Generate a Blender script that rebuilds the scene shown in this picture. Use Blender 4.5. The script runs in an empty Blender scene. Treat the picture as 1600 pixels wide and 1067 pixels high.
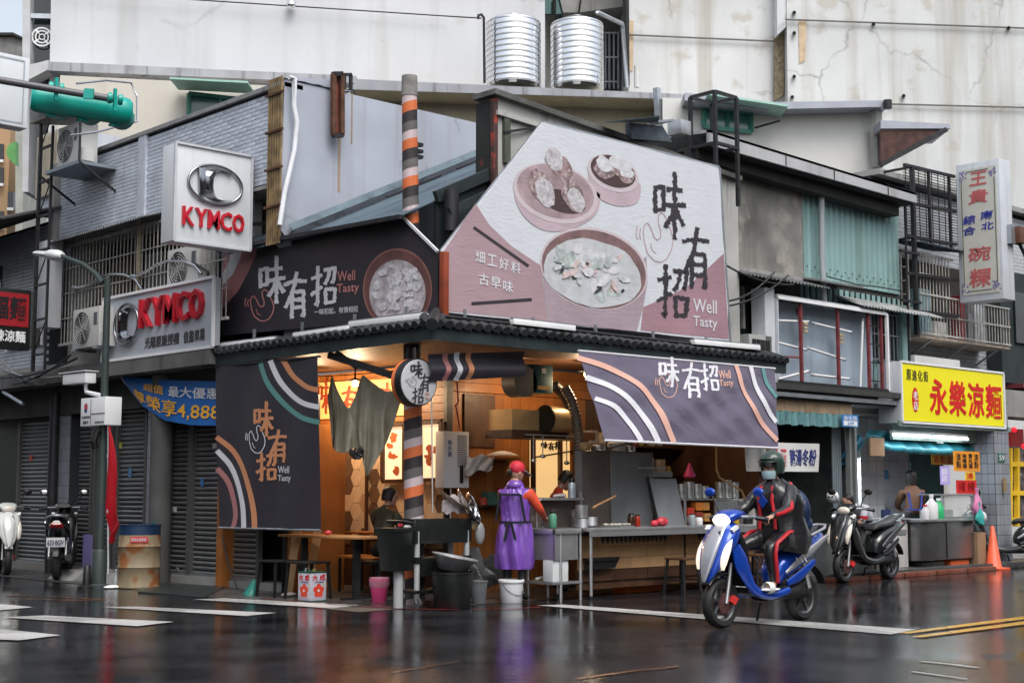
import bpy, bmesh, math, random
from math import sin, cos, pi, radians, sqrt, atan2
from mathutils import Vector, Matrix, noise
random.seed(7)
V = Vector
SC = bpy.context.scene
COL = SC.collection
# ---------------------------------------------------------------- camera
CAM = V((-10.308, -12.217, 1.3))
FX, FY = V((.7272, -.6864, 0)), V((.6864, .7272, 0))          # right and forward on the ground
TILT = math.atan(235 / 2223.)
cd = bpy.data.cameras.new('camera'); cam = bpy.data.objects.new('camera', cd); COL.objects.link(cam)
cd.sensor_width = 36; cd.lens = 2223 / 1600 * 36; cd.clip_end = 600; cd.clip_start = .1
fw = FY * cos(TILT) + V((0, 0, sin(TILT)))
cam.location = CAM; cam.rotation_euler = fw.to_track_quat('-Z', 'Y').to_euler()
SC.camera = cam
# ---------------------------------------------------------------- sky and sun (overcast)
w = bpy.data.worlds.new('World'); SC.world = w; w.use_nodes = True
nt = w.node_tree; nt.nodes.clear()
sky = nt.nodes.new('ShaderNodeTexSky'); sky.sky_type = 'NISHITA'; sky.sun_disc = False
SUN_EL, SUN_ROT = radians(58), radians(200)
sky.sun_elevation = SUN_EL; sky.sun_rotation = SUN_ROT; sky.dust_density = 4; sky.air_density = 1.2
hs = nt.nodes.new('ShaderNodeHueSaturation'); hs.inputs['Saturation'].default_value = .42
bg = nt.nodes.new('ShaderNodeBackground'); bg.inputs['Strength'].default_value = .15
wo = nt.nodes.new('ShaderNodeOutputWorld')
nt.links.new(sky.outputs[0], hs.inputs['Color']); nt.links.new(hs.outputs[0], bg.inputs['Color']); nt.links.new(bg.outputs[0], wo.inputs[0])
sl = bpy.data.lights.new('sun', 'SUN'); sl.energy = 1.0; sl.angle = radians(40); sl.color = (1, .97, .93)
so = bpy.data.objects.new('sun', sl); COL.objects.link(so)
so.rotation_euler = V((sin(SUN_ROT) * cos(SUN_EL), cos(SUN_ROT) * cos(SUN_EL), sin(SUN_EL))).to_track_quat('Z', 'Y').to_euler()
SC.view_settings.view_transform = 'Standard'; SC.view_settings.look = 'None'
SC.view_settings.exposure = 0.68; SC.view_settings.gamma = 1; SC.view_settings.use_curve_mapping = False
SC.cycles.max_bounces = 7; SC.cycles.diffuse_bounces = 4; SC.cycles.glossy_bounces = 4
SC.cycles.transmission_bounces = 5; SC.cycles.sample_clamp_indirect = 6; SC.cycles.caustics_reflective = False; SC.cycles.caustics_refractive = False
SC.cycles.use_denoising = True

# ---------------------------------------------------------------- surveying: sight lines of the photograph cut with real planes
def ray(px, py):
    x = (px - 800) / 2223.; y = (533.5 - py) / 2223.
    return FX * x + FY * (cos(TILT) - y * sin(TILT)) + V((0, 0, sin(TILT) + y * cos(TILT)))
def cut(px, py, p, n):
    d = ray(px, py); return CAM + d * ((V(p) - CAM).dot(V(n)) / d.dot(V(n)))
def AX(px, py, x=0.): return cut(px, py, (x, 0, 0), (1, 0, 0))
def AY(px, py, y=0.): return cut(px, py, (0, y, 0), (0, 1, 0))
def AZ(px, py, z=0.): return cut(px, py, (0, 0, z), (0, 0, 1))
BD = (FX * .9845 + FY * .1754).normalized()                      # the tall buildings behind stand at another angle
BN = V((0, 0, 1)).cross(BD).normalized()
def AB(px, py, dep=36.): return cut(px, py, CAM + FY * dep, BN)
def AD(px, py, dep): return cut(px, py, CAM + FY * dep, FY)
def rect(fn, x0, y0, x1, y1, *a):
    """picture rectangle -> (lower left point, unit right, unit up, width, height) on a plane"""
    mx, my = (x0 + x1) / 2, (y0 + y1) / 2
    L, R, T, B = fn(x0, my, *a), fn(x1, my, *a), fn(mx, y0, *a), fn(mx, y1, *a)
    U = (R - L); U.z = 0; W = U.length; U.normalize(); H = T.z - B.z
    return (V((L.x, L.y, B.z)), U, V((0, 0, 1)), W, H)

# ---------------------------------------------------------------- materials
MATS = {}
def pm(name, col, rough=.6, metal=0., var=.12, vs=3., streak=0., scol=None, bump=0., bs=40., rnd=0., emit=0., ecol=None, coat=0., spots=None, alpha=1., trans=0., spec=.5, ior=1.45, obj=True, sthr=.55, wavy=None, crack=0.):
    """procedural material: base colour, uneven tone, vertical runs of dirt, spots, fine relief, tone change per piece"""
    if name in MATS: return MATS[name]
    m = bpy.data.materials.new(name); MATS[name] = m; m.use_nodes = True
    N, L = m.node_tree.nodes, m.node_tree.links
    b = N['Principled BSDF']
    tc = N.new('ShaderNodeTexCoord'); co = tc.outputs['Object']
    def nz(scale, sx=1, sy=1, sz=1, det=4):
        mp = N.new('ShaderNodeMapping'); mp.inputs['Scale'].default_value = (sx, sy, sz); L.new(co, mp.inputs[0])
        n = N.new('ShaderNodeTexNoise'); n.inputs['Scale'].default_value = scale; n.inputs['Detail'].default_value = det
        L.new(mp.outputs[0], n.inputs['Vector']); return n.outputs['Fac']
    def mixc(fac, a, c, mode='MIX'):
        x = N.new('ShaderNodeMix'); x.data_type = 'RGBA'; x.blend_type = mode
        for s, v in ((0, fac), (6, a), (7, c)):
            if hasattr(v, 'is_linked') or hasattr(v, 'links'): L.new(v, x.inputs[s])
            else: x.inputs[s].default_value = v if s == 0 else (*v[:3], 1)
        return x.outputs[2]
    def ramp(fac, lo, hi):
        r = N.new('ShaderNodeMapRange'); r.inputs[1].default_value = lo; r.inputs[2].default_value = hi; L.new(fac, r.inputs[0]); return r.outputs[0]
    c = tuple(col)
    cur = c
    if var:
        f = ramp(nz(vs), .3, .7)
        cur = mixc(f, tuple(x * (1 - var) for x in c), tuple(min(1, x * (1 + var)) for x in c))
    if streak:
        f = ramp(nz(vs * 3, 1, 1, .06, 5), sthr, sthr + .2)
        mu = N.new('ShaderNodeMath'); mu.operation = 'MULTIPLY'; mu.inputs[1].default_value = streak; L.new(f, mu.inputs[0])
        cur = mixc(mu.outputs[0], cur, scol or tuple(x * .35 for x in c))
    if spots:
        sc_, thr, kol, amt = spots
        f = ramp(nz(sc_, det=6), thr, thr + .08)
        mu = N.new('ShaderNodeMath'); mu.operation = 'MULTIPLY'; mu.inputs[1].default_value = amt; L.new(f, mu.inputs[0])
        cur = mixc(mu.outputs[0], cur, kol)
    if crack:
        dn = N.new('ShaderNodeTexNoise'); dn.inputs['Scale'].default_value = 1.1; dn.inputs['Detail'].default_value = 6; L.new(co, dn.inputs['Vector'])
        ad = N.new('ShaderNodeMix'); ad.data_type = 'RGBA'; ad.inputs[0].default_value = .55; L.new(co, ad.inputs[6]); L.new(dn.outputs['Color'], ad.inputs[7])
        vo = N.new('ShaderNodeTexVoronoi'); vo.feature = 'DISTANCE_TO_EDGE'; vo.inputs['Scale'].default_value = crack; L.new(ad.outputs[2], vo.inputs['Vector'])
        r = N.new('ShaderNodeMapRange'); r.inputs[1].default_value = .012; r.inputs[2].default_value = .0; r.inputs[4].default_value = .6; L.new(vo.outputs['Distance'], r.inputs[0])
        mu = N.new('ShaderNodeMath'); mu.operation = 'MULTIPLY'; L.new(r.outputs[0], mu.inputs[0]); L.new(ramp(nz(vs * .8), .45, .6), mu.inputs[1])
        cur = mixc(mu.outputs[0], cur, tuple(x * .3 for x in c))
    if rnd:
        oi = N.new('ShaderNodeObjectInfo')
        r = N.new('ShaderNodeMapRange'); r.inputs[3].default_value = 1 - rnd; r.inputs[4].default_value = 1 + rnd; L.new(oi.outputs['Random'], r.inputs[0])
        vm = N.new('ShaderNodeVectorMath'); vm.operation = 'SCALE'
        if isinstance(cur, tuple): vm.inputs[0].default_value = cur
        else: L.new(cur, vm.inputs[0])
        L.new(r.outputs[0], vm.inputs['Scale']); cur = vm.outputs[0]
    if isinstance(cur, tuple): b.inputs['Base Color'].default_value = (*cur, 1)
    else: L.new(cur, b.inputs['Base Color'])
    if rough > .12 and not trans:
        f = nz(vs * 4); r = N.new('ShaderNodeMapRange'); r.inputs[3].default_value = rough * .75; r.inputs[4].default_value = min(1, rough * 1.25); L.new(f, r.inputs[0]); L.new(r.outputs[0], b.inputs['Roughness'])
    else: b.inputs['Roughness'].default_value = rough
    b.inputs['Metallic'].default_value = metal; b.inputs['Specular IOR Level'].default_value = spec; b.inputs['IOR'].default_value = ior
    b.inputs['Coat Weight'].default_value = coat; b.inputs['Coat Roughness'].default_value = .08
    b.inputs['Alpha'].default_value = alpha; b.inputs['Transmission Weight'].default_value = trans
    if bump or wavy:
        bp = N.new('ShaderNodeBump'); bp.inputs['Distance'].default_value = .02
        if wavy:
            wsc, amt, vec = wavy; bp.inputs['Strength'].default_value = amt
            mp = N.new('ShaderNodeMapping'); mp.inputs['Scale'].default_value = vec; L.new(co, mp.inputs[0])
            n = N.new('ShaderNodeTexNoise'); n.inputs['Scale'].default_value = wsc; n.inputs['Detail'].default_value = 3; n.inputs['Distortion'].default_value = 1.2
            L.new(mp.outputs[0], n.inputs['Vector']); L.new(n.outputs['Fac'], bp.inputs['Height'])
        else:
            bp.inputs['Strength'].default_value = bump; L.new(nz(bs, det=5), bp.inputs['Height'])
        L.new(bp.outputs[0], b.inputs['Normal'])
    if emit:
        b.inputs['Emission Color'].default_value = (*(ecol or c), 1); b.inputs['Emission Strength'].default_value = emit
    return m

# ---------------------------------------------------------------- mesh building
RM = {}                                                             # object -> world matrix of its root
class MB:
    def __init__(s): s.v = []; s.f = []; s.m = []; s.uv = None
    def add(s, vs, fs, m=0):
        n = len(s.v); s.v += [tuple(x) for x in vs]; s.f += [tuple(i + n for i in f) for f in fs]; s.m += [m] * len(fs); return s
    def box(s, a, b, m=0):
        x0, x1 = sorted((a[0], b[0])); y0, y1 = sorted((a[1], b[1])); z0, z1 = sorted((a[2], b[2]))
        return s.add([(x0, y0, z0), (x1, y0, z0), (x1, y1, z0), (x0, y1, z0), (x0, y0, z1), (x1, y0, z1), (x1, y1, z1), (x0, y1, z1)],
                     [(0, 3, 2, 1), (4, 5, 6, 7), (0, 1, 5, 4), (1, 2, 6, 5), (2, 3, 7, 6), (3, 0, 4, 7)], m)
    def obox(s, c, h, R=None, m=0):
        R = R or Matrix(); c = V(c); t = MB().box((-h[0], -h[1], -h[2]), h)
        return s.add([R @ V(v) + c for v in t.v], t.f, m)
    def bar(s, p, q, w=.03, h=None, m=0, up=(0, 0, 1)):
        p, q = V(p), V(q); d = (q - p); L = d.length
        if L < 1e-6: return s
        d.normalize(); u = V(up)
        if abs(d.dot(u)) > .98: u = V((0, 1, 0))
        a = d.cross(u).normalized(); u = a.cross(d); h = h or w
        R = Matrix((d, a, u)).transposed()
        return s.obox((p + q) / 2, (L / 2, w / 2, h / 2), R, m)
    def ring(s, c, d, r, n, ry=None):
        d = V(d).normalized(); u = V((0, 0, 1)) if abs(d.z) < .9 else V((1, 0, 0)); a = d.cross(u).normalized(); b = a.cross(d)
        return [V(c) + a * (r * cos(2 * pi * i / n)) + b * ((ry or r) * sin(2 * pi * i / n)) for i in range(n)]
    def loft(s, rings, cap=True, m=0, close=False):
        n = len(rings[0]); vs = [p for r in rings for p in r]; fs = []
        k = len(rings)
        for i in range(k if close else k - 1):
            for j in range(n):
                fs.append((i * n + j, i * n + (j + 1) % n, (i + 1) % k * n + (j + 1) % n, (i + 1) % k * n + j))
        if cap and not close: fs += [tuple(range(n))[::-1], tuple(range((k - 1) * n, k * n))]
        return s.add(vs, fs, m)
    def cyl(s, p, q, r, r2=None, n=12, cap=True, m=0):
        p, q = V(p), V(q); d = q - p; r2 = r if r2 is None else r2
        return s.loft([s.ring(p, d, r, n), s.ring(q, d, r2, n)], cap, m)
    def tube(s, pts, r, n=8, m=0, rr=None):
        pts = [V(p) for p in pts]; rings = []; a = None
        for i, p in enumerate(pts):
            d = (pts[min(i + 1, len(pts) - 1)] - pts[max(i - 1, 0)]).normalized()
            if a is None:
                u = V((0, 0, 1)) if abs(d.z) < .9 else V((1, 0, 0)); a = d.cross(u).normalized()
            else: a = (a - d * a.dot(d)).normalized()
            b = a.cross(d); q = rr[i] if rr else r
            rings.append([p + a * (q * cos(2 * pi * j / n)) + b * (q * sin(2 * pi * j / n)) for j in range(n)])
        return s.loft(rings, True, m)
    def lathe(s, prof, c=(0, 0, 0), n=20, ax=None, m=0, cap=True):
        """profile of (radius, height) pairs, axis z or any direction"""
        d = V(ax or (0, 0, 1)).normalized(); u = V((1, 0, 0)) if abs(d.x) < .9 else V((0, 1, 0)); a = d.cross(u).normalized(); b = d.cross(a)
        return s.loft([[V(c) + d * h + a * (max(r, 1e-4) * cos(2 * pi * j / n)) + b * (max(r, 1e-4) * sin(2 * pi * j / n)) for j in range(n)] for r, h in prof], cap, m)
    def ell(s, c, r, nu=14, nv=8, R=None, m=0):
        r = r if hasattr(r, '__len__') else (r, r, r); R = R or Matrix.Identity(3); rings = []
        for i in range(nv + 1):
            t = pi * i / nv; k = max(sin(t), .02)
            rings.append([V(c) + R @ V((r[0] * k * cos(2 * pi * j / nu), r[1] * k * sin(2 * pi * j / nu), -r[2] * cos(t))) for j in range(nu)])
        return s.loft(rings, True, m)
    def prism(s, pts, vec, m=0):
        pts = [V(p) for p in pts]; n = len(pts); vec = V(vec)
        fs = [tuple(range(n))[::-1], tuple(range(n, 2 * n))] + [(i, (i + 1) % n, n + (i + 1) % n, n + i) for i in range(n)]
        return s.add(pts + [p + vec for p in pts], fs, m)
    def quad(s, *p, m=0): return s.add(p, [tuple(range(len(p)))], m)
    def sheet(s, fn, nu, nv, t=0., m=0, uv=True):
        """surface fn(u, v) -> point, with thickness t"""
        P = [[V(fn(i / nu, j / nv)) for j in range(nv + 1)] for i in range(nu + 1)]
        k = nv + 1; vs = [p for r in P for p in r]; fs = []
        for i in range(nu):
            for j in range(nv): fs.append((i * k + j, (i + 1) * k + j, (i + 1) * k + j + 1, i * k + j + 1))
        if t:
            n0 = (P[-1][0] - P[0][0]).cross(P[0][-1] - P[0][0]).normalized() * t; off = len(vs); vs += [p - n0 for p in vs]
            fs += [tuple(i + off for i in f)[::-1] for f in fs]
            ed = [i * k for i in range(nu + 1)] + [nu * k + j for j in range(1, nv + 1)] + [i * k + nv for i in range(nu - 1, -1, -1)] + [j for j in range(nv - 1, 0, -1)]
            for a, b in zip(ed, ed[1:] + ed[:1]): fs.append((b, a, a + off, b + off))
        if uv:
            s.uv = s.uv or {}
            base = len(s.v)
            for i in range(nu + 1):
                for j in range(nv + 1):
                    s.uv[base + i * k + j] = (i / nu, j / nv)
                    if t: s.uv[base + off + i * k + j] = (i / nu, j / nv)
        return s.add(vs, fs, m)
    def build(s, name, mat, parent=None, smooth=None, bevel=0., w=True, base=True, props=None):
        me = bpy.data.meshes.new(name)
        vs = [V(v) for v in s.v]; loc = V((0, 0, 0))
        if parent is not None and w:
            inv = RM[parent.name].inverted(); vs = [inv @ v for v in vs]
        elif parent is None and base:
            xs, ys, zs = zip(*s.v); loc = V(((min(xs) + max(xs)) / 2, (min(ys) + max(ys)) / 2, min(zs))); vs = [v - loc for v in vs]
        me.from_pydata(vs, [], s.f)
        if s.uv:
            ul = me.uv_layers.new(name='UVMap')
            for lp in me.loops: ul.data[lp.index].uv = s.uv.get(lp.vertex_index, (0, 0))
        for mt in (mat if isinstance(mat, (list, tuple)) else [mat]): me.materials.append(mt)
        if any(s.m): me.polygons.foreach_set('material_index', s.m)
        if bevel:
            bm = bmesh.new(); bm.from_mesh(me)
            bmesh.ops.bevel(bm, geom=[e for e in bm.edges if e.is_manifold and e.calc_face_angle(0) > .5], offset=bevel, segments=2, affect='EDGES', profile=.6, clamp_overlap=True)
            bm.to_mesh(me); bm.free()
        if smooth or bevel:
            me.polygons.foreach_set('use_smooth', [True] * len(me.polygons))
            try: me.set_sharp_from_angle(angle=radians(smooth if smooth and smooth is not True else 40))
            except Exception: pass
        me.update()
        o = bpy.data.objects.new(name, me); COL.objects.link(o)
        if parent is not None: o.parent = parent; RM[o.name] = RM[parent.name]
        else: o.location = loc; RM[o.name] = Matrix.Translation(loc)
        for k, v in (props or {}).items(): o[k] = v
        return o
def thing(name, label, cat, loc=(0, 0, 0), rz=0., group=None):
    o = bpy.data.objects.new(name, None); o.empty_display_size = .1; COL.objects.link(o)
    o.location = V(loc); o.rotation_euler = (0, 0, rz); o['label'] = label; o['category'] = cat
    if group: o['group'] = group
    RM[o.name] = Matrix.Translation(V(loc)) @ Matrix.Rotation(rz, 4, 'Z')
    return o
def tag(o, label, cat, group=None):
    o['label'] = label; o['category'] = cat
    if group: o['group'] = group
    return o
def stuff(o): o['kind'] = 'stuff'; return o
def struct(o): o['kind'] = 'structure'; return o
def piece(name, me, parent, loc, rot=None, scl=None, mat=None):
    """one more of a set of alike pieces, sharing its mesh; loc in world space"""
    o = bpy.data.objects.new(name, me); COL.objects.link(o); o.parent = parent
    M = RM[parent.name].inverted() @ (Matrix.Translation(V(loc)) @ (rot.to_4x4() if rot else Matrix()))
    o.matrix_local = M
    if scl: o.scale = scl
    if mat: o.material_slots[0].link = 'OBJECT'; o.material_slots[0].material = mat
    RM[o.name] = RM[parent.name]
    return o
def mesh_of(mb, name, mat, smooth=None, bevel=0.):
    o = mb.build(name, mat, None, smooth, bevel, base=False); me = o.data; bpy.data.objects.remove(o); return me
def copy_tree(o, loc, rz=None, label=None, parent=None):
    c = o.copy(); COL.objects.link(c); c.parent = parent
    if parent is None:
        c.location = V(loc)
        if rz is not None: c.rotation_euler = (0, 0, rz)
        if label: c['label'] = label
    for ch in list(o.children): copy_tree(ch, None, None, None, c)
    return c

# ---------------------------------------------------------------- lettering and brush work
GL = {}
def glyph(s, bold=0., shear=0.):
    k = (s, bold, shear)
    if k in GL: return GL[k]
    cu = bpy.data.curves.new('t', 'FONT'); cu.body = s; cu.extrude = .5; cu.offset = bold; cu.resolution_u = 2; cu.shear = shear
    o = bpy.data.objects.new('t', cu); COL.objects.link(o)
    dg = bpy.context.evaluated_depsgraph_get(); me = bpy.data.meshes.new_from_object(o.evaluated_get(dg))
    vs = [v.co.copy() for v in me.vertices]; fs = [tuple(p.vertices) for p in me.polygons]
    bpy.data.objects.remove(o); bpy.data.curves.remove(cu); bpy.data.meshes.remove(me)
    x0, x1 = min(v.x for v in vs), max(v.x for v in vs); y0, y1 = min(v.y for v in vs), max(v.y for v in vs)
    vs = [((v.x - x0) / (x1 - x0), (v.y - y0) / (y1 - y0), v.z) for v in vs]
    GL[k] = (vs, fs, (x1 - x0) / (y1 - y0)); return GL[k]
def text(mb, s, r, d=.004, bold=0., keep=False, rot=0., m=0, gap=0.003, shear=0.):
    P, U, W_, W, H = r; N = U.cross(W_)
    if bold > .012:
        k = H * bold * .7
        for i, (a, b) in enumerate(((0, 0), (k, 0), (-k, 0), (0, k), (0, -k))): text(mb, s, (P + U * a + W_ * b, U, W_, W, H), d, .008, keep, rot, m, gap + .0003 * i, shear)
        return mb
    vs, fs, asp = glyph(s, bold, shear)
    if keep:
        w2 = min(W, H * asp); W = w2
    out = []
    for x, y, z in vs:
        a, b = x * W, y * H
        if rot: a, b = a * cos(rot) - b * sin(rot), a * sin(rot) + b * cos(rot)
        out.append(P + U * a + W_ * b + N * (gap + (z + .5) * d))
    mb.add(out, fs, m); return mb
CH = {
 '味': ([(8, 75), (9, 36)], [(8, 75), (34, 77), (32, 40)], [(8, 42), (33, 43)], [(44, 74), (88, 75)], [(36, 50), (98, 54)], [(66, 100), (66, 50), (65, 0)], [(64, 50), (54, 32), (38, 16)], [(68, 50), (80, 34), (93, 22)]),
 '有': ([(6, 76), (50, 82), (94, 80)], [(54, 100), (42, 64), (10, 24)], [(36, 58), (35, 0)], [(36, 58), (80, 58), (81, 4), (70, 7)], [(37, 40), (79, 41)], [(37, 23), (79, 24)]),
 '招': ([(6, 72), (46, 79)], [(28, 100), (28, 50), (27, 4), (17, 12)], [(4, 32), (46, 50)], [(54, 90), (94, 94), (88, 58), (78, 62)], [(74, 90), (66, 68), (54, 54)], [(58, 42), (59, 6)], [(58, 42), (94, 42), (91, 8)], [(58, 9), (92, 10)]),
}
def ribbon(mb, pts, wd, r, jag=.25, N=None, gap=.003, step=.05, m=0, surf=None):
    P, U, W_, W, H = r; N = N or U.cross(W_); q = []
    S = surf or (lambda a, b, g: P + U * a + W_ * b + N * g)
    for a, b in zip(pts, pts[1:]):
        a, b = V(a), V(b); n = max(1, int((V(((b.x - a.x) * W, (b.y - a.y) * H))).length / step))
        q += [a.lerp(b, i / n) for i in range(n)]
    q.append(V(pts[-1])); q = [V((p.x * W, p.y * H)) for p in q]
    vs = []
    for i, p in enumerate(q):
        d = q[min(i + 1, len(q) - 1)] - q[max(i - 1, 0)]; d.normalize(); n = V((-d.y, d.x)); 
        a = p + n * wd * .5 * (1 + random.uniform(-jag, jag)); b = p - n * wd * .5 * (1 + random.uniform(-jag, jag))
        if i == 0: a -= d * wd * .25; b -= d * wd * .25
        vs += [S(a.x, a.y, gap), S(b.x, b.y, gap)]
    fs = [(2 * i, 2 * i + 1, 2 * i + 3, 2 * i + 2) for i in range(len(q) - 1)]
    mb.add(vs, fs, m); return mb
def brush(mb, ch, r, wd=.11, jag=.3, m=0, surf=None, gap=.004):
    for i, st in enumerate(CH[ch]):
        ribbon(mb, [(x / 100, y / 100) for x, y in st], wd * min(r[3], r[4]), r, jag, gap=gap + .0007 * i, step=min(r[3], r[4]) * .045, m=m, surf=surf)
    return mb
HAND = [(.30, .70), (.22, .79), (.12, .75), (.08, .62), (.12, .4), (.22, .17), (.43, .03), (.62, .0), (.8, .07), (.95, .25), (1., .45), (.94, .62), (.84, .78), (.74, .94), (.63, 1.), (.54, .93), (.55, .78), (.62, .62), (.61, .5), (.52, .44), (.42, .5), (.35, .62), (.30, .70)]
def hand(mb, r, wd=.008, m=0, surf=None, gap=.004):
    ribbon(mb, HAND, wd, r, .1, gap=gap, step=.05, m=m, surf=surf)
    ribbon(mb, [(0, .68), (-.03, .56), (0, .46)], wd, r, .1, gap=gap + .001, m=m, surf=surf)
    ribbon(mb, [(-.1, .72), (-.14, .56), (-.1, .46)], wd, r, .1, gap=gap + .001, m=m, surf=surf)
    ribbon(mb, [(.3, .38), (.36, .24), (.48, .18)], wd * .7, r, .1, gap=gap + .001, m=m, surf=surf)
def sub(r, x0, y0, x1, y1):
    P, U, W_, W, H = r; return (P + U * (x0 * W) + W_ * (y0 * H), U, W_, (x1 - x0) * W, (y1 - y0) * H)
def disc(mb, r, cx, cy, rx, ry, gap=.003, n=32, a0=0, a1=2 * pi, inner=0., m=0, rot=0., surf=None, wob=0.):
    P, U, W_, W, H = r; N = U.cross(W_); S = surf or (lambda a, b, g: P + U * a + W_ * b + N * g); vs = []
    full = abs(a1 - a0 - 2 * pi) < 1e-3; k = n if full else n + 1
    for i in range(k):
        t = a0 + (a1 - a0) * i / n; q = 1 + random.uniform(-wob, wob)
        for f in ((1, inner) if inner else (1,)):
            x, y = rx * cos(t) * f * q, ry * sin(t) * f * q
            vs.append(S(cx * W + x * cos(rot) - y * sin(rot), cy * H + x * sin(rot) + y * cos(rot), gap))
    if inner: fs = [(2 * i, 2 * i + 1, 2 * ((i + 1) % k) + 1, 2 * ((i + 1) % k)) for i in range(n)]
    else: fs = [tuple(range(k))]
    mb.add(vs, fs, m); return mb

# ---------------------------------------------------------------- common materials
WHITE = pm('white_paint', (.78, .79, .8), .45, var=.04)
BLACK = pm('black_plastic', (.012, .012, .013), .42, var=.2)
DARK = pm('dark_steel', (.03, .03, .033), .5, .4, var=.3, vs=8)
STEEL = pm('stainless_steel', (.5, .51, .52), .32, .75, var=.12, vs=5)
CHROME = pm('chrome', (.75, .76, .78), .06, 1., var=0)
EMB = pm('emblem_metal', (.28, .29, .31), .12, 1., var=0)
GALV = pm('galvanised_steel', (.42, .45, .48), .4, .8, var=.15, vs=6)
RUST = pm('rusty_iron', (.10, .045, .025), .8, .1, var=.5, vs=9)
REDFRAME = pm('red_primer_iron', (.16, .03, .035), .6, var=.3, vs=8)
CONC = pm('grey_concrete', (.27, .27, .26), .85, var=.2, vs=1.6, streak=.5, bump=.3, bs=25)
SKIN = pm('skin', (.42, .24, .17), .5, var=.06)
RUBBER = pm('tyre_rubber', (.015, .015, .016), .6, var=.2)
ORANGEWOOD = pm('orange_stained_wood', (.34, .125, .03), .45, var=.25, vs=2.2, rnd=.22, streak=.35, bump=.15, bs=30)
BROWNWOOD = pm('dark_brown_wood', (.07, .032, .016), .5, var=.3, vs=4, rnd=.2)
PALEWOOD = pm('pale_wood', (.50, .29, .14), .5, var=.15, vs=4, rnd=.12)
# ================================================================ ground
def wetmat(name, c0, c1, lo, hi, bump=.12, vs=.35):
    m = bpy.data.materials.new(name); MATS[name] = m; m.use_nodes = True; N, L = m.node_tree.nodes, m.node_tree.links; b = N['Principled BSDF']
    tc = N.new('ShaderNodeTexCoord')
    def nz(s, det=5, scale=(1, 1, 1), dis=0):
        mp = N.new('ShaderNodeMapping'); mp.inputs['Scale'].default_value = scale; L.new(tc.outputs['Object'], mp.inputs[0])
        n = N.new('ShaderNodeTexNoise'); n.inputs['Scale'].default_value = s; n.inputs['Detail'].default_value = det; n.inputs['Distortion'].default_value = dis; L.new(mp.outputs[0], n.inputs[0]); return n.outputs['Fac']
    def mr(f, a, b_, c, d):
        r = N.new('ShaderNodeMapRange'); r.inputs[1].default_value = a; r.inputs[2].default_value = b_; r.inputs[3].default_value = c; r.inputs[4].default_value = d; L.new(f, r.inputs[0]); return r.outputs[0]
    x = N.new('ShaderNodeMix'); x.data_type = 'RGBA'; L.new(mr(nz(1.3), .35, .65, 0, 1), x.inputs[0]); x.inputs[6].default_value = (*c0, 1); x.inputs[7].default_value = (*c1, 1)
    gr = N.new('ShaderNodeMix'); gr.data_type = 'RGBA'; gr.blend_type = 'MULTIPLY'; gr.inputs[0].default_value = .5; L.new(x.outputs[2], gr.inputs[6]); L.new(nz(90, 2), gr.inputs[7]); L.new(gr.outputs[2], b.inputs['Base Color'])
    pud = mr(nz(vs, 5, (1, 1, 1), .6), .36, .62, 0, 1)
    L.new(mr(pud, 0, 1, lo, hi), b.inputs['Roughness'])
    b1 = N.new('ShaderNodeBump'); b1.inputs['Distance'].default_value = .006
    L.new(mr(pud, 0, 1, bump * .15, bump), b1.inputs['Strength']); L.new(nz(160, 2), b1.inputs['Height'])
    b2 = N.new('ShaderNodeBump'); b2.inputs['Distance'].default_value = .02; b2.inputs['Strength'].default_value = .11; L.new(nz(5, 3, (1, 1, 1), 1.5), b2.inputs['Height']); L.new(b1.outputs[0], b2.inputs['Normal'])
    L.new(b2.outputs[0], b.inputs['Normal']); b.inputs['IOR'].default_value = 1.4; b.inputs['Specular IOR Level'].default_value = .6
    return m
ROAD = wetmat('wet_asphalt', (.011, .0115, .013), (.045, .046, .052), .01, .11, .2)
PAVE = wetmat('wet_concrete_pavement', (.06, .06, .062), (.11, .11, .108), .12, .4, .4, .8)
PAINT = wetmat('wet_white_road_paint', (.5, .5, .49), (.68, .68, .66), .15, .4, .3, 1)
YPAINT = wetmat('wet_yellow_road_paint', (.62, .33, .03), (.7, .4, .05), .15, .4, .3, 1)
OPAINT = wetmat('worn_orange_road_paint', (.10, .05, .025), (.28, .11, .04), .15, .4, .3, 3)
RPAINT = wetmat('worn_red_kerb_paint', (.28, .03, .035), (.12, .03, .03), .15, .4, .3, 3)
struct(MB().quad((-90, -90, 0), (150, -90, 0), (150, 150, 0), (-90, 150, 0)).build('road', ROAD))
# pavement in front of the shops: one sheet round the corner, a few millimetres up, and its sills
struct(MB().quad((-.75, .35, .004), (.45, .35, .004), (.45, 14, .004), (-.75, 14, .004)).build('left_pavement', PAVE))
struct(MB().quad((.45, .25, .004), (7, .25, .004), (7, 4.8, .004), (.45, 4.8, .004)).build('stall_floor', PAVE))
struct(MB().box((7.0, -.15, 0), (24, 6.5, .1)).build('right_pavement', PAVE, bevel=.01))
struct(MB().box((.42, 4.8, 0), (5, 14, .12)).build('shop_sill', CONC))
struct(MB().box((.42, 3.45, 0), (.9, 4.8, .10)).build('shop_threshold', CONC))
for k in range(5): struct(MB().box((7.3 + k * .95, -.33, 0), (8.2 + k * .95, -.17, .07)).build('kerb_stone', pm('wet_red_brown_kerb', (.16, .05, .03), .4, var=.4, vs=9), bevel=.008))
def flat(name, pts, mat, z=.008):
    mb = MB().quad(*[(p.x, p.y, z) for p in pts]); return struct(mb.build(name, mat))
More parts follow.
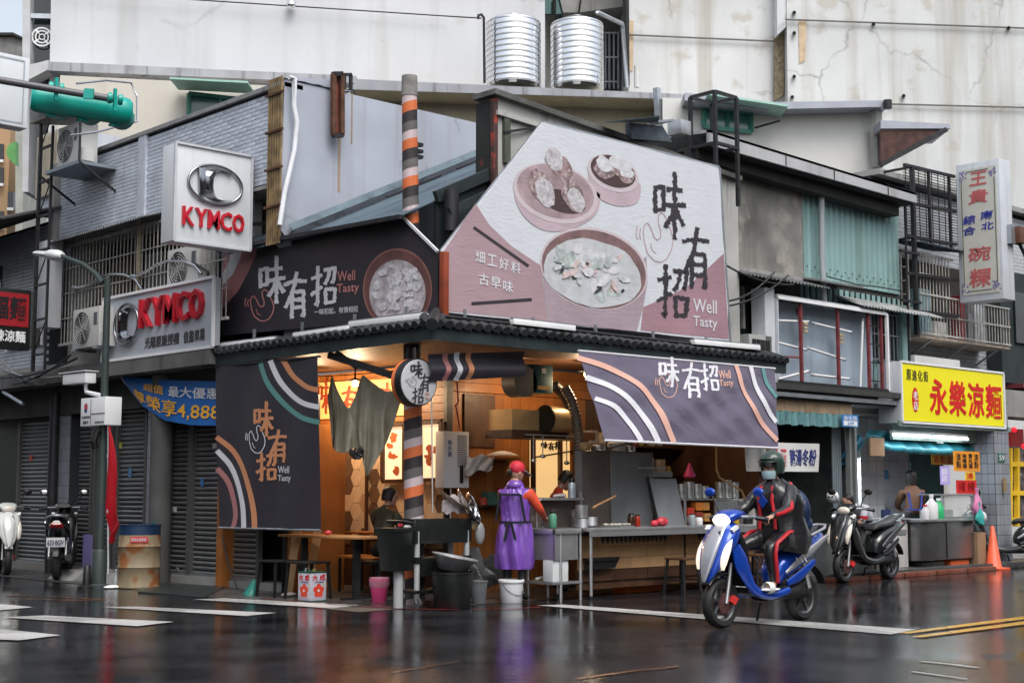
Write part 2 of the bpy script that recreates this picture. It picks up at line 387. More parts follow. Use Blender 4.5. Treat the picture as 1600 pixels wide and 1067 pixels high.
for q in ([(-60, 938), (52, 949), (0, 954), (-60, 950)], [(160, 949), (210, 948), (432, 958), (385, 963)], [(2, 965), (68, 962), (272, 972), (215, 979)], [(-60, 980), (0, 983), (95, 993), (30, 1001), (-60, 998)], [(302, 937), (350, 935), (562, 946), (520, 951)]):
    flat('crosswalk_stripe', [AZ(*p) for p in q], PAINT)
flat('stop_line', [AZ(*p) for p in ((838, 946), (880, 945), (1430, 984), (1392, 992))], PAINT)
flat('yellow_line', [AZ(*p) for p in ((1404, 990), (1421, 991), (1700, 956), (1700, 950.5))], YPAINT, .012)
flat('yellow_line', [AZ(*p) for p in ((1424, 996), (1442, 997), (1700, 964), (1700, 958))], YPAINT, .012)
def worn(name, pts, wd, mat, z=.008):
    q = [AZ(*p) for p in pts]; mb = MB(); vs = []; n = 0
    for a, b in zip(q, q[1:]):
        d = (b - a); L = d.length; d.normalize(); nn = V((-d.y, d.x, 0)); k = max(1, int(L / .12))
        for i in range(k + 1):
            p = a + d * (L * i / k); r1, r2 = random.uniform(.3, 1), random.uniform(.3, 1)
            vs.append((p.x + nn.x * wd * r1, p.y + nn.y * wd * r1, z)); vs.append((p.x - nn.x * wd * r2, p.y - nn.y * wd * r2, z))
    fs = [(2 * i, 2 * i + 1, 2 * i + 3, 2 * i + 2) for i in range(len(vs) // 2 - 1) if random.random() > .12]
    mb.add(vs, fs); return struct(mb.build(name, mat))
worn('red_kerb_line', [(400, 934), (520, 945), (600, 950), (700, 953), (790, 952), (860, 948)], .05, RPAINT)
worn('orange_line', [(10, 930), (90, 933), (180, 938)], .06, OPAINT)
worn('orange_line', [(30, 936), (110, 938), (170, 938)], .05, OPAINT)
worn('orange_line', [(900, 1062), (980, 1050), (1060, 1042)], .035, OPAINT)
worn('orange_line', [(610, 1052), (680, 1040), (720, 1034)], .02, OPAINT)
worn('worn_white_arrow', [(1425, 1050), (1470, 1056), (1510, 1062)], .03, pm('faded_white_paint', (.3, .31, .3), .3, var=.4, vs=20))
worn('worn_white_arrow', [(1440, 1034), (1490, 1039), (1530, 1044)], .04, pm('faded_white_paint', (.3, .31, .3), .3))
# ---- unseen rows of houses added across both streets, behind the photographer (they close the sky off and stand in the reflections)
for k, (x0, x1, y0_, y1_, h_, lb) in enumerate(((-27, -18, -4, 22, 12, 'unseen brown tiled apartment row across the left street, behind the photographer'), (-27, -18, 23, 50, 15, 'unseen second apartment row farther up across the left street'), (-6, 22, -30, -21, 12, 'unseen apartment row across the right street, behind the photographer'), (23, 50, -30, -21, 14, 'unseen second apartment row farther along across the right street'))):
    t = thing('apartment_row', lb, 'building', ((x0 + x1) / 2, (y0_ + y1_) / 2, 0)); MB().box((x0, y0_, 0), (x1, y1_, h_)).build('wall', pm('brown_tile_front', (.14, .11, .09), .7, var=.15, vs=1), t)
    for i in range(8):
        for j in range(3):
            f = (i + .5) / 8; z = 3.6 + j * 2.9
            b = ((x1, y0_ + (y1_ - y0_) * f - 1, z), (x1 + .06, y0_ + (y1_ - y0_) * f + 1, z + 1.4)) if x1 < -10 else ((x0 + (x1 - x0) * f - 1, y1_, z), (x0 + (x1 - x0) * f + 1, y1_ + .06, z + 1.4))
            MB().box(*b).build('window', pm('dark_window_glass', (.015, .02, .022), .08, var=.3, spec=.8), t)
# ================================================================ tall buildings behind
BWALL = pm('weathered_white_render', (.56, .575, .60), .85, var=.07, vs=.5, streak=.5, scol=(.38, .38, .36), bump=.2, bs=8, spots=(1.4, .64, (.42, .41, .37), .45), sthr=.5, crack=.3)
BWALL2 = pm('stained_white_render', (.56, .575, .575), .85, var=.10, vs=.6, streak=.75, scol=(.36, .34, .29), bump=.3, bs=8, spots=(1.3, .58, (.40, .37, .32), .6), sthr=.5, crack=.55)
BEIGE = pm('cream_render', (.56, .53, .47), .85, var=.06, vs=.8, streak=.3, scol=(.35, .32, .26))
SLAB = pm('grey_slab_edge', (.32, .33, .36), .8, var=.15, vs=2, streak=.85, scol=(.06, .06, .06))
GREENFR = pm('green_window_frame', (.05, .22, .17), .5)
GLASS_D = pm('dark_window_glass', (.015, .02, .022), .08, var=.3, spec=.8)
GLASS_G = pm('green_tinted_glass', (.03, .13, .12), .12, var=.35, vs=.7, spec=.8)
def wallpoly(mb, pts, dep, back=.4, m=0):
    q = [AB(x, y, dep) for x, y in pts]; mb.prism(q, -BN * 0 + (FY * back)); return mb
big = thing('apartment_building', 'tall blank white building behind the corner roofs with dark window strip at left edge', 'building', AB(450, 700, 36.) * 1)
def down(pts, dep, z=0): return pts
mb = MB()
P = [AB(85, -260, 36), AB(851, -260, 36), AB(851, 200, 36), AB(85, 200, 36)]
mb.prism([(p.x, p.y, p.z) for p in (P[0], P[1])] + [(P[2].x, P[2].y, 0), (P[3].x, P[3].y, 0)], FY * 6)
mb.build('wall', BWALL, big)
MB().prism([AB(85, 106, 35.99) - V((0, 0, 0)), AB(560, 128, 35.99), AB(560, 139, 35.99), AB(85, 120, 35.99)], -FY * .5).build('ledge', SLAB, big)
# left return of the building with the dark window strip
lw = [AB(36, -260, 37.2), AB(46, -260, 37.0), AB(46, 128, 37.0), AB(40, 200, 37.2)]
MB().prism([AB(35, -260, 36.3), AB(47, -260, 36.3), AB(47, 118, 36.3), AB(44, 300, 36.3), AB(35, 300, 36.3)], FY * 3).build('corner_pier', pm('pale_stone_pier', (.5, .51, .52), .8, var=.1), big)
st = MB().prism([AB(47, -260, 36.6), AB(84, -260, 36.6), AB(84, 112, 36.6), AB(47, 112, 36.6)], FY * 1).build('window_strip', GLASS_D, big)
for yy in (26, 110, -60): MB().bar(AB(46, yy, 36.4), AB(80, yy + 1, 36.4), .12, .12).build('rail', GALV, st)
mb = MB(); r = rect(AB, 50, 42, 81, 74, 36.45)
for rad, inn in ((.25, .84), (.17, .8), (.08, .7)): disc(mb, r, .5, .5, rad, rad, inner=inn)
for k in range(4): disc(mb, r, .5, .5, .25, .25, gap=.006, a0=k * pi / 2 + .6, a1=k * pi / 2 + .85, inner=.35, n=3)
mb.build('round_emblem', WHITE, st)
MB().prism([AB(44, 114, 36.0), AB(86, 104, 36.0), AB(86, 118, 36.0), AB(44, 140, 36.0)], -FY * .5).build('ledge', pm('pale_ledge', (.5, .51, .52), .8), big)
b2 = thing('stained_apartment_block', 'stained white block at the right, cracked render with rust stains and long thin seams', 'building', AB(1300, 700, 37.))
mb = MB(); Q = [AB(980, -260, 37), AB(1226, -260, 37)]
mb.prism([Q[0], Q[1], V((*AB(1226, 200, 37).xy, 0)), V((*AB(980, 200, 37).xy, 0))], FY * 5)
mb.build('wall', BWALL2, b2)
mb = MB(); Q = [AB(1226, -260, 36.4), AB(1800, -260, 36.4)]
mb.prism([Q[0], Q[1], V((*AB(1800, 200, 36.4).xy, 0)), V((*AB(1226, 200, 36.4).xy, 0))], FY * 5); mb.build('wall', BWALL2, b2)
MB().prism([AB(1209, 60, 36.9), AB(1224, 48, 36.9), AB(1224, 150, 36.9), AB(1209, 160, 36.9)], -FY * .12).build('exposed_brick_patch', pm('old_mossy_brick', (.17, .14, .09), .9, var=.4, vs=8), b2)
MB().prism([AB(1209, -260, 36.95), AB(1225, -260, 36.95), AB(1225, 50, 36.95), AB(1209, 64, 36.95)], -FY * .5).build('drain_shaft', BWALL, b2)
SEAM = pm('dark_seam', (.12, .12, .11), .9)
def cable(name, label, pts, r, mat, cat='cable', sag=0, n=10, group=None):
    pts = [V(p) for p in pts]
    if sag and len(pts) == 2:
        a, b = pts; pts = [a.lerp(b, i / n) - V((0, 0, 4 * sag * (i / n) * (1 - i / n))) for i in range(n + 1)]
    o = MB().tube(pts, r, 5).build(name, mat); return tag(o, label, cat, group)
MB().bar(AB(982, 55, 36.9), AB(1209, 65, 36.9), .03, .04).build('seam', SEAM, b2)
MB().bar(AB(1227, 31, 36.3), AB(1700, 48, 36.3), .03, .04).build('seam', SEAM, b2)
MB().bar(AB(1390, 163, 36.3), AB(1700, 171, 36.3), .03, .04).build('seam', SEAM, b2)
for x, y in ((1365, 38), (1576, 44), (1241, 20), (1241, 52), (1241, 120), (1238, 152), (1412, 150)): MB().cyl(AB(x, y, 36.42), AB(x, y, 36.25), .05, n=8).build('anchor', DARK, b2)
MB().prism([AB(1248, 33, 36.38), AB(1260, 33, 36.38), AB(1258, 95, 36.38), AB(1249, 100, 36.38)], -FY * .01).build('rust_stain', pm('rust_stain', (.5, .38, .26), .9, var=.2, vs=3), b2)
MB().prism([AB(982, 33, 36.98), AB(990, 33, 36.98), AB(989, 110, 36.98), AB(983, 112, 36.98)], -FY * .01).build('rust_stain', pm('rust_stain', (.5, .38, .26), .9), b2)
cable('cable', 'thin black cable running across the blank white building', [AB(85, -14, 35.8), AB(700, 26, 35.8), AB(752, 29, 34.5)], .018, DARK)
o = MB().ell(AB(455, 8, 35.8), .13, 14, 8).build('lamp_dome', CHROME, smooth=60); tag(o, 'small chrome dome on the thin cable across the white building', 'dome')
# stair recess between the two
rc = thing('stair_tower', 'dark recess with sloping concrete stair and barred window between the two white buildings', 'building', AB(915, 700, 39.))
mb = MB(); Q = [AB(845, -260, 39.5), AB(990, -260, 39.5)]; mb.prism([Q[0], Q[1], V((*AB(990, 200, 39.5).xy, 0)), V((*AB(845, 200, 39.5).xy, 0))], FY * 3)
mb.build('wall', pm('dark_grey_render', (.2, .2, .19), .9, var=.15, streak=.4), rc)  # recess wall in a streaked dark grey
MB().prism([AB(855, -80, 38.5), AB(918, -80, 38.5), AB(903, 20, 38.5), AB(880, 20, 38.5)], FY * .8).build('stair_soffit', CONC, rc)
MB().prism([AB(918, -60, 38.2), AB(978, -60, 38.2), AB(978, 10, 38.2), AB(906, 20, 38.2)], FY * .8).build('stair_soffit', pm('dark_grey_render', (.2, .2, .19)), rc)
wn = MB().prism([AB(850, 0, 38.6), AB(882, 0, 38.6), AB(880, 22, 38.6), AB(850, 22, 38.6)], FY * .1).build('window', GLASS_G, rc)
MB().bar(AB(866, 0, 38.5), AB(866, 21, 38.5), .08).build('mullion', DARK, wn)
wn = MB().prism([AB(944, 50, 39.2), AB(967, 50, 39.2), AB(967, 140, 39.2), AB(944, 140, 39.2)], FY * .1).build('window', GLASS_D, rc)
for x in (946, 952, 959, 966): MB().bar(AB(x, 50, 38.9), AB(x, 139, 38.9), .035).build('window_bar', GALV, wn)
for y in (52, 90, 128): MB().bar(AB(944, y, 38.9), AB(967, y, 38.9), .035).build('window_bar', GALV, wn)
o = MB().tube([AB(932, 22, 35), AB(934, 20, 35), AB(972, 38, 36), AB(973, 45, 36.2), AB(980, 138, 36.2)], .06, 8).build('drain_pipe', GALV, smooth=60); tag(o, 'grey pipe running from the right tank down the edge of the stained white block', 'pipe')
MB().bar(AB(849, -100, 38.9), AB(849, 140, 38.9), .12).build('post', GALV, rc)
MB().bar(AB(977, -100, 36.6), AB(979, 135, 36.6), .12).build('post', DARK, rc)
# ---- penthouse with its roof slab
ph = thing('rooftop_house', 'cream rooftop house with a stained flat roof slab behind the corner stall, green framed windows', 'building', AB(820, 500, 33.))
def slab(name, pts, dep, back, mat, par=ph): return MB().prism([AB(x, y, dep) for x, y in pts], FY * back).build(name, mat, par)
def wallz(name, x0, x1, yt0, yt1, dep, back, mat, par=ph):
    a, b = AB(x0, yt0, dep), AB(x1, yt1, dep); a2, b2_ = V((a.x, a.y, 5)), V((b.x, b.y, 5))
    return MB().prism([a, b, b2_, a2], FY * back).build(name, mat, par)
wallz('wall', 94, 480, 118, 137, 34.4, 2, BEIGE)
wallz('wall', 540, 1085, 138, 158, 33.6, 2, pm('pale_yellow_render', (.5, .46, .36), .85, var=.06, streak=.3))
slab('roof_slab', [(560, 124), (1078, 148), (1078, 156), (545, 140)], 32.6, 5, SLAB)
slab('soffit', [(554, 139.5), (1070, 155.8), (1070, 157), (554, 141)], 32.62, 2, pm('cream_soffit', (.5, .45, .34), .85, var=.1))
# right wing: wall facing the front with the long grey gutter roof
wallz('wall', 1035, 1370, 153, 166, 32.2, 3, pm('clean_white_render', (.62, .62, .6), .85, var=.03))
slab('roof_edge', [(1070, 145), (1200, 160), (1386, 157), (1388, 167), (1200, 171), (1070, 157)], 31.6, 3, pm('grey_metal_gutter', (.33, .35, .4), .5, .3, var=.08))
MB().cyl(AB(1387, 157, 31.5), AB(1387, 170, 31.5), .1, n=10).build('gutter_end', DARK, ph)
MB().bar(AB(1368, 168, 31.9), AB(1370, 262, 31.9), .22, .2).build('corner_post', CONC, ph)
def awnwin(x0, y0, x1, y1, dep, sx0, sy0, sx1, sy1, par=ph):
    w_ = MB().prism([AB(x0, y0, dep), AB(x1, y0 + (x1 - x0) * .12, dep), AB(x1, y1 + (x1 - x0) * .12, dep), AB(x0, y1, dep)], FY * .06).build('window', GLASS_G, par)
    mb = MB(); q = [AB(x0, y0, dep - .05), AB(x1, y0 + (x1 - x0) * .12, dep - .05), AB(x1, y1 + (x1 - x0) * .12, dep - .05), AB(x0, y1, dep - .05)]
    for a, b in zip(q, q[1:] + q[:1]): mb.bar(a, b, .07, .09)
    mb.bar((q[0] + q[1]) / 2, (q[2] + q[3]) / 2, .05, .06); mb.build('frame', GREENFR, w_)
    MB().prism([AB(sx0, sy0, dep - .06), AB(sx1, sy1, dep - .06), AB(sx1, sy1 + 3, dep - .06), AB(sx0, sy0 + 3, dep - .06)], -FY * .9).build('sun_shade', pm('mint_metal_shade', (.30, .5, .44), .5, .2, var=.1), w_)
awnwin(295, 146, 392, 178, 34.35, 279, 138, 398, 144)
awnwin(1100, 168, 1174, 198, 32.15, 1098, 162, 1220, 180)
MB().bar(AB(1180, 200, 32.1), AB(1219, 189, 31.3), .04).build('shade_stay', DARK, ph)
o = MB().bar(AB(1026, 138, 32.3), AB(1030, 200, 32.3), .13).build('vent_pipe', GALV); tag(o, 'short grey vent pipe standing at the middle of the rooftop house slab edge', 'pipe')
o = MB().tube([AB(995, 137, 33.2), AB(995, 104, 33.2)], .07, 8).build('vent_pipe', pm('old_white_pipe', (.6, .6, .58), .5)); tag(o, 'old white vent pipe standing on the slab right of the tanks', 'pipe')
can = thing('canopy', 'small grey metal canopy with dark underside at the right end of the rooftop house', 'canopy', AB(1430, 200, 31.))
MB().prism([AB(1376, 188, 31.2), AB(1484, 194, 31.2), AB(1485, 201, 31.2), AB(1376, 201, 31.2)], FY * 1.5).build('gutter', pm('grey_metal_gutter', (.33, .35, .4)), can)
MB().prism([AB(1376, 204, 31.25), AB(1470, 203, 31.25), AB(1376, 255, 31.25)], FY * .15).build('side_panel', pm('rusty_dark_panel', (.06, .025, .02), .7, var=.5, vs=5), can)
MB().bar(AB(1478, 203, 31.2), AB(1376, 258, 31.2), .12, .12).build('brace', DARK, can)
# ---- water tanks
def tank(px, top, bot, label, wpx):
    c = AB(px, bot, 33.8); c.z -= .1; R_ = wpx / 2 * 33.8 / 2235; H_ = (bot - top) * 33.8 / 2235 + .1
    t = thing('water_tank', label, 'water tank', c, 0, 'stainless steel water tanks on the roof slab')
    prof = [(R_ * .97, 0)]
    nr = 11
    for i in range(nr):
        z = H_ * .04 + i * H_ * .86 / nr; h = H_ * .86 / nr
        prof += [(R_ * .99, z), (R_, z + h * .15), (R_, z + h * .85), (R_ * .99, z + h)]
    MB().lathe(prof, c, 48).build('drum', pm('bright_stainless', (.74, .75, .77), .1, 1, var=.03), t, smooth=25)
    z = prof[-1][1]
    MB().lathe([(R_ * 1.0, z), (R_ * .98, z + .05), (R_ * .6, z + .17), (R_ * .25, z + .2), (R_ * .25, z + .26), (.02, z + .27)], c, 40).build('domed_lid', pm('bright_stainless', (.74, .75, .77)), t, smooth=40)
    for i in range(nr + 1):
        zz = H_ * .04 + i * H_ * .86 / nr
        MB().lathe([(R_ * .98, zz - .004), (R_ * 1.008, zz), (R_ * 1.008, zz + .012), (R_ * .98, zz + .016)], c, 48, cap=False).build('hoop', STEEL, t, smooth=60)
    return t
tank(802, 22, 134, 'left one of the two stainless steel water tanks, beside the ladder pipe', 88)
tank(902, 24, 137, 'right one of the two stainless steel water tanks, beside the stair recess', 86)
o = MB().tube([AB(747, 30, 33.4), AB(748, 24, 33.4), AB(752, 23, 33.4), AB(756, 28, 33.4), AB(757, 130, 33.4)], .035, 6).build('ladder_pipe', DARK); tag(o, 'dark hooked pipe against the left side of the left water tank', 'pipe')
# ================================================================ shop building on the left street (front on the plane x = 0)
TILE = pm('grey_wall_tile', (.48, .52, .59), .35, var=.15, vs=4, rnd=.16, streak=.5, scol=(.16, .16, .17), sthr=.6)
GROUT = pm('dark_grout', (.03, .033, .04), .9)
shop = thing('shop_building', 'two storey grey tiled shop building with barred upper window and closed roller shutters', 'building', (2, 7, 0))
Y1, Y0 = 9.7, 3.12
MB().box((.03, Y0, 5.33), (.3, Y1, 6.6)).build('wall_backing', GROUT, shop)
MB().box((-.03, Y0 - .02, 6.6), (.33, Y1, 6.66)).build('coping', pm('dirty_coping', (.25, .25, .25), .8, streak=.6), shop)
bh, bw = .0575, .205
tm = mesh_of(MB().box((-.006, -bw / 2 + .005, -bh / 2 + .004), (.012, bw / 2 - .005, bh / 2 - .004)), 'brick', TILE)
cells = []
for i in range(int(1.26 / bh)):
    for j in range(int((Y1 - Y0) / bw)):
        y = Y0 + bw * (j + .5 + .5 * (i % 2))
        if y + bw / 2 < Y1 and not 6.62 < y < 6.86: cells.append((y, 5.345 + bh * (i + .5)))
cells.sort()
for k, (y, z) in enumerate(cells[:300]): piece('brick', tm, shop, (.018 + random.uniform(-.002, .002), y, z))
mb = MB()
for y, z in cells[300:]: mb.box((.012, y - bw / 2 + .005, z - bh / 2 + .004), (.03, y + bw / 2 - .005, z + bh / 2 - .004))
stuff(mb.build('brick', TILE, shop))
for y in (6.66, 6.74, 6.82): MB().box((-.02, y - .032, 5.34), (.03, y + .032, 6.6)).build('tile_pilaster', TILE, shop)
MB().box((-.1, 9.45, 4.9), (.05, 9.6, 6.6)).build('dark_pilaster', CONC, shop)
# upper storey wall behind the bars
DIRTY = pm('dirty_brown_wall', (.04, .032, .026), .9, var=.5, vs=1.6, streak=.9, scol=(.02, .016, .012))
MB().box((.55, Y0, 3.3), (.7, 9.3, 5.35)).build('upper_wall', DIRTY, shop)
for y0_, y1_, c in ((4.6, 5.3, (.11, .12, .12)), (5.7, 6.3, (.10, .075, .05)), (6.7, 7.3, (.13, .14, .15)), (7.7, 8.4, (.09, .06, .04)), (8.6, 9.1, (.12, .11, .09))):
    MB().sheet(lambda u, v: (.4 + .03 * sin(u * 19), y0_ + (y1_ - y0_) * u, 3.7 + 1.2 * v), 16, 3, .01).build('hanging_cloth', pm('cloth_%d' % int(y0_ * 10), c, .9, var=.4, vs=5, streak=.6), shop, smooth=60)
MB().box((0, Y0, 5.28), (.6, 9.4, 5.33)).build('lintel', CONC, shop)
gr = MB().box((-.02, 4.3, 5.2), (.02, 9.3, 5.24)).box((-.02, 4.3, 3.62), (.02, 9.3, 3.66)).build('window_grille', pm('cream_painted_bars', (.42, .41, .38), .6, var=.3, vs=6, streak=.7, scol=(.12, .05, .02)), shop)
bmesh_ = mesh_of(MB().box((-.006, -.0065, 0), (.006, .0065, 1.58)), 'window_bar', MATS['cream_painted_bars'])
for k in range(45): piece('window_bar', bmesh_, gr, (0, 4.35 + k * .111, 3.64))
for z in (4.05, 4.45, 4.85): MB().bar((-.012, 4.3, z), (-.012, 9.3, z), .016).build('cross_bar', MATS['cream_painted_bars'], gr)
MB().bar((-.02, 6.75, 3.5), (-.02, 6.75, 5.3), .05).build('post', pm('cream_post', (.4, .34, .24), .6, var=.2), gr)
o = MB().sheet(lambda u, v: (.05 - .42 * v, 6.05 + 3.5 * u, 5.36 - .14 * v + .018 * sin(u * 3.5 / .075 * 2 * pi)), 180, 2, .006, uv=False).build('window_awning', pm('grey_corrugated_sheet', (.12, .125, .13), .6, .4, var=.3), shop, smooth=40)
MB().box((.2, 8.9, 3.3), (.9, 9.4, 5.3)).build('end_wall', CONC, shop)
# rusty standing pipes at the corner of the tiled wall
pp = thing('rusty_pipes', 'bundle of rust-brown standing pipes between the grey tiled wall and the plastered party wall', 'pipes', (.0, 3.0, 4.3))
for k in range(6): MB().bar((-.02, 3.35 - k * .055, 4.5), (-.02, 3.35 - k * .055, 6.72), .028).build('pipe', pm('rust_yellow_pipe', (.23, .16, .08), .7, var=.5, vs=6, streak=.6), pp)
for z in (5., 5.5, 6., 6.5): MB().bar((-.045, 3.4, z), (-.045, 3.0, z), .03).build('clamp', RUST, pp)
# plastered party wall facing the right street (plane y = 3.1)
PARTY = pm('lilac_grey_plaster', (.39, .42, .49), .8, var=.12, vs=1.2, streak=.6, crack=.8, scol=(.28, .28, .30), bump=.1, bs=10)
a, b_ = AY(445, 124, 3.1), AY(748, 193, 3.1)
MB().prism([(.0, 3.1, 4.7), (.3, 3.1, 4.4), (.3, 3.1, 3.2), (b_.x + 2.5, 3.1, 3.2), (b_.x + 2.5, 3.1, b_.z - .25), (b_.x, 3.1, b_.z), (a.x, 3.1, a.z)], (0, .3, 0)).build('party_wall', PARTY, shop)
MB().prism([AY(445, 122, 3.08), AY(530, 124, 3.08), AY(535, 142, 3.08), AY(552, 143, 3.08)], (0, .3, 0)).build('parapet_patch', PARTY, shop)
st = pm('rust_runs', (.35, .27, .2), .9, var=.3)
for x0, x1, y0_, y1_ in ((528, 532, 214, 300), (549, 551, 146, 225)):
    r = rect(AY, x0, y0_, x1, y1_, 3.095); MB().prism([r[0], r[0] + r[1] * r[3], r[0] + r[1] * r[3] + r[2] * r[4], r[0] + r[2] * r[4]], (0, .004, 0)).build('rust_run', st, shop)
o = MB().tube([AY(452, 121, 3.0), AY(460, 123, 3.0), AY(459, 165, 3.0), AY(464, 190, 3.0), AY(460, 235, 3.0), AY(445, 300, 3.0), AY(437, 352, 3.0)], .035, 8).build('white_drain_hose', pm('white_pvc', (.72, .74, .78), .4), smooth=60); tag(o, 'white plastic hose snaking down the lilac party wall', 'hose')
fr = thing('red_iron_sign_frame', 'rust red iron bracket box hanging on top of the lilac party wall', 'iron frame', AY(525, 214, 2.95))
for x in (521, 534): MB().bar(AY(x, 116, 2.95), AY(x, 212, 2.95), .06).build('upright', RUST, fr)
r = rect(AY, 521, 120, 534, 212, 2.99); MB().prism([r[0], r[0] + r[1] * r[3], r[0] + r[1] * r[3] + r[2] * r[4], r[0] + r[2] * r[4]], (0, .01, 0)).build('panel', pm('faded_red_panel', (.2, .05, .04), .7, var=.4, vs=5), fr)
for y in (116, 212): MB().bar(AY(520, y, 2.95), AY(535, y, 2.95), .06).build('crosspiece', DARK, fr)
for x in (538, 548): MB().bar(AY(x, 117, 3.2), AY(x, 142, 3.2), .04).build('upright', DARK, fr)
for y in (117, 142): MB().bar(AY(534, y, 3.2), AY(549, y, 3.2), .04).build('crosspiece', DARK, fr)
# arcade beam, ceiling, columns and shutters
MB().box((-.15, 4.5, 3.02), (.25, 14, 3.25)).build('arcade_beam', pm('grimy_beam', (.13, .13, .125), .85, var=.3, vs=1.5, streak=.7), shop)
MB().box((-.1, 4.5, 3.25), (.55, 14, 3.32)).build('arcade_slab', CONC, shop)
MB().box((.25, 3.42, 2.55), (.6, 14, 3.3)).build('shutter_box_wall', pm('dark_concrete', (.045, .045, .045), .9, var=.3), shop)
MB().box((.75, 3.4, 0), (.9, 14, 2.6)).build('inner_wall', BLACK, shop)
SHUT = pm('dull_shutter_steel', (.20, .205, .205), .36, .4, var=.2, vs=2.5, rnd=.16, streak=.5)
def shutter(p0, p1, ya, zt, label=None):
    y0_, y1_ = AX(p1, 880, .45).y, AX(p0, 880, .45).y; w_ = y1_ - y0_
    s = MB().box((.5, y0_, .12), (.52, y1_, zt)).build('roller_shutter', BLACK, shop)
    me = mesh_of(MB().add([(.012, 0, 0), (-.02, 0, .010), (-.03, 0, .034), (-.018, 0, .052), (.012, 0, .064), (.012, w_, 0), (-.02, w_, .010), (-.03, w_, .034), (-.018, w_, .052), (.012, w_, .064)],
                          [(0, 1, 6, 5), (1, 2, 7, 6), (2, 3, 8, 7), (3, 4, 9, 8)]), 'slat', SHUT)
    z = .13
    while z < zt: piece('slat', me, s, (.5, y0_, z)); z += .07
    MB().box((.44, y0_, .10), (.5, y1_, .15)).build('bottom_rail', GALV, s)
    for y in (y0_, y1_): MB().box((.43, y - .03, .1), (.5, y + .03, zt)).build('guide_rail', pm('rail_grey', (.12, .12, .12), .5, .3), s)
    return s
for p0, p1, zt in ((24, 72, 2.5), (104, 139, 2.5), (144, 168, 2.5), (178, 224, 2.55), (262, 293, 2.55), (297, 403, 2.55)): shutter(p0, p1, 0, zt)
for px, py, c, w_, h_ in ((190, 700, (.5, .45, .1), .12, .09), (205, 745, (.1, .25, .45), .1, .14), (318, 760, (.05, .15, .35), .09, .12), (275, 800, (.5, .5, .48), .11, .08), (122, 690, (.5, .4, .08), .1, .1), (340, 700, (.5, .5, .5), .14, .07), (50, 720, (.45, .08, .06), .1, .1)):
    p = AX(px, py, .462); MB().box(p, p + V((.006, w_, h_))).build('sticker', pm('sticker_%d' % px, c, .6, var=.3, vs=20), shop)
for px in (277, 350, 200, 122): p = AX(px, 893, .43); MB().box(p, p + V((.03, .05, .06))).build('padlock', GALV, shop, bevel=.006)
WT = pm('pale_column_tile', (.24, .26, .29), .35, var=.15, rnd=.12)
def tilecol(name, px0, px1, x=.3, z1=2.9, cw=.1, ch=.2, mat=WT, par=shop):
    y0_, y1_ = AX(px1, 880, x).y, AX(px0, 880, x).y
    c = MB().box((x + .01, y0_, 0), (x + .3, y1_, z1)).build(name, GROUT, par)
    n = max(1, round((y1_ - y0_) / cw)); cw = (y1_ - y0_) / n
    me = mesh_of(MB().box((-.008, .003, .003), (.01, cw - .003, ch - .003)), 'tile', mat)
    for i in range(n):
        for k in range(int(z1 / ch)): piece('tile', me, c, (x, y0_ + i * cw, k * ch))
    return c
tilecol('tiled_column', 84, 103); tilecol('tiled_column', 226, 236, cw=.09)
MB().cyl((.25, AX(248, 880, .25).y, 0), (.25, AX(248, 880, .25).y, 3), .16, n=20).build('round_column', pm('grimy_column', (.10, .10, .098), .8, var=.3, vs=2, streak=.6), shop, smooth=60)
MB().cyl((.2, AX(78, 880, .2).y, 0), (.2, AX(78, 880, .2).y, 2.9), .08, n=12).build('steel_post', DARK, shop, smooth=60)
# tiled wing farther left with its own awning
wing = thing('tiled_house', 'narrow grey tiled house at the far left with dark sloping awning', 'building', (2, 12, 0))
MB().box((.05, 9.75, 3.2), (3, 14.5, 5.75)).build('wall', GROUT, wing)
mb = MB()
for i in range(40):
    for j in range(20):
        y = 9.76 + .22 * (j + .5 * (i % 2)); mb.box((.03, y, 3.3 + i * .06), (.05, y + .21, 3.352 + i * .06))
stuff(mb.build('tile', TILE, wing))
for y in (11.6, 12.4): MB().box((.0, y, 4.4), (.035, y + .06, 5.2)).build('slot_window', GLASS_D, wing)
w_ = MB().box((-.02, 9.85, 3.7), (.04, 11.2, 4.6)).build('window', GLASS_D, wing)
for y in (9.85, 10.5, 11.2): MB().box((-.05, y - .02, 3.68), (-.02, y + .02, 4.62)).build('window_frame', WHITE, w_)
MB().sheet(lambda u, v: (.1 - 1.1 * v, 9.4 + 5.2 * u, 5.95 - .35 * v - .35 * u * v + .03 * sin(u * 150)), 150, 2, .03, uv=False).build('awning', pm('dark_corrugated_sheet', (.05, .045, .045), .7, var=.3), wing)
MB().box((.1, 9.6, 5.9), (3, 10.4, 7.3)).build('attic_wall', pm('pale_blue_white_wall', (.5, .53, .58), .7, var=.05, streak=.3), wing)
for k in range(9): MB().box((.02, 9.65 + k * .09, 6.2), (.1, 9.70 + k * .09, 7.25)).build('batten', pm('beige_batten', (.38, .34, .27), .7, rnd=.2), wing)
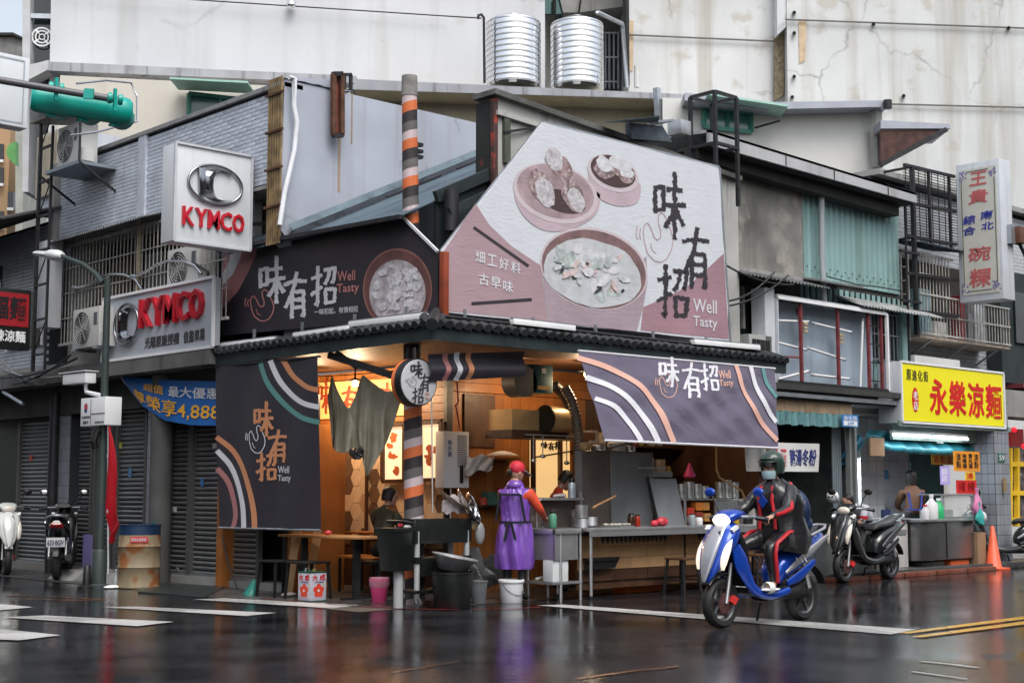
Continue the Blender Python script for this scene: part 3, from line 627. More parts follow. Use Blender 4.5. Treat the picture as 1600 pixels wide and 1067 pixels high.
# far left distance: tan tower, small roof, and sky
tb = thing('tan_apartment_building', 'distant tan apartment tower at the left edge with small windows', 'building', AD(5, 700, 52))
q = [AD(-150, 0, 52), AD(24, 0, 52)]
MB().prism([(q[0].x, q[0].y, 0), (q[1].x, q[1].y, 0), (q[1].x, q[1].y, AD(20, 190, 52).z), (q[0].x, q[0].y, AD(20, 185, 52).z)], FY * 8).build('wall', pm('tan_brick', (.42, .27, .15), .8, var=.1, vs=.5), tb)
for x0, y0_ in ((-4, 225), (-4, 262), (-4, 330), (-4, 395), (12, 300), (12, 420)):
    w_ = MB().prism([AD(x0, y0_, 51.9), AD(x0 + 9, y0_, 51.9), AD(x0 + 9, y0_ + 26, 51.9), AD(x0, y0_ + 26, 51.9)], FY * .2).build('window', GLASS_D, tb)
    MB().bar(AD(x0 - .5, y0_ + 27, 51.8), AD(x0 + 9.5, y0_ + 27, 51.8), .1).build('sill', WHITE, w_)
MB().prism([AD(24, 195, 50), AD(36, 190, 50), AD(36, 420, 50), AD(24, 440, 50)], FY * 3).build('side_wing', pm('pale_green_grey_wall', (.35, .36, .32), .8, var=.15, vs=2, streak=.5), tb)
o = MB().prism([AD(24, 221, 45), AD(14, 226, 45), AD(9, 237, 45), AD(12, 246, 45), AD(24, 258, 45)], FY * .3).build('green_awning', pm('green_plastic', (.12, .35, .1), .5)); tag(o, 'rounded green plastic window awning in front of the tan tower', 'awning')
rb = thing('dark_roofed_building', 'low building with grey weathered roof edge behind the white box sign at the left edge', 'building', AD(0, 700, 55))
MB().prism([AD(-200, 54, 55), AD(20, 52, 55), AD(37, 60, 55), AD(37, 300, 55), AD(-200, 300, 55)], FY * 4).build('wall', pm('weathered_grey', (.2, .2, .2), .9, var=.3, streak=.5), rb)
MB().prism([AD(-200, 52, 54.8), AD(20, 51, 54.8), AD(37, 59, 54.8), AD(37, 62, 54.8), AD(20, 55, 54.8), AD(-200, 57, 54.8)], FY * .3).build('roof_edge', DARK, rb)
tr = thing('tree', 'small patch of green tree foliage behind the black sign at the left edge', 'tree', AD(2, 760, 40))
mb = MB()
for _ in range(500):
    c = AD(random.gauss(-12, 14), random.gauss(572, 16), 40 + random.uniform(-1, 1)); d = V([random.uniform(-1, 1) for _ in range(3)]).normalized() * .12; e = d.cross(V((.3, .5, .8))).normalized() * .07
    mb.quad(c - d, c + e, c + d, c - e)
stuff(mb.build('leaves', pm('leaf_green', (.09, .13, .02), .6, var=.5, vs=3), tr))
MB().cyl((*AD(-12, 700, 40).xy, 0), AD(-12, 575, 40), .15, .08).build('trunk', BROWNWOOD, tr)
# ================================================================ signs and fittings of the left shop
r = (V((-.12, 7.55, 3.27)), V((0, -1, 0)), V((0, 0, 1)), 3.1, .93)
LBOX = pm('pale_grey_sign_face', (.46, .49, .54), .35, var=.05, streak=.25, scol=(.32, .33, .34))
REDL = pm('red_acrylic_letters', (.5, .01, .025), .25, var=.05, coat=.5)
bs = thing('shop_sign', 'long pale motorcycle shop sign board with chrome emblem, red raised letters and small grey writing', 'sign', (-.06, 6, 3.27))
MB().box((-.12, 4.45, 3.27), (-.02, 7.55, 4.2)).build('panel', LBOX, bs, bevel=.01)
mb = MB()
for a, b in (((-.14, 4.44, 3.25), (-.14, 7.56, 3.25)), ((-.14, 4.44, 4.2), (-.14, 7.56, 4.2)), ((-.14, 7.56, 3.25), (-.14, 7.56, 4.2)), ((-.14, 4.44, 3.25), (-.14, 4.44, 4.2))): mb.bar(a, b, .04, .04)
mb.build('frame', WHITE, bs)
def emblem(par, r, d=.06):
    mb = MB(); P, U, W_, W, H = r; N = U.cross(W_)
    c = P + U * (W / 2) + W_ * (H / 2) + N * (d * .6)
    def el(a, b, t): return c + U * (a * cos(t)) + W_ * (b * sin(t))
    mb.tube([el(W / 2, H / 2, 2 * pi * i / 40) for i in range(41)], min(W, H) * .036, 8)
    mb.build('emblem_ring', EMB, par, smooth=60)
    mb = MB()
    # crescent opening to the right
    vs = []; n = 24
    for i in range(n + 1):
        t = radians(50) + (2 * pi - radians(100)) * i / n; k = sin(pi * i / n)
        o1 = V((W * .36 * cos(t) + W * .06, H * .42 * sin(t))); i1 = V((W * .36 * cos(t) * (1 - .5 * k) + W * (.06 + .09 * k), H * .42 * sin(t) * (1 - .3 * k)))
        for q, z in ((o1, 0), ((o1 + i1) / 2, d * .9), (i1, 0)): vs.append(c + U * q.x + W_ * q.y + N * (z - d * .3))
    mb.add(vs, [(3 * i + a, 3 * i + 3 + a, 3 * i + 4 + a, 3 * i + 1 + a) for i in range(n) for a in (0, 1)])
    mb.build('emblem_crescent', EMB, par, smooth=50)
    q = [(-.33, .36), (-.2, .38), (-.2, -.34), (-.3, -.3)]
    MB().prism([c + U * (W * x) + W_ * (H * y) - N * .02 for x, y in q], N * (d * .9)).build('emblem_stem', EMB, par, bevel=.006)
emblem(bs, sub(r, .125, .2, .355, .84), .07)
P_, U_, W__, w0, h0 = r
for i, ch in enumerate('KYMCO'):
    q = sub(r, .372 + i * .112, .42, .372 + (i + 1) * .112 - .008, .86)
    text(MB(), ch, q, .07, .02).build('letter', REDL, bs)
text(MB(), '光陽原廠授權', sub(r, .40, .09, .71, .27), .004, .015).build('lettering', pm('dark_grey_print', (.05, .05, .055), .5), bs)
text(MB(), '信盈車業', sub(r, .75, .09, .93, .27), .004, .015).build('lettering', MATS['dark_grey_print'], bs)
cb = thing('cube_sign', 'white square light box sign with oval emblem and red letters above the long sign', 'sign', AY(330, 390, 3.7))
r2 = rect(AY, 272, 250, 392, 384, 3.7); P_, U_, _, w0, h0 = r2; h0 = 1.27; r2 = (P_, U_, _, w0, h0)
MB().box(P_, P_ + U_ * w0 + V((0, .32, h0))).build('box', pm('white_light_box', (.62, .65, .68), .35, var=.03, streak=.25, scol=(.45, .45, .44)), cb, bevel=.015)
mb = MB(); q = [P_, P_ + U_ * w0, P_ + U_ * w0 + V((0, 0, h0)), P_ + V((0, 0, h0))]
for a, b in zip(q, q[1:] + q[:1]): mb.bar(a - V((0, .01, 0)), b - V((0, .01, 0)), .03, .03)
mb.build('frame', pm('sign_frame_grey', (.5, .52, .55), .4), cb)
emblem(cb, sub(r2, .16, .43, .86, .83), .05)
for i, ch in enumerate('KYMCO'):
    text(MB(), ch, sub(r2, .10 + i * .163, .17, .10 + (i + 1) * .163 - .018, .36), .035, .02).build('letter', REDL, cb)
for x, y in ((396, 300), (396, 350)): MB().bar(AY(392, y, 3.8), AY(415, y, 3.8), .05).build('bracket', DARK, cb)
o = MB().box(*[AY(392, 380, 4.2), AY(410, 308, 4.2) + V((0, .05, 0))]).build('blank_sign', WHITE); tag(o, 'small blank white panel hanging just right of the square light box sign', 'sign')
# lamp arms over the long sign
def arm(px, label):
    pts = [AX(px[0][0], px[0][1], -.05)]
    n = len(px)
    t = thing('sign_lamp', label, 'lamp', AX(*px[-1], -.05), 0, 'curved lamp arms over the long sign')
    P3 = [AX(x, y, -.05) - V((.55 * i / (n - 1), 0, 0)) * 0 for i, (x, y) in enumerate(px)]
    MB().tube(P3, .022, 8).build('arm', CHROME, t, smooth=60)
    MB().ell(P3[0], (.05, .09, .035)).build('lamp_head', GALV, t, smooth=60)
arm([(117, 450), (135, 446), (150, 440), (160, 431), (175, 428), (195, 429), (212, 437), (222, 452)], 'left curved chrome lamp arm over the long shop sign')
arm([(208, 432), (228, 425), (245, 414), (262, 408), (285, 408), (305, 415), (315, 428)], 'right curved chrome lamp arm over the long shop sign')
cable('pipe_conduit', 'short dark conduit leaving the right lamp arm towards the dark billboard', [AX(305, 412, -.05), AX(325, 425, -.05), AX(325, 437, -.05)], .02, DARK)
# air conditioners
def ac(label, x0, y0_, z0, w_=.85, h_=.6, d_=.3, face='x', mat=None):
    """outdoor unit: fan side faces -x"""
    t = thing('air_conditioner', label, 'air conditioner', (x0, y0_, z0), 0, 'outdoor air conditioner units')
    mat = mat or pm('aged_white_casing', (.5, .5, .48), .5, var=.08, streak=.4)
    MB().box((x0, y0_ - w_ / 2, z0), (x0 + d_, y0_ + w_ / 2, z0 + h_)).build('casing', mat, t, bevel=.012)
    cy = y0_ + w_ * .13
    g = MB(); c = V((x0 - .012, cy, z0 + h_ / 2))
    for rr in (.25, .21, .17, .13, .09, .05): g.tube([c + V((0, rr * cos(a * pi / 12), rr * sin(a * pi / 12))) for a in range(25)], .005, 4)
    for a in range(8): g.bar(c, c + V((0, .25 * cos(a * pi / 4 + .2), .25 * sin(a * pi / 4 + .2))), .007)
    MB().cyl(c + V((.011, 0, 0)), c + V((.004, 0, 0)), .25, n=24).build('fan_opening', BLACK, t)
    g.build('fan_guard', pm('guard_grey', (.4, .4, .4), .5), t)
    MB().box((x0 - .008, y0_ - w_ * .42, z0 + h_ * .55), (x0, y0_ - w_ * .3, z0 + h_ * .85)).build('badge', pm('badge_grey', (.1, .1, .12), .5), t)
    for s in (-1, 1): MB().bar((x0 + .35, y0_ + s * w_ * .4, z0 - .02), (x0 - .05, y0_ + s * w_ * .4, z0 - .02), .04).build('bracket', GALV, t)
    MB().box((x0 + .02, y0_ - w_ / 2 - .1, z0), (x0 + .22, y0_ - w_ / 2 - .004, z0 + .2)).build('valve_cover', mat, t)
    return t
c = AX(133, 543, -.35); ac('aged air conditioner left of the street lamp pole, under the barred window', -.35, c.y, c.z)
c = AX(284, 452, -.05); ac('air conditioner with visible fan above the long shop sign, under the square light box', -.05, c.y, c.z)
# the high unit on its bracket under a little roof
c = AX(105, 262, -.5)
hk = ac('old air conditioner high on the tiled wall under a small tin roof', -.5, c.y, c.z + .05, .7, .62, .32)
bk = thing('air_conditioner_shelf', 'grey steel shelf and small tin roof holding the high air conditioner', 'bracket', (-.3, c.y, c.z - .1))
MB().box((-.62, c.y - .6, c.z - .05), (.05, c.y + .5, c.z + .0)).build('shelf', pm('blue_grey_steel', (.22, .26, .3), .5, .3), bk)
MB().sheet(lambda u, v: (.08 - .85 * v, c.y - .65 + 1.45 * u, c.z + .93 - .12 * v), 8, 2, .02, uv=False).build('tin_roof', pm('tin_roof', (.2, .19, .17), .7, var=.3), bk)
for y in (-.6, .75): MB().bar((-.6, c.y + y, c.z - .02), (-.6, c.y + y, c.z + .85), .03).bar((.02, c.y + y, c.z - .4), (-.6, c.y + y, c.z - .02), .03).build('strut', DARK, bk)
# black lattice mast
lm = thing('lattice_mast', 'tall narrow black lattice sign mast at the far left', 'mast', AX(54, 560, -.5))
A0, A1 = AX(51, 580, -.5), AX(54, 190, -.5)
A1 = V((-.5, A0.y, A1.z)); dy = -.42
MB().bar(A0, A1, .05).build('upright', DARK, lm); MB().bar(A0 + V((0, dy, 0)), A1 + V((0, dy, -.2)), .035).build('upright', DARK, lm)
for k in range(7):
    z = A0.z + .25 + k * .55; MB().bar((-.5, A0.y, z), (-.5, A0.y + dy, z + .0), .035).build('rung', DARK, lm)
    if k % 2 == 0: MB().bar((-.5, A0.y, z), (-.5, A0.y + dy, z + .55), .015).build('brace', DARK, lm)
r = rect(AY, 72, 376, 97, 512, 9.0)
o = MB().box(r[0], r[0] + r[1] * r[3] + V((0, .3, r[4]))).build('blank_white_sign', pm('dirty_white_panel', (.52, .54, .57), .5, var=.06, streak=.3), bevel=.01); tag(o, 'blank dirty white sign box standing out left of the barred window', 'sign')
# black restaurant sign
r = rect(AY, -30, 450, 48, 545, 8.2)
bk = thing('black_sign', 'black sign with red seal square and white brush writing at the left edge', 'sign', r[0])
MB().box(r[0], r[0] + r[1] * r[3] + V((0, .15, r[4]))).build('panel', pm('black_sign_face', (.008, .010, .010), .4), bk, bevel=.01)
sq = sub(r, .18, .38, .95, .93)
RS = pm('seal_red', (.3, .008, .015), .5, var=.15, vs=8)
MB().prism([sq[0] + U_ * 0, sq[0] + sq[1] * sq[3], sq[0] + sq[1] * sq[3] + sq[2] * sq[4], sq[0] + sq[2] * sq[4]], (0, -.01, 0)).build('seal', RS, bk)
text(MB(), '麵', sub(sq, .5, .2, .92, .88), .004, .02, gap=.012).build('lettering', BLACK, bk); text(MB(), '福', sub(sq, .06, .2, .46, .88), .004, .02, gap=.012).build('lettering', BLACK, bk)
text(MB(), '香辣涼麵', sub(r, .05, .12, .9, .31), .004, .015).build('lettering', WHITE, bk)
r = rect(AY, -40, 82, 45, 194, 6.0)
ws = thing('white_light_box', 'blank white light box sign behind the traffic light arm at the left edge', 'sign', r[0])
MB().box(r[0], r[0] + r[1] * r[3] + V((0, .25, r[4]))).build('box', pm('white_light_box', (.66, .69, .72)), ws, bevel=.015)
q = sub(r, .1, .06, .9, .94); mb = MB(); k = [q[0], q[0] + q[1] * q[3], q[0] + q[1] * q[3] + q[2] * q[4], q[0] + q[2] * q[4]]
for a, b in zip(k, k[1:] + k[:1]): mb.bar(a, b, .012, .02)
mb.build('inner_frame', GALV, ws)
# blue and yellow sagging banner
bt = [(192, 588), (230, 592), (280, 594), (345, 596)]; bb = [(197, 602), (225, 634), (262, 657), (300, 664), (345, 665)]
def ip(L, u):
    u *= len(L) - 1; i = min(int(u), len(L) - 2); f = u - i; return (L[i][0] + (L[i + 1][0] - L[i][0]) * f, L[i][1] + (L[i + 1][1] - L[i][1]) * f)
def bsurf(a, b, g=0):
    t, o_ = ip(bt, a), ip(bb, a); p = AX(t[0] + (o_[0] - t[0]) * (1 - b), t[1] + (o_[1] - t[1]) * (1 - b), .12); p.x += -.04 * sin(3 * a + 2 * b) - g; return p
hb = thing('sagging_banner', 'blue vinyl banner with orange and white characters sagging under the shop arcade', 'banner', AX(270, 664, .12))
MB().sheet(lambda u, v: bsurf(u, v), 24, 8, .003).build('cloth', pm('blue_vinyl', (.005, .12, .42), .45, var=.2, vs=2), hb, smooth=60)
def stext(s, a0, b0, a1, b1, mat, bold=.02):
    vs, fs, _ = glyph(s, .008); MB().add([bsurf(a0 + (a1 - a0) * x, b0 + (b1 - b0) * y + (.0), .012 + (z + .5) * .003) for x, y, z in vs], fs).build('lettering', mat, hb)
OY = pm('orange_yellow_print', (.85, .42, .03), .5); 
stext('尊榮享4,888', .16, .1, .99, .52, OY, .03); stext('超值', .3, .62, .5, .85, OY); stext('最大優惠', .55, .6, .97, .85, WHITE)
cable('banner_cord', 'thin cord holding the sagging blue banner up to the long sign', [AX(172, 560, -.05), AX(196, 600, .1)], .008, WHITE)
# red feather flag
fl = thing('feather_flag', 'tall red feather flag behind the street lamp pole', 'flag', (-.35, 5.6, 0))
ctr = [(168, 655, 172), (168, 690, 178), (169, 730, 179), (169, 770, 179), (169, 800, 184), (169, 820, 191), (170, 838, 179), (173, 848, 175)]
def fs_(u, v):
    k = v * (len(ctr) - 1); i = min(int(k), len(ctr) - 2); f = k - i; a, b = ctr[i], ctr[i + 1]
    p = AX(a[0] + (b[0] - a[0]) * f + u * ((a[2] + (b[2] - a[2]) * f) - (a[0] + (b[0] - a[0]) * f)), a[1] + (b[1] - a[1]) * f, -.3); p.x += .04 * sin(u * 5 + v * 9); return p
MB().sheet(fs_, 8, 24, .003).build('cloth', pm('red_flag_cloth', (.55, .008, .02), .6, var=.1), fl, smooth=60)
MB().tube([AX(169, 905, -.28), AX(169, 700, -.28), AX(169, 655, -.28)], .012, 6).build('pole', WHITE, fl)
for k in range(5): disc(MB(), (fs_(.15, .12 + k * .12), V((0, -1, 0)), V((0, 0, 1)), .1, .1), .3, .5, .022, .03, gap=.05).build('white_mark', WHITE, fl)
# street lamp
PB = AZ(154, 918); LT = AX(163, 436, PB.x)
sp = thing('street_lamp', 'dark green steel street lamp pole with a white LED head on a curved arm', 'street lamp', PB)
PG = pm('dark_green_pole_paint', (.035, .05, .048), .5, var=.2, vs=3, streak=.4)
MB().cyl(PB, (PB.x, PB.y, LT.z), .062, .045, 16).build('pole', PG, sp, smooth=60)
MB().lathe([(.14, 0), (.14, .04), (.1, .06), (.1, .5), (.085, .52)], PB, 16).build('base', PG, sp, smooth=40)
H1 = V((PB.x, PB.y, LT.z))
hp = [AX(160, 442, PB.x), AX(150, 428, PB.x), AX(130, 413, PB.x), AX(96, 400, PB.x)]
MB().tube([H1] + hp, .035, 8).build('arm', PG, sp, smooth=60)
hd = hp[-1]; h2 = AX(35, 394, PB.x)
d = (h2 - hd).normalized()
MB().loft([[hd + d * t + V((wd * cos(a), 0, hh * sin(a))) for a in [2 * pi * i / 12 for i in range(12)]] for t, wd, hh in ((-.04, .05, .04), (.1, .11, .085), (.28, .13, .085), (.34, .12, .05), (.75, .11, .045), (.82, .06, .03))]).build('led_head', pm('lamp_head_white', (.6, .62, .62), .4), sp, smooth=50)
# camera and control box on the pole
c1, c2 = AX(106, 594, PB.x), AX(142, 590, PB.x)
cc = thing('security_camera', 'white bullet security camera in a housing on the street lamp pole', 'security camera', c1)
MB().bar(c1, c2, .17, .15).build('housing', WHITE, cc, bevel=.02)
MB().bar(c1 + V((0, .05, -.01)), c1 - V((0, .003, .01)), .12, .1).build('lens', BLACK, cc)
MB().bar(c1 + V((0, .09, .095)), c2 + V((0, -.02, .095)), .21, .012).build('sun_shield', WHITE, cc)
MB().tube([c2 - V((0, -.15, .08)), c2 - V((0, -.12, .2)), V((PB.x, PB.y, c2.z - .28))], .03, 8).build('arm', WHITE, cc, smooth=60)
q = rect(AX, 126, 621, 164, 665, PB.x - .12)
bx = thing('control_box', 'white control box with red and blue shield mark strapped to the street lamp pole', 'box', q[0])
MB().box(q[0] + V((.25, 0, 0)), q[0] + q[1] * q[3] + V((0, 0, q[4]))).build('case', WHITE, bx, bevel=.01)
disc(MB(), q, .22, .68, .05, .055, gap=.002).build('mark', pm('mark_red', (.5, .03, .05), .5), bx); disc(MB(), q, .22, .60, .045, .05, gap=.004, a0=pi, a1=2 * pi, n=10).build('mark', pm('mark_blue', (.02, .05, .2), .5), bx)
text(MB(), '守望相助', sub(q, .05, .27, .4, .37), .002).build('lettering', DARK, bx); text(MB(), '錄影中', sub(q, .12, .07, .34, .2), .002).build('lettering', DARK, bx); text(MB(), '監視系統', sub(q, .62, .07, .97, .15), .002).build('lettering', DARK, bx)
MB().bar(q[0] + V((-.002, -q[3] * .43, .02)), q[0] + V((-.002, -q[3] * .43, q[4] - .02)), .008, .004).bar(q[0] + V((-.002, -q[3] * .45, q[4] * .42)), q[0] + V((-.002, -q[3], q[4] * .42)), .008).build('door_gap', DARK, bx)
o = MB().tube([V((PB.x - .1, PB.y - .02, 2.15)), V((PB.x - .14, PB.y, 2.0)), V((PB.x - .1, PB.y + .02, 1.9))], .05, 8).build('cable_coil', BLACK); tag(o, 'lump of black cable coil on the lamp pole below the white control box', 'cable')
# traffic light arm, seen from behind
TG = pm('traffic_green_paint', (.0, .33, .27), .4, var=.1, vs=4, coat=.3)
a0, a1 = AD(48, 152, 13.6), AD(206, 176, 14.0); ax_ = (a1 - a0).normalized(); up = V((0, 0, 1)); up = (up - ax_ * up.dot(ax_)).normalized()
tl = thing('traffic_light', 'teal green horizontal traffic light housing seen from behind on its arm at the upper left', 'traffic light', a0)
R_ = .14; cx_ = ax_.cross(up)
def capsule(r0): return [[a0 + ax_ * t + up * (rr * r0 * cos(b)) + cx_ * (rr * r0 * .8 * sin(b)) for b in [2 * pi * i / 20 for i in range(20)]] for t, rr in ((0, .8), (.03, .96), (.06, 1), ((a1 - a0).length - .08, 1), ((a1 - a0).length - .03, .93), ((a1 - a0).length, .7))]
MB().loft(capsule(R_)).build('housing', TG, tl, smooth=50)
for k in range(3):
    c = a0 + ax_ * (.2 + k * .31) + cx_ * .05 * (1 if cx_.dot(FY) > 0 else -1)
    fwd = FY
    MB().lathe([(.13, 0), (.13, .25), (.122, .25), (.118, .02)], c, 18, ax=fwd).build('visor', TG, tl, smooth=50)
    MB().box((-.045, -.03, -.01), (.045, .03, .01)).build('hinge', TG, tl, w=False).matrix_local = RM[tl.name].inverted() @ Matrix.Translation(c - up * .15 - FY * .02)
pa, pb_ = AD(-60, 122, 13.2), AD(186, 163, 13.85)
MB().tube([pa - FY * .17, pb_ - FY * .17], .035, 10).build('mounting_arm', pm('dark_grey_pipe', (.12, .12, .13), .45, .4), tl, smooth=60)
for px in ((95, 140), (186, 157)):
    c = AD(px[0], px[1] + 4, 13.6) - FY * .14
    for s in (-.05, .05): MB().lathe([(.05, -.02), (.055, 0), (.05, .02)], c + ax_ * s, 14, ax=ax_).build('clamp', TG, tl, smooth=50)
    MB().bar(c + V((0, 0, .1)), c - V((0, 0, .12)), .03).build('bolt', TG, tl)
MB().bar(AD(137, 152, 13.6) - FY * .12, AD(152, 153, 13.6) - FY * .12, .03, .1).build('terminal_cover', TG, tl)
cable('cable', 'grey cable looping from the traffic light down past the cream roof house', [AD(120, 131, 15), AD(165, 126, 15.5), AD(205, 130, 16), AD(214, 150, 16), AD(214, 190, 16), AD(150, 207, 15), AD(110, 212, 15)], .012, GALV)
for k, (p, q_) in enumerate((((0, 590), (120, 560)), ((0, 575), (95, 588)), ((20, 600), (110, 555)), ((0, 560), (60, 600)), ((15, 585), (75, 600)))):
    cable('cable', ('lowest', 'second', 'third', 'fourth', 'highest')[k] + ' of the loose service cables over the far left arcade', [AX(*p, -.3), AX(*q_, -.2)], .018, pm('cable_grey', (.2, .2, .2), .5) if k % 2 else BLACK, sag=.08, group='loose cables over the far left arcade')
cable('arcade_tube', 'grey fluorescent tube holder slanting under the far left arcade', [AX(5, 612, -.1), AX(36, 631, -.1)], .03, GALV)
# ================================================================ corner stall
def cr(pts, k=6):
    out = []; P = [pts[0]] + list(pts) + [pts[-1]]
    for i in range(1, len(P) - 2):
        a, b, c, d = [V(p) for p in P[i - 1:i + 3]]
        for j in range(k):
            t = j / k; out.append(.5 * (2 * b + (c - a) * t + (2 * a - 5 * b + 4 * c - d) * t * t + (3 * b - a - 3 * c + d) * t ** 3))
    out.append(V(pts[-1])); return [tuple(p) for p in out]
PXR = (V((0, 0, 0)), V((1, 0, 0)), V((0, 0, 1)), 1, 1)
def sx(x0): return lambda px, py, g: AX(px, py, x0 - g)
def sy(y0): return lambda px, py, g: AY(px, py, y0 - g)
def ppoly(name, pts, S, g, mat, par):
    q = [S(x, y, g) for x, y in pts]; o = MB().quad(*q).build(name, mat, par); return o
def pline(name, pts, wd, S, g, mat, par, jag=0., k=6):
    mb = MB(); ribbon(mb, cr(pts, k) if len(pts) > 2 else pts, wd, PXR, jag, gap=g, step=4, surf=lambda a, b, gg: S(a, b, gg)); return mb.build(name, mat, par)
def pbrush(ch, box, S, g, mat, par, wd=.12, sh=0., jag=.3):
    x0, y0, x1, y1 = box; r = (None, None, None, x1 - x0, y1 - y0); mb = MB()
    for i, st in enumerate(CH[ch]):
        ribbon(mb, [(x / 100, y / 100) for x, y in st], wd * (x1 - x0), (V((0, 0, 0)), V((1, 0, 0)), V((0, 0, 1)), x1 - x0, y1 - y0), jag, gap=g + .0005 * i, step=(x1 - x0) * .05, surf=lambda a, b, gg: S(x0 + a, y1 - b + sh * a, gg))
    return mb.build('brush_character', mat, par)
def phand(box, S, g, mat, par, wd=1.6, sh=0.):
    x0, y0, x1, y1 = box; mb = MB()
    hand(mb, (V((0, 0, 0)), V((1, 0, 0)), V((0, 0, 1)), x1 - x0, y1 - y0), wd, surf=lambda a, b, gg: S(x0 + a, y1 - b + sh * a, gg), gap=g)
    return mb.build('hand_mark', mat, par)
def ptext(s, box, S, g, mat, par, bold=.01, sh=0., name='lettering'):
    x0, y0, x1, y1 = box; vs, fs, _ = glyph(s, bold)
    return MB().add([S(x0 + (x1 - x0) * x, y1 - (y1 - y0) * y + sh * (x1 - x0) * x, g + (z + .5) * .003) for x, y, z in vs], fs).build(name, mat, par)
def pell(name, c, rx, ry, S, g, mat, par, rot=0., n=36, a0=0, a1=2 * pi, inner=0., wob=0., clip=None):
    q = []
    for i in range(n + (0 if a1 - a0 > 6.28 else 1)):
        t = a0 + (a1 - a0) * i / n; k = 1 + random.uniform(-wob, wob); x, y = rx * cos(t) * k, ry * sin(t) * k
        X_, Y_ = c[0] + x * cos(rot) - y * sin(rot), c[1] + x * sin(rot) + y * cos(rot)
        if clip: Y_ = min(Y_, clip)
        q.append((X_, Y_))
    return ppoly(name, q, S, g, mat, par)
stall = thing('food_stall', 'corner food stall of orange stained planks with a dark tiled eave and pebbled hexagon wall', 'food stall', (2.5, 2, 0))
# ---- upper corrugated roof
RB = pm('blue_grey_roof_sheet', (.10, .14, .17), .35, .5, var=.2, vs=1.6, streak=.5, scol=(.07, .1, .12))
def rp(u, v):
    x = .02 + 3.6 * u; y = .75 + (3.1 - .75) * v if x > 0 else 0; y = (.62 + .25 * u) + v * ((3.1 if x > .3 else 4.55) - (.62 + .25 * u)); return (x, y, 4.53 + .38 * (x) + .0)
MB().sheet(lambda u, v: (.02 + 3.7 * u, .62 + .3 * u + v * (4.55 - .62 - .3 * u if u < .02 else 3.1 - .62 - .3 * u), 4.52 + .47 * (3.7 * u) + .018 * max(0, sin(v * 2 * pi * 22))), 30, 132, .01, uv=False).build('roof_sheet', RB, stall)
MB().prism([(.02, 3.1, 4.50), (.02, 4.6, 4.62), (.02, 4.6, 4.68), (.25, 3.1, 4.75)], (.02, 0, 0)).build('roof_end', RB, stall)
MB().bar((.0, .6, 4.5), (.0, 4.6, 4.6), .05, .05).build('eave_trim', DARK, stall)
MB().sheet(lambda u, v: (.1 + 3.6 * u, 3.06 - .02 - .10 * (1 - v), 4.67 + .47 * 3.6 * u + .09 * v), 24, 2, .01, uv=False).build('flashing', pm('light_blue_flashing', (.10, .14, .165), .45, .3, var=.4, vs=3, streak=.6), stall)
for x0, L in ((.9, .9), (2.1, .8)): MB().bar((x0, 2.0, 4.65 + .47 * x0), (x0 + L, 2.0, 4.65 + .47 * (x0 + L)), .05, .02).build('roof_clip', DARK, stall)
MB().prism([(.6, .66, 3.3), (3.7, .9, 3.3), (3.7, .9, 6.2), (.6, .66, 4.8)], (0, .05, 0)).build('dark_gap_panel', pm('dark_green_steel', (.03, .04, .042), .6, .3, var=.3), stall)  # dark sheet put where the space under the roof is open and dark
MB().bar((.56, .63, 4.82), (3.6, .86, 6.24), .06, .14).build('verge_trim', pm('dark_green_steel', (.03, .04, .042)), stall)
MB().bar((.62, .45, 4.62), (1.5, .45, 5.05), .05, .1).build('verge_rail', MATS['dark_green_steel'], stall)
MB().cyl((.7, .5, 4.4), (.7, .5, 4.9), .09, n=12).build('vent_stub', DARK, stall, smooth=60)
# ---- boarded parapet wall behind the white billboard
pw = thing('parapet_wall', 'stained pale gable wall with dark red-flecked end, rising behind the white billboard', 'wall', (3.5, .8, 3.3))
SW = pm('stained_pale_wall', (.42, .42, .4), .85, var=.12, vs=1.5, streak=.8, scol=(.08, .08, .07), bump=.2, bs=15)
MB().prism([(1.51, .6, 3.3), (6.4, .6, 3.3), (6.4, .6, 5.9), (4.03, .6, 6.1), (1.51, .6, 6.22)], (0, .36, 0)).build('wall', SW, pw)
MB().bar((1.42, .72, 6.27), (6.4, .72, 5.92), .42, .07).build('coping', pm('dark_stained_coping', (.10, .10, .095), .8, var=.4, vs=4), pw)
MB().bar((1.5, .57, 6.02), (5.4, .57, 5.82), .06, .06).build('rail', SW, pw)
MB().box((1.49, .62, 4.6), (1.505, .95, 6.2)).build('end_panel', pm('peeling_black_red_panel', (.02, .022, .02), .7, var=.3, spots=(5, .62, (.3, .04, .02), .8)), pw)
MB().box((1.46, .58, 4.6), (1.53, .64, 6.2)).build('corner_post', pm('peeling_red_post', (.06, .03, .025), .7, var=.3, spots=(6, .55, (.35, .05, .03), .9)), pw)
MB().bar((1.6, .55, 5.78), (2.3, .55, 5.98), .03).build('rod', DARK, pw)
MB().box((1.62, .55, 5.4), (1.72, .6, 6.0)).build('stain_patch', pm('green_black_patch', (.07, .08, .06), .8, var=.4, vs=8), pw)
gs = thing('roof_flashing_scrap', 'loose blue grey folded metal sheets lying on the gable wall under the vent pipe', 'metal sheets', AY(990, 200, .5))
MB().sheet(lambda u, v: AY(945 + 85 * u, 190 - 10 * v * u + 2, .5 - .4 * v), 6, 2, .01, uv=False).build('sheet', pm('light_blue_flashing', (.2, .3, .36)), gs)
MB().prism([AY(985, 192, .45), AY(1036, 198, .45), AY(1050, 222, .45), AY(987, 217, .45)], (0, .1, 0)).build('sheet', pm('slate_sheet', (.09, .11, .13), .5, .3, var=.4, vs=6), gs)
MB().bar(AY(1020, 192, .44), AY(1045, 190, .44), .2, .03).build('cap', GALV, gs)
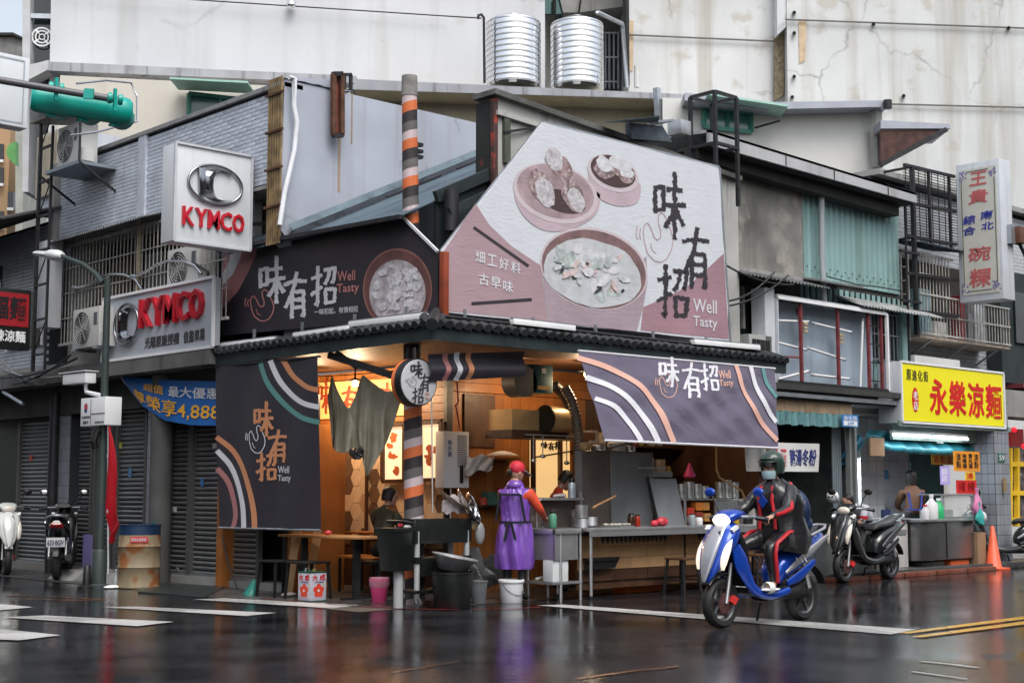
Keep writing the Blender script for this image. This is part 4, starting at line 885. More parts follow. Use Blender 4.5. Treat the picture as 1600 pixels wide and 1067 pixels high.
o = MB().box(AY(1064, 208, .4), AY(1080, 190, .4) + V((0, .25, 0))).build('steel_box', STEEL, bevel=.01); tag(o, 'small grey steel box on the wall just left of the black iron tower', 'box')
tw = thing('iron_tower', 'black iron lattice tower standing behind the right edge of the white billboard', 'iron frame', (5.7, .6, 5.8))
q = [(5.45, .25), (5.95, .25), (5.95, .7), (5.45, .7)]
for x, y in q: MB().bar((x, y, 5.4), (x, y, 7.0), .05).build('upright', DARK, tw)
for z in (6.25, 7.0): 
    for a, b in zip(q, q[1:] + q[:1]): MB().bar((*a, z), (*b, z), .045).build('crosspiece', DARK, tw)
# ---- dark left billboard
BB = pm('dark_plum_vinyl', (.030, .026, .033), .45, var=.12, vs=2, bump=.05, bs=4, wavy=(1.2, .25, (1, 1, .3)))
PINK = pm('dusty_pink_print', (.40, .17, .17), .5, var=.06); WPR = pm('white_print', (.62, .62, .66), .55, var=.05); PKL = pm('pink_letter_print', (.5, .2, .19), .5)
ORP = pm('orange_print', (.55, .24, .12), .5, var=.05); TEAL = pm('teal_print', (.10, .25, .24), .5, var=.05); PEACH = pm('peach_print', (.62, .36, .29), .5, var=.05)
bl = thing('billboard', 'dark left billboard with white brush characters, round bowl picture and pink corner arcs', 'billboard', (.2, 2.3, 3.3), 0, 'billboards on the corner eave')
S = sx(.2)
q = [(347, 387), (628, 338), (684, 393), (684, 494), (347, 524)]
MB().prism([AX(x, y, .2) for x, y in q], (.05, 0, 0)).build('panel', BB, bl)
MB().bar(AX(628, 338, .185), AX(684, 393, .185), .03, .03).build('edge_rope', WPR, bl)
ppoly('print_arc', [(347, 387), (404, 377), (400, 398), (388, 425), (372, 455), (347, 483)], S, .003, PINK, bl)
ppoly('print_arc', [(364, 384), (379, 381.5), (376, 402), (364, 428), (347, 447), (347, 429), (357, 410)], S, .005, WPR, bl)
pell('bowl_rim', (621, 452), 54, 64, S, .003, pm('bowl_pink_brown', (.30, .13, .11), .5, var=.2, vs=3), bl, clip=497.5)
pell('bowl_rim', (621, 452), 52, 61, S, .005, pm('bowl_dark_rim', (.14, .06, .055), .5, var=.3, vs=3), bl, clip=497)
pell('soup', (621, 458), 44, 52, S, .007, pm('porridge_print', (.46, .42, .44), .5, var=.35, vs=9, spots=(11, .58, (.2, .13, .13), .6)), bl, clip=496)
for _ in range(46):
    a, d = random.uniform(0, 2 * pi), random.uniform(0, 1) ** .6
    pell('dumpling', (621 + 36 * d * cos(a), min(480, 454 + 40 * d * sin(a))), random.uniform(4, 9), random.uniform(4, 8), S, .009 + .0002 * _, pm('dumpling_white_print', (.60, .58, .61), .5, var=.35, vs=22), bl, rot=random.uniform(0, 3), n=9, wob=.3)
pbrush('味', (403, 404, 447, 477), S, .004, WPR, bl, sh=-.09, wd=.14); pbrush('有', (442, 428, 482, 499), S, .004, WPR, bl, sh=-.09, wd=.15); pbrush('招', (485, 418, 526, 481), S, .004, WPR, bl, sh=-.09, wd=.14)
phand((388, 452, 428, 502), S, .004, PKL, bl, 1.6)
ptext('Well', (527, 424, 555, 440), S, .004, PKL, bl, sh=-.08); ptext('Tasty', (526, 444, 561, 462), S, .004, PKL, bl, sh=-.08)
ptext('一味初起，有情相招', (491, 483, 559, 493), S, .004, WPR, bl, sh=-.08)
# ---- big white billboard
wv = (5, .22, (1, 1, 3.4)); 
WB = pm('white_wrinkled_vinyl', (.60, .625, .67), .42, var=.03, wavy=wv)
WPK = pm('pink_wrinkled_vinyl', (.38, .27, .295), .42, var=.08, vs=1, wavy=wv); WPK2 = pm('rose_wrinkled_vinyl', (.33, .20, .235), .42, var=.15, vs=1, wavy=wv)
BLK = pm('charcoal_print', (.035, .03, .036), .5, wavy=wv); BASK = pm('basket_pink_print', (.48, .38, .42), .45, var=.12, vs=2, wavy=wv); BASK2 = pm('basket_rim_print', (.55, .48, .51), .45, var=.06, wavy=wv)
wb = thing('billboard', 'large white wrinkled billboard with steamer baskets, porridge bowl and black brush characters', 'billboard', (2.9, .1, 3.3), 0, 'billboards on the corner eave')
S = sy(.1)
def wobq(p, k=10):
    out = []
    for a, b in zip(p, p[1:] + p[:1]):
        for i in range(k): out.append((a[0] + (b[0] - a[0]) * i / k + random.uniform(-.8, .8), a[1] + (b[1] - a[1]) * i / k + random.uniform(-.8, .8)))
    return out
q = [(848, 192), (1123, 262), (1140, 533), (697, 488), (690, 392)]
MB().prism([AY(x, y, .1) for x, y in wobq(q)], (0, .02, 0)).build('vinyl', WB, wb)
mb = MB(); q3 = [AY(x, y, .15) for x, y in q]
for a, b in zip(q3, q3[1:] + q3[:1]): mb.bar(a, b, .04)
mb.build('back_frame', GALV, wb)
ppoly('print_pink_corner', [(692, 395), (712, 365), (743, 318), (765, 352), (800, 385), (845, 415), (850, 455), (856, 502), (699, 486)], S, .003, WPK, wb)
ppoly('print_pink_corner', [(1001, 516), (1005, 480), (1040, 465), (1075, 447), (1105, 420), (1131, 396), (1139, 530)], S, .003, WPK2, wb)
ppoly('bowl_side', [(846, 405), (850, 450), (857, 503), (995, 518), (1005, 480), (1012, 440), (1010, 400), (930, 480)], S, .005, pm('bowl_side_print', (.37, .29, .33), .45, var=.12, vs=2, wavy=wv), wb)
pell('bowl_rim', (928, 420), 86, 63, S, .007, BASK2, wb, rot=.28); pell('bowl_rim', (928, 421), 83, 60, S, .009, pm('bowl_brown_print', (.20, .12, .12), .45, var=.3, vs=5, wavy=wv), wb, rot=.28)
pell('porridge', (925, 427), 78, 52, S, .011, pm('porridge_pale_print', (.50, .52, .545), .42, var=.12, vs=6, wavy=wv, spots=(7, .64, (.2, .25, .22), .5)), wb, rot=.26, wob=.03)
FC = [pm('shrimp_print', (.55, .45, .44), .45, var=.25, vs=12, wavy=wv), pm('white_food_print', (.60, .60, .63), .45, var=.15, vs=12, wavy=wv), pm('green_food_print', (.42, .47, .46), .45, var=.4, vs=12, wavy=wv), pm('dark_food_print', (.05, .055, .06), .45, wavy=wv)]
rs = random.Random(3)
for k in range(54):
    a, d = rs.uniform(0, 2 * pi), rs.uniform(0, .8) ** .6; m_ = FC[rs.choice([0, 0, 1, 1, 1, 1, 2, 2, 3])]; s_ = .45 if m_ is FC[3] else 1
    pell('topping', (925 + 70 * d * cos(a), 424 + 40 * d * sin(a) + 14 * d * cos(a)), rs.uniform(5, 15) * s_, rs.uniform(3, 8) * s_, S, .012 + k * .0003, m_, wb, rot=rs.uniform(0, 3), n=10, wob=.25)
# large steamer basket
ppoly('basket_side', cr([(803, 290), (806, 315), (822, 342), (850, 360), (885, 360), (920, 345), (936, 325), (934, 300), (900, 330), (850, 325), (815, 300)], 3), S, .006, BASK, wb)
pell('basket_rim', (868, 302), 68, 45, S, .008, BASK2, wb, rot=.32); pell('basket_inside', (868, 299), 62, 40, S, .010, pm('basket_inside_print', (.36, .27, .29), .45, var=.35, vs=3, wavy=wv), wb, rot=.32)
FR = pm('fried_roll_print', (.27, .19, .19), .5, var=.6, vs=14, wavy=wv, spots=(20, .55, (.5, .45, .46), .8)); FRW = pm('fried_roll_cut_print', (.48, .46, .48), .5, var=.3, vs=18, wavy=wv, spots=(22, .6, (.2, .18, .18), .6)); FRD = pm('food_shadow_print', (.07, .04, .04), .5, wavy=wv)
pell('food', (880, 315), 36, 17, S, .012, FRD, wb, rot=.3)
for c, a, b, ro, mt in (((878, 262), 25, 15, 1.0, FR), ((866, 249), 19, 13, 1.25, FRW), ((845, 292), 31, 17, 1.1, FR), ((852, 300), 25, 14, 1.2, FRW), ((895, 306), 27, 16, 1.1, FR), ((900, 312), 21, 12, 1.15, FRW)):
    FG = globals().get('FG', .0125) + .0006; pell('food', c, a, b, S, FG, mt, wb, rot=ro, n=16, wob=.08)
# small steamer basket
ppoly('basket_side', cr([(919, 268), (921, 290), (937, 311), (965, 322), (990, 320), (1000, 308), (998, 285), (965, 302)], 3), S, .006, BASK, wb)
pell('basket_rim', (958, 271), 42, 27, S, .008, BASK2, wb, rot=.42); pell('basket_inside', (958, 268), 37, 23, S, .010, FRD, wb, rot=.42)
for c, a, b, ro in (((945, 257), 18, 14, .8), ((968, 256), 22, 14, .5), ((978, 268), 14, 12, .5)):
    pell('food', (c[0], c[1] + 6), a, b, S, .0125 + .001 * (c[0] % 3), FR, wb, rot=ro, n=14, wob=.15); pell('food', c, a * .9, b * .7, S, .0165 + .001 * (c[0] % 3), FC[1], wb, rot=ro, n=14, wob=.15)
pbrush('味', (1019, 266, 1073, 370), S, .004, BLK, wb, wd=.12, sh=.12, jag=.5); pbrush('有', (1065, 354, 1111, 449), S, .006, BLK, wb, wd=.14, sh=.12, jag=.4); pbrush('招', (1026, 413, 1077, 497), S, .006, BLK, wb, wd=.12, sh=.1, jag=.5)
phand((1001, 332, 1052, 410), S, .004, pm('faint_rose_print', (.45, .33, .36), .5), wb, 1.5)
ptext('Well', (1083, 466, 1120, 487), S, .007, WPR, wb, sh=.1); ptext('Tasty', (1083, 493, 1121, 514), S, .007, WPR, wb, sh=.1)
for i, ch in enumerate('細工好料'): ptext(ch, (743 + i * 18.5, 391 + i * 5.5, 758 + i * 18.5, 409 + i * 5.5), S, .006, WPR, wb, .015, sh=.2)
for i, ch in enumerate('古早味'): ptext(ch, (748 + i * 19, 426 + i * 5.5, 764 + i * 19, 444 + i * 5.5), S, .006, WPR, wb, .015, sh=.2)
pline('ink_stroke', [(741, 356), (826, 416)], 4.5, S, .006, BLK, wb); pline('ink_stroke', [(738, 474.5), (831, 468)], 5, S, .006, BLK, wb)
# rust red post at the corner between the boards
o = MB().box((.17, .02, 3.3), (.25, .1, 4.04)).build('corner_post', pm('rust_red_panel', (.25, .045, .015), .6, var=.3, vs=4), bevel=.006); tag(o, 'narrow rust red post between the dark and the white billboard', 'post')
# ---- tiled eave
TILEM = pm('dark_glazed_roof_tile', (.03, .034, .036), .3, var=.3, vs=6, rnd=.3)
FASC = pm('dark_green_fascia', (.028, .04, .042), .45, .2, var=.3, vs=3)
MB().box((-.02, -.05, 3.0), (6.62, 0.02, 3.13)).build('fascia', FASC, stall); MB().box((-.05, -.05, 3.0), (-.021, 4.85, 3.13)).build('fascia', FASC, stall)
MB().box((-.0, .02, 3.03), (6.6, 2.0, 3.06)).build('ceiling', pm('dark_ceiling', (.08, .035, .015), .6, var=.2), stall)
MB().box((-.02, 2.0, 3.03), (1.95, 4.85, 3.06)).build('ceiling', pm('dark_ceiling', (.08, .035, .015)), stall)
MB().sheet(lambda u, v: (-.05 + 6.67 * u, -.06 + .2 * v, 3.14 + .11 * v), 4, 2, .02, uv=False).build('tile_bed', FASC, stall)
MB().sheet(lambda u, v: (-.06 + .24 * v, 4.85 - 4.9 * u, 3.14 + .11 * v), 4, 2, .02, uv=False).build('tile_bed', FASC, stall)
tm = MB(); rings = []
for t, rr in ((0, .062), (.0, .066), (.03, .068), (.3, .058)): rings.append([(rr * cos(pi * i / 8 ), t, rr * 1.0 * sin(pi * i / 8)) for i in range(9)] + [(-rr * .6, t, -.02), (rr * .6, t, -.02)])
tmesh = mesh_of(tm.loft(rings), 'roof_tile', TILEM, 50)
for k in range(45): piece('roof_tile', tmesh, stall, (-.0 + k * .149, -.10, 3.165 + random.uniform(-.006, .006)), Matrix.Rotation(radians(22), 3, 'X') @ Matrix.Rotation(random.uniform(-.04, .04), 3, 'Z'))
for k in range(33): piece('roof_tile', tmesh, stall, (-.10, .05 + k * .148, 3.165 + random.uniform(-.006, .006)), Matrix.Rotation(-pi / 2, 3, 'Z') @ Matrix.Rotation(radians(22), 3, 'X'))
MB().cyl((-.12, -.12, 3.16), (.15, .12, 3.34), .075, .06, 12).build('hip_tile', TILEM, stall, smooth=50)
for p, q_, n_ in (((.05, .02, 3.29), (6.1, .02, 3.29), 'pipe_rail'), ((.1, .1, 3.29), (.1, 4.7, 3.29), 'pipe_rail'), ((.04, 0.05, 3.22), (6.3, .05, 3.22), 'pipe_rail'), ((.12, .2, 3.24), (.12, 4.7, 3.24), 'pipe_rail')): MB().tube([p, q_], .022, 6).build(n_, DARK, stall)
for x in (.5, 1.6, 2.7, 3.8, 4.9): MB().bar((x, .03, 3.2), (x, .03, 3.4), .03).build('rail_post', GALV, stall)
for y in (.6, 1.6, 2.7, 3.8): MB().bar((.1, y, 3.2), (.1, y, 3.45), .03).build('rail_post', GALV, stall)
def lamp_trough(label, a, b):
    t = thing('sign_floodlight', label, 'lamp', a, 0, 'long white lamp troughs under the billboards'); MB().bar(a, b, .09, .07).build('trough', WHITE, t, bevel=.01); MB().bar(V(a) + V((0, 0, .04)), V(b) + V((0, 0, .04)), .06, .02).build('lid', GALV, t)
lamp_trough('silver lamp trough under the bowl picture of the dark billboard', (.06, 1.62, 3.32), (.06, .2, 3.30)); lamp_trough('silver lamp trough lying on the tiles under the dark billboard', (.03, 2.75, 3.27), (.03, 1.6, 3.27))
lamp_trough('silver lamp trough at the far left end of the dark billboard', (.04, 4.5, 3.27), (.04, 3.2, 3.26))
lamp_trough('silver lamp trough under the pink corner of the white billboard', (1.2, -.02, 3.31), (2.25, -.02, 3.31)); lamp_trough('silver lamp trough under the right edge of the white billboard', (4.55, -.02, 3.31), (6.0, -.02, 3.33))
# ---- striped utility pole
pole = thing('utility_pole', 'concrete utility pole painted with orange, white and dark spiral bands, standing at the stall corner', 'utility pole', (.38, .75, 0))
PO = [pm('pole_orange', (.62, .15, .045), .6, var=.1, vs=6, streak=.2), pm('pole_white', (.55, .45, .47), .6, var=.08, vs=6, streak=.3), pm('pole_grey', (.12, .11, .11), .7, var=.2, vs=6), pm('pole_black', (.028, .022, .026), .6, var=.2)]
tz = AY(640, 150, .8).z; nsg = 28; mb = MB(); bands = [(0, .11, 2), (.11, .24, 3), (.24, .36, 0), (.36, .46, 1)]
LEAN = FX * -.11
def pp_(th, z):
    r_ = .120 - .028 * z / tz; return (.38 + LEAN.x * z / tz + r_ * cos(th), .75 + LEAN.y * z / tz + r_ * sin(th), z)
z0 = -.46
while z0 < tz:
    for a, b, mi in bands:
        vs = []; fs = []
        for i in range(nsg + 1):
            th = radians(50) + 2 * pi * i / nsg; k = .17 * i / nsg
            za, zb = [min(max(z0 + t + k, 0), tz) for t in (a, b)]
            vs += [pp_(th, za), pp_(th, (za + zb) / 2), pp_(th, zb)]
        for i in range(nsg):
            for j in (0, 1): fs.append((3 * i + j, 3 * i + 3 + j, 3 * i + 4 + j, 3 * i + 1 + j))
        mb.add(vs, fs, mi)
    z0 += .46
o = mb.build('shaft', PO, pole, smooth=60)
MB().cyl(V((.38, .75, tz)) + LEAN, V((.38, .75, tz + .25)) + LEAN, .1, .095, 16).build('top_cap', pm('bare_concrete', (.22, .21, .2), .9, var=.3, vs=8), pole, smooth=50)
for z in (tz - .75, tz - .68, tz - .6): MB().box((.38 + LEAN.x * .9, .68 + LEAN.y, z), (.54 + LEAN.x * .9, .76 + LEAN.y * .9, z + .04)).build('clamp', DARK, pole)
# ---- round lit sign on the pole
c = AY(654, 597, .22)
rs_ = thing('round_sign', 'round white sign with black brush characters fixed to the striped pole', 'sign', c)
MB().lathe([(.27, 0), (.275, .01), (.275, .10)], c, 48, ax=(0, 1, 0)).build('rim', BLACK, rs_, smooth=50)
MB().lathe([(.272, 0), (.272, .06), (.2, .065)], c + V((0, .10, 0)), 48, ax=(0, 1, 0)).build('rim_band', PO[0], rs_, smooth=50)
MB().lathe([(.01, -.02), (.2, -.018), (.255, -.008), (.26, 0.004)], c, 48, ax=(0, 1, 0)).build('face', pm('opal_acrylic', (.5, .5, .52), .25, var=.02, coat=.4), rs_, smooth=50)
S = sy(.22 - .022)
for ch, bx_ in (('味', (641, 565, 661, 590)), ('有', (655, 584, 672, 612)), ('招', (644, 606, 662, 630))): pbrush(ch, bx_, S, .002, BLK, rs_, wd=.13)
phand((636, 588, 651, 604), S, .002, pm('faint_grey_print', (.25, .25, .26), .5), rs_, .8); ptext('Well', (664, 613, 671, 617), S, .003, ORP, rs_); ptext('Tasty', (664, 619, 672, 624), S, .003, ORP, rs_)
MB().tube([c + V((0, .08, .26)), c + V((0, .08, .4))], .02, 6).build('hanger', DARK, rs_)
# steel bracket over the opening
bk = thing('eave_bracket', 'dark steel bracket under the left eave holding the round sign', 'bracket', (.1, 2., 2.9))
MB().bar((.06, 2.05, 2.98), (.06, .4, 2.55), .06, .08).build('strut', DARK, bk); MB().bar((.06, 1.9, 3.0), (.06, 1.5, 2.8), .05).build('strut', DARK, bk); MB().bar((.06, .5, 2.5), (.06, .5, 3.0), .05).build('upright', DARK, bk)
# ---- left hanging banner
NAV = pm('dark_plum_banner', (.032, .029, .038), .5, var=.06, wavy=(1.5, .25, (1, 1, .4)))
lb = thing('hanging_banner', 'dark hanging banner with orange brush characters and rainbow arcs under the left eave', 'banner', (-.04, 3.2, .84), 0, 'banners hung round the stall')
def S(px, py, g):
    p = AX(px, py, -.04 - g); p.x += .012 * sin(p.y * 6 + p.z * 1.5); return p
MB().sheet(lambda u, v: S(337 + 5 * v + u * (160 - 2 * v), (573 - 15 * u) * (1 - v) + (824 + 4 * u) * v, 0), 24, 20, -.004).build('cloth', NAV, lb, smooth=60)
MB().tube([AX(342, 824, -.04), AX(500, 828, -.04)], .014, 8).build('bottom_rod', GALV, lb); MB().tube([AX(334, 573, -.04), AX(500, 557, -.04)], .014, 8).build('top_rod', DARK, lb)
for pts, mt in (([(407, 566.5), (419, 598), (443, 631), (470, 651), (499, 660)], TEAL), ([(424, 565), (437, 595), (455, 617), (475, 630), (499, 636)], WPR), ([(443, 563.5), (455, 585), (470, 598), (484, 606), (498, 609)], ORP),
                ([(341, 684), (362, 703), (380, 733), (392, 770), (397, 800), (398, 825)], ORP), ([(341, 705), (358, 726), (371, 755), (380, 790), (382, 824.5)], WPR), ([(341, 733), (355, 752), (364, 780), (368, 805), (364, 824)], PINK)):
    pline('print_arc', pts, 8, S, .004, mt, lb)
for ch, bx_ in (('味', (396, 628, 428, 682)), ('有', (418, 672, 449, 723)), ('招', (401, 708, 431, 752))): pbrush(ch, bx_, S, .004, ORP, lb, wd=.15)
phand((387, 664, 415, 708), S, .005, WPR, lb, 1.3); ptext('Well', (433, 728, 452, 739), S, .005, WPR, lb); ptext('Tasty', (433, 742, 455, 754), S, .005, WPR, lb)
# ---- right awning banner, its lower edge pulled out over the street
ab = thing('hanging_banner', 'wide purple banner with white brush characters and peach arcs pulled out under the right eave', 'banner', (4.4, -.1, 1.93), 0, 'banners hung round the stall')
TL, TR, BL, BR = AY(903, 548, -.06), AY(1211, 576, -.06), AY(945, 688, -.5), AY(1216, 700, -.35)
def S(px, py, g):
    # picture -> (u, v) of the banner, then onto its sagging surface
    v = .5; u = .5
    for _ in range(6):
        lx = 903 + 42 * v; rx = 1211 + 5 * v; u = (px - lx) / (rx - lx); ty = 548 + 28 * u; by = 688 + 12 * u; v = (py - ty) / (by - ty)
    p = TL * (1 - u) * (1 - v) + TR * u * (1 - v) + BL * (1 - u) * v + BR * u * v; uu, vv = min(max(u, 0), 1), min(max(v, 0), 1)
    n = V((0, -1, .15)); p += n * sin(pi * vv) * (.035 * sin(pi * uu) + .013 * sin(uu * 17 + vv * 11) + .006 * sin(uu * 43 - vv * 19)); return p + n * g
MB().sheet(lambda u, v: S(903 + 42 * v + u * (308 - 37 * v), (548 + 28 * u) * (1 - v) + (688 + 12 * u) * v, 0), 90, 30, -.004).build('cloth', pm('purple_satin_banner', (.105, .09, .135), .3, var=.06, vs=2, wavy=(1.5, .9, (1, 1, 1.8))), ab, smooth=60)
MB().tube([BL, BR], .016, 8).build('bottom_rod', WPR, ab); MB().tube([TL, TR], .016, 8).build('top_rod', WPR, ab)
for pts, mt, wd in (([(904, 560), (945, 575), (985, 600), (1012, 632), (1030, 665), (1043, 691)], PEACH, 8), ([(917, 591), (950, 605), (983, 634), (1005, 665), (1020, 690.5)], WPR, 8), ([(930, 624), (955, 636), (975, 658), (990, 681), (995, 689.5)], WPR, 7),
                ([(1142, 571), (1152, 605), (1170, 640), (1192, 668), (1213, 689)], PEACH, 7), ([(1167, 573), (1176, 605), (1192, 634), (1213, 660)], WPR, 7), ([(1188, 575), (1196, 600), (1212, 622)], TEAL, 6)):
    pline('print_arc', pts, wd, S, .012, mt, ab)
for ch, bx_ in (('味', (1016, 556, 1049, 604)), ('有', (1052, 565, 1083, 622)), ('招', (1081, 567, 1111, 612))): pbrush(ch, bx_, S, .007, WPR, ab, wd=.13, sh=.08)
phand((1015, 580, 1046, 622), S, .006, PEACH, ab, 1.2); ptext('Well', (1111, 578, 1131, 592), S, .007, PEACH, ab); ptext('Tasty', (1111, 594, 1135, 607), S, .007, PEACH, ab)
for p, q_ in (((1109, 700), (1109, 770)), ((1172, 700), (1172, 800))): pass
# ---- rolled banner at the corner
rb_ = thing('rolled_banner', 'short dark banner with pink, white and orange stripes folded up under the corner eave', 'banner', (1.6, .15, 2.7), 0, 'banners hung round the stall')
def S(px, py, g): 
    p = AY(px, py, .15 - g); p.y += .03 * sin((py - 550) / 6.); return p
MB().sheet(lambda u, v: S(672 + 148 * u, (553 - 4 * u) * (1 - v) + (596 - 8 * u) * v, 0), 20, 8, -.01).build('cloth', NAV, rb_, smooth=60)
for x, mt in ((697, PINK), (715, WPR), (733, ORP)): pline('print_stripe', [(x, 552), (x + 2, 575), (x - 1, 594)], 8, S, .006, mt, rb_)
# ---- inner walls
PLX = pm('dark_backing', (.02, .012, .008), .9)
MB().box((1.93, 2.0, 0), (2.1, 4.85, 3.0)).build('left_inner_wall', PLX, stall); MB().box((1.93, 2.03, 0), (6.6, 2.2, 3.0)).build('back_wall', PLX, stall)
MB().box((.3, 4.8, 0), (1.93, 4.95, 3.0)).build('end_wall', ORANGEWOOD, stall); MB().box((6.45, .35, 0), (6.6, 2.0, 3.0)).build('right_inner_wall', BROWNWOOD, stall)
for k in range(7): MB().box((1.9, 2.0, 2.26 + k * .106), (1.93, 4.8, 2.36 + k * .106)).build('plank', ORANGEWOOD, stall)
hx = MB().box((1.915, 2.0, .55), (1.93, 4.8, 2.25)).build('hexagon_wall', pm('grout_brown', (.16, .09, .04), .8), stall)
HC = [pm('hexagon_cream', (.66, .50, .34), .45, var=.1, vs=5, streak=.3, rnd=.08), pm('hexagon_tan', (.46, .31, .19), .45, var=.12, vs=5, rnd=.1), pm('hexagon_brown', (.13, .08, .05), .45, var=.15, vs=5, rnd=.1)]
R_ = .135; hm = mesh_of(MB().prism([(0, R_ * .975 * cos(pi * i / 3), R_ * .975 * sin(pi * i / 3)) for i in range(6)], (-.018, 0, 0)), 'hexagon_tile', HC[0])
rh = random.Random(5)
for i in range(14):
    for j in range(8):
        y = 2.08 + i * R_ * 1.5; z = .68 + j * R_ * sqrt(3) + (R_ * sqrt(3) / 2 if i % 2 else 0)
        if z < 2.16 and y < 4.75: piece('hexagon_tile', hm, hx, (1.915, y, z), mat=rh.choice([HC[0], HC[0], HC[0], HC[1], HC[2], HC[2]]))
MB().box((1.9, 2.0, 0), (1.93, 4.8, .54)).build('skirting', BROWNWOOD, stall)
for y in (3.62, 4.78): MB().box((1.86, y, .5), (1.9, y + .04, 2.25)).build('trim', BROWNWOOD, stall)
# vertical planks of the back wall, with the serving window left open
for k in range(28):
    x = 1.95 + k * .163
    if 3.45 < x + .08 < 4.3: z1, z2 = (0, 1.15), (2.05, 2.62)
    else: z1, z2 = (0, 2.62), None
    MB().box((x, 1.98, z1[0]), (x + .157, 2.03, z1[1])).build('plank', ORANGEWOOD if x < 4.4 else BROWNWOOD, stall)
    if z2: MB().box((x, 1.98, z2[0]), (x + .157, 2.03, z2[1])).build('plank', ORANGEWOOD, stall)
for k in range(3): MB().box((1.95, 1.975, 2.63 + k * .125), (6.5, 2.03, 2.75 + k * .125)).build('plank', ORANGEWOOD, stall)
MB().box((1.88, 1.94, 0), (1.98, 2.0, 2.95)).build('corner_post', BLACK, stall)
MB().box((2.2, 1.95, 1.9), (2.75, 1.975, 2.6)).build('dark_door', BROWNWOOD, stall)
# window
wf = MB().box((3.47, 1.99, 1.15), (4.28, 2.025, 2.05)).build('window', pm('warm_window_glow', (.35, .22, .1), .4, var=.3, vs=2, emit=.55, ecol=(.95, .6, .25)), stall)
for x in (3.45, 3.98, 4.28): MB().box((x, 1.93, 1.13), (x + .05, 1.985, 2.07)).build('window_frame', BROWNWOOD, wf)
MB().box((3.4, 1.93, 2.07), (4.4, 2.05, 2.14)).build('window_frame', BROWNWOOD, wf); MB().tube([(3.5, 1.94, 1.78), (4.25, 1.94, 1.88)], .012, 5).build('bar', BLACK, wf)
S = sy(1.94)
for ch, bx_ in (('味', (845, 690, 856, 701)), ('有', (856, 691, 866, 704)), ('招', (866, 690, 878, 702))): pbrush(ch, bx_, S, .002, BLACK, wf, wd=.2)
# glowing sign letters on the left inner wall
S = sx(1.87)
gp = ppoly('lit_panel', [(495, 598), (648, 590), (648, 648), (495, 655)], S, .0, pm('lit_amber_panel', (.7, .42, .12), .5, var=.15, vs=2, emit=.3, ecol=(1, .58, .2)), stall)
LR = pm('rust_red_letters', (.24, .03, .01), .6)
for ch, bx_ in (('味', (496, 592, 516, 646)), ('有', (533, 604, 556, 650)), ('招', (553, 600, 580, 650)), ('味', (590, 598, 612, 642))): pbrush(ch, bx_, S, .02, LR, stall, wd=.17)
# picture light boxes
for k, (x0, x1, y0_, y1_) in enumerate(((600, 630, 668, 748), (655, 687, 664, 746))):
    S = sx(1.84); lb_ = ppoly('light_box', [(x0, y0_), (x1, y0_ - 2), (x1, y1_), (x0, y1_ + 1)], S, 0, pm('warm_light_box', (.8, .6, .4), .5, emit=.6, ecol=(1, .7, .42)), stall)
    for _ in range(5): pell('print_patch', (random.uniform(x0 + 8, x1 - 5), random.uniform(y0_ + 15, y1_ - 10)), random.uniform(3, 6), random.uniform(4, 9), S, .006 + _ * .001, pm('print_red', (.6, .14, .05), .5), lb_, n=12, wob=.3)
    mb = MB(); q = [AX(x0 - 2, y0_ - 3, 1.82), AX(x1 + 2, y0_ - 5, 1.82), AX(x1 + 2, y1_ + 3, 1.82), AX(x0 - 2, y1_ + 4, 1.82)]
    for a, b in zip(q, q[1:] + q[:1]): mb.bar(a, b, .05)
    mb.build('frame', BROWNWOOD, lb_)
    if not k:
        p = AX(628, 705, 1.8)
# left orange boards by the opening
MB().box((.42, 3.32, 0), (.5, 3.42, 3.0)).build('door_post', ORANGEWOOD, stall); MB().box((.95, 3.7, 0), (1.0, 4.2, 2.3)).build('partition', ORANGEWOOD, stall)
MB().box((.5, 3.36, 0), (1.3, 3.40, 2.2)).build('partition', ORANGEWOOD, stall)
MB().box((.4, 3.42, 0), (.5, 3.5, 3.0)).build('door_post', BLACK, stall)
MB().box((6.3, .0, 0), (6.4, .1, 3.0)).build('steel_post', STEEL, stall); MB().box((5.05, .3, 2.0), (5.13, .38, 3.0)).build('post', BROWNWOOD, stall); MB().box((4.25, .9, .9), (4.35, 1.0, 3.0)).build('post', BLACK, stall)
# ---- lamps that light the stall
def bulb(label, p, power, col=(1, .7, .42), r=.05):
    t = thing('pendant_lamp', label, 'lamp', p)
    MB().ell(p, .045).build('bulb', pm('warm_bulb', (1, .8, .5), .5, emit=8, ecol=(1, .6, .25)), t, smooth=60); MB().cyl(V(p) + V((0, 0, .04)), V(p) + V((0, 0, .3)), .012, n=6).build('cord', BLACK, t)
    MB().lathe([(.03, .0), (.12, -.03), (.12, -.035), (.03, -.005)], V(p) + V((0, 0, .07)), 16).build('shade', BLACK, t)
    l = bpy.data.lights.new('lamp_light', 'POINT'); l.energy = power; l.color = col; l.shadow_soft_size = .08; lo = bpy.data.objects.new('lamp_light', l); COL.objects.link(lo); lo.parent = t; lo.location = (0, 0, -.1)
    return t
bulb('warm bulb over the hexagon tiled wall, nearest the hanging banner', (1.3, 4.15, 2.75), 34); bulb('warm bulb over the hexagon tiled wall, nearest the striped pole', (1.25, 3.1, 2.75), 44)
bulb('warm bulb in front of the plank wall beside the water heater', (2.7, 1.35, 2.75), 9); bulb('warm bulb over the serving window and the cook', (3.3, .75, 2.85), 26); bulb('warm bulb at the dark right end of the kitchen', (5.7, 1.2, 2.7), 3)
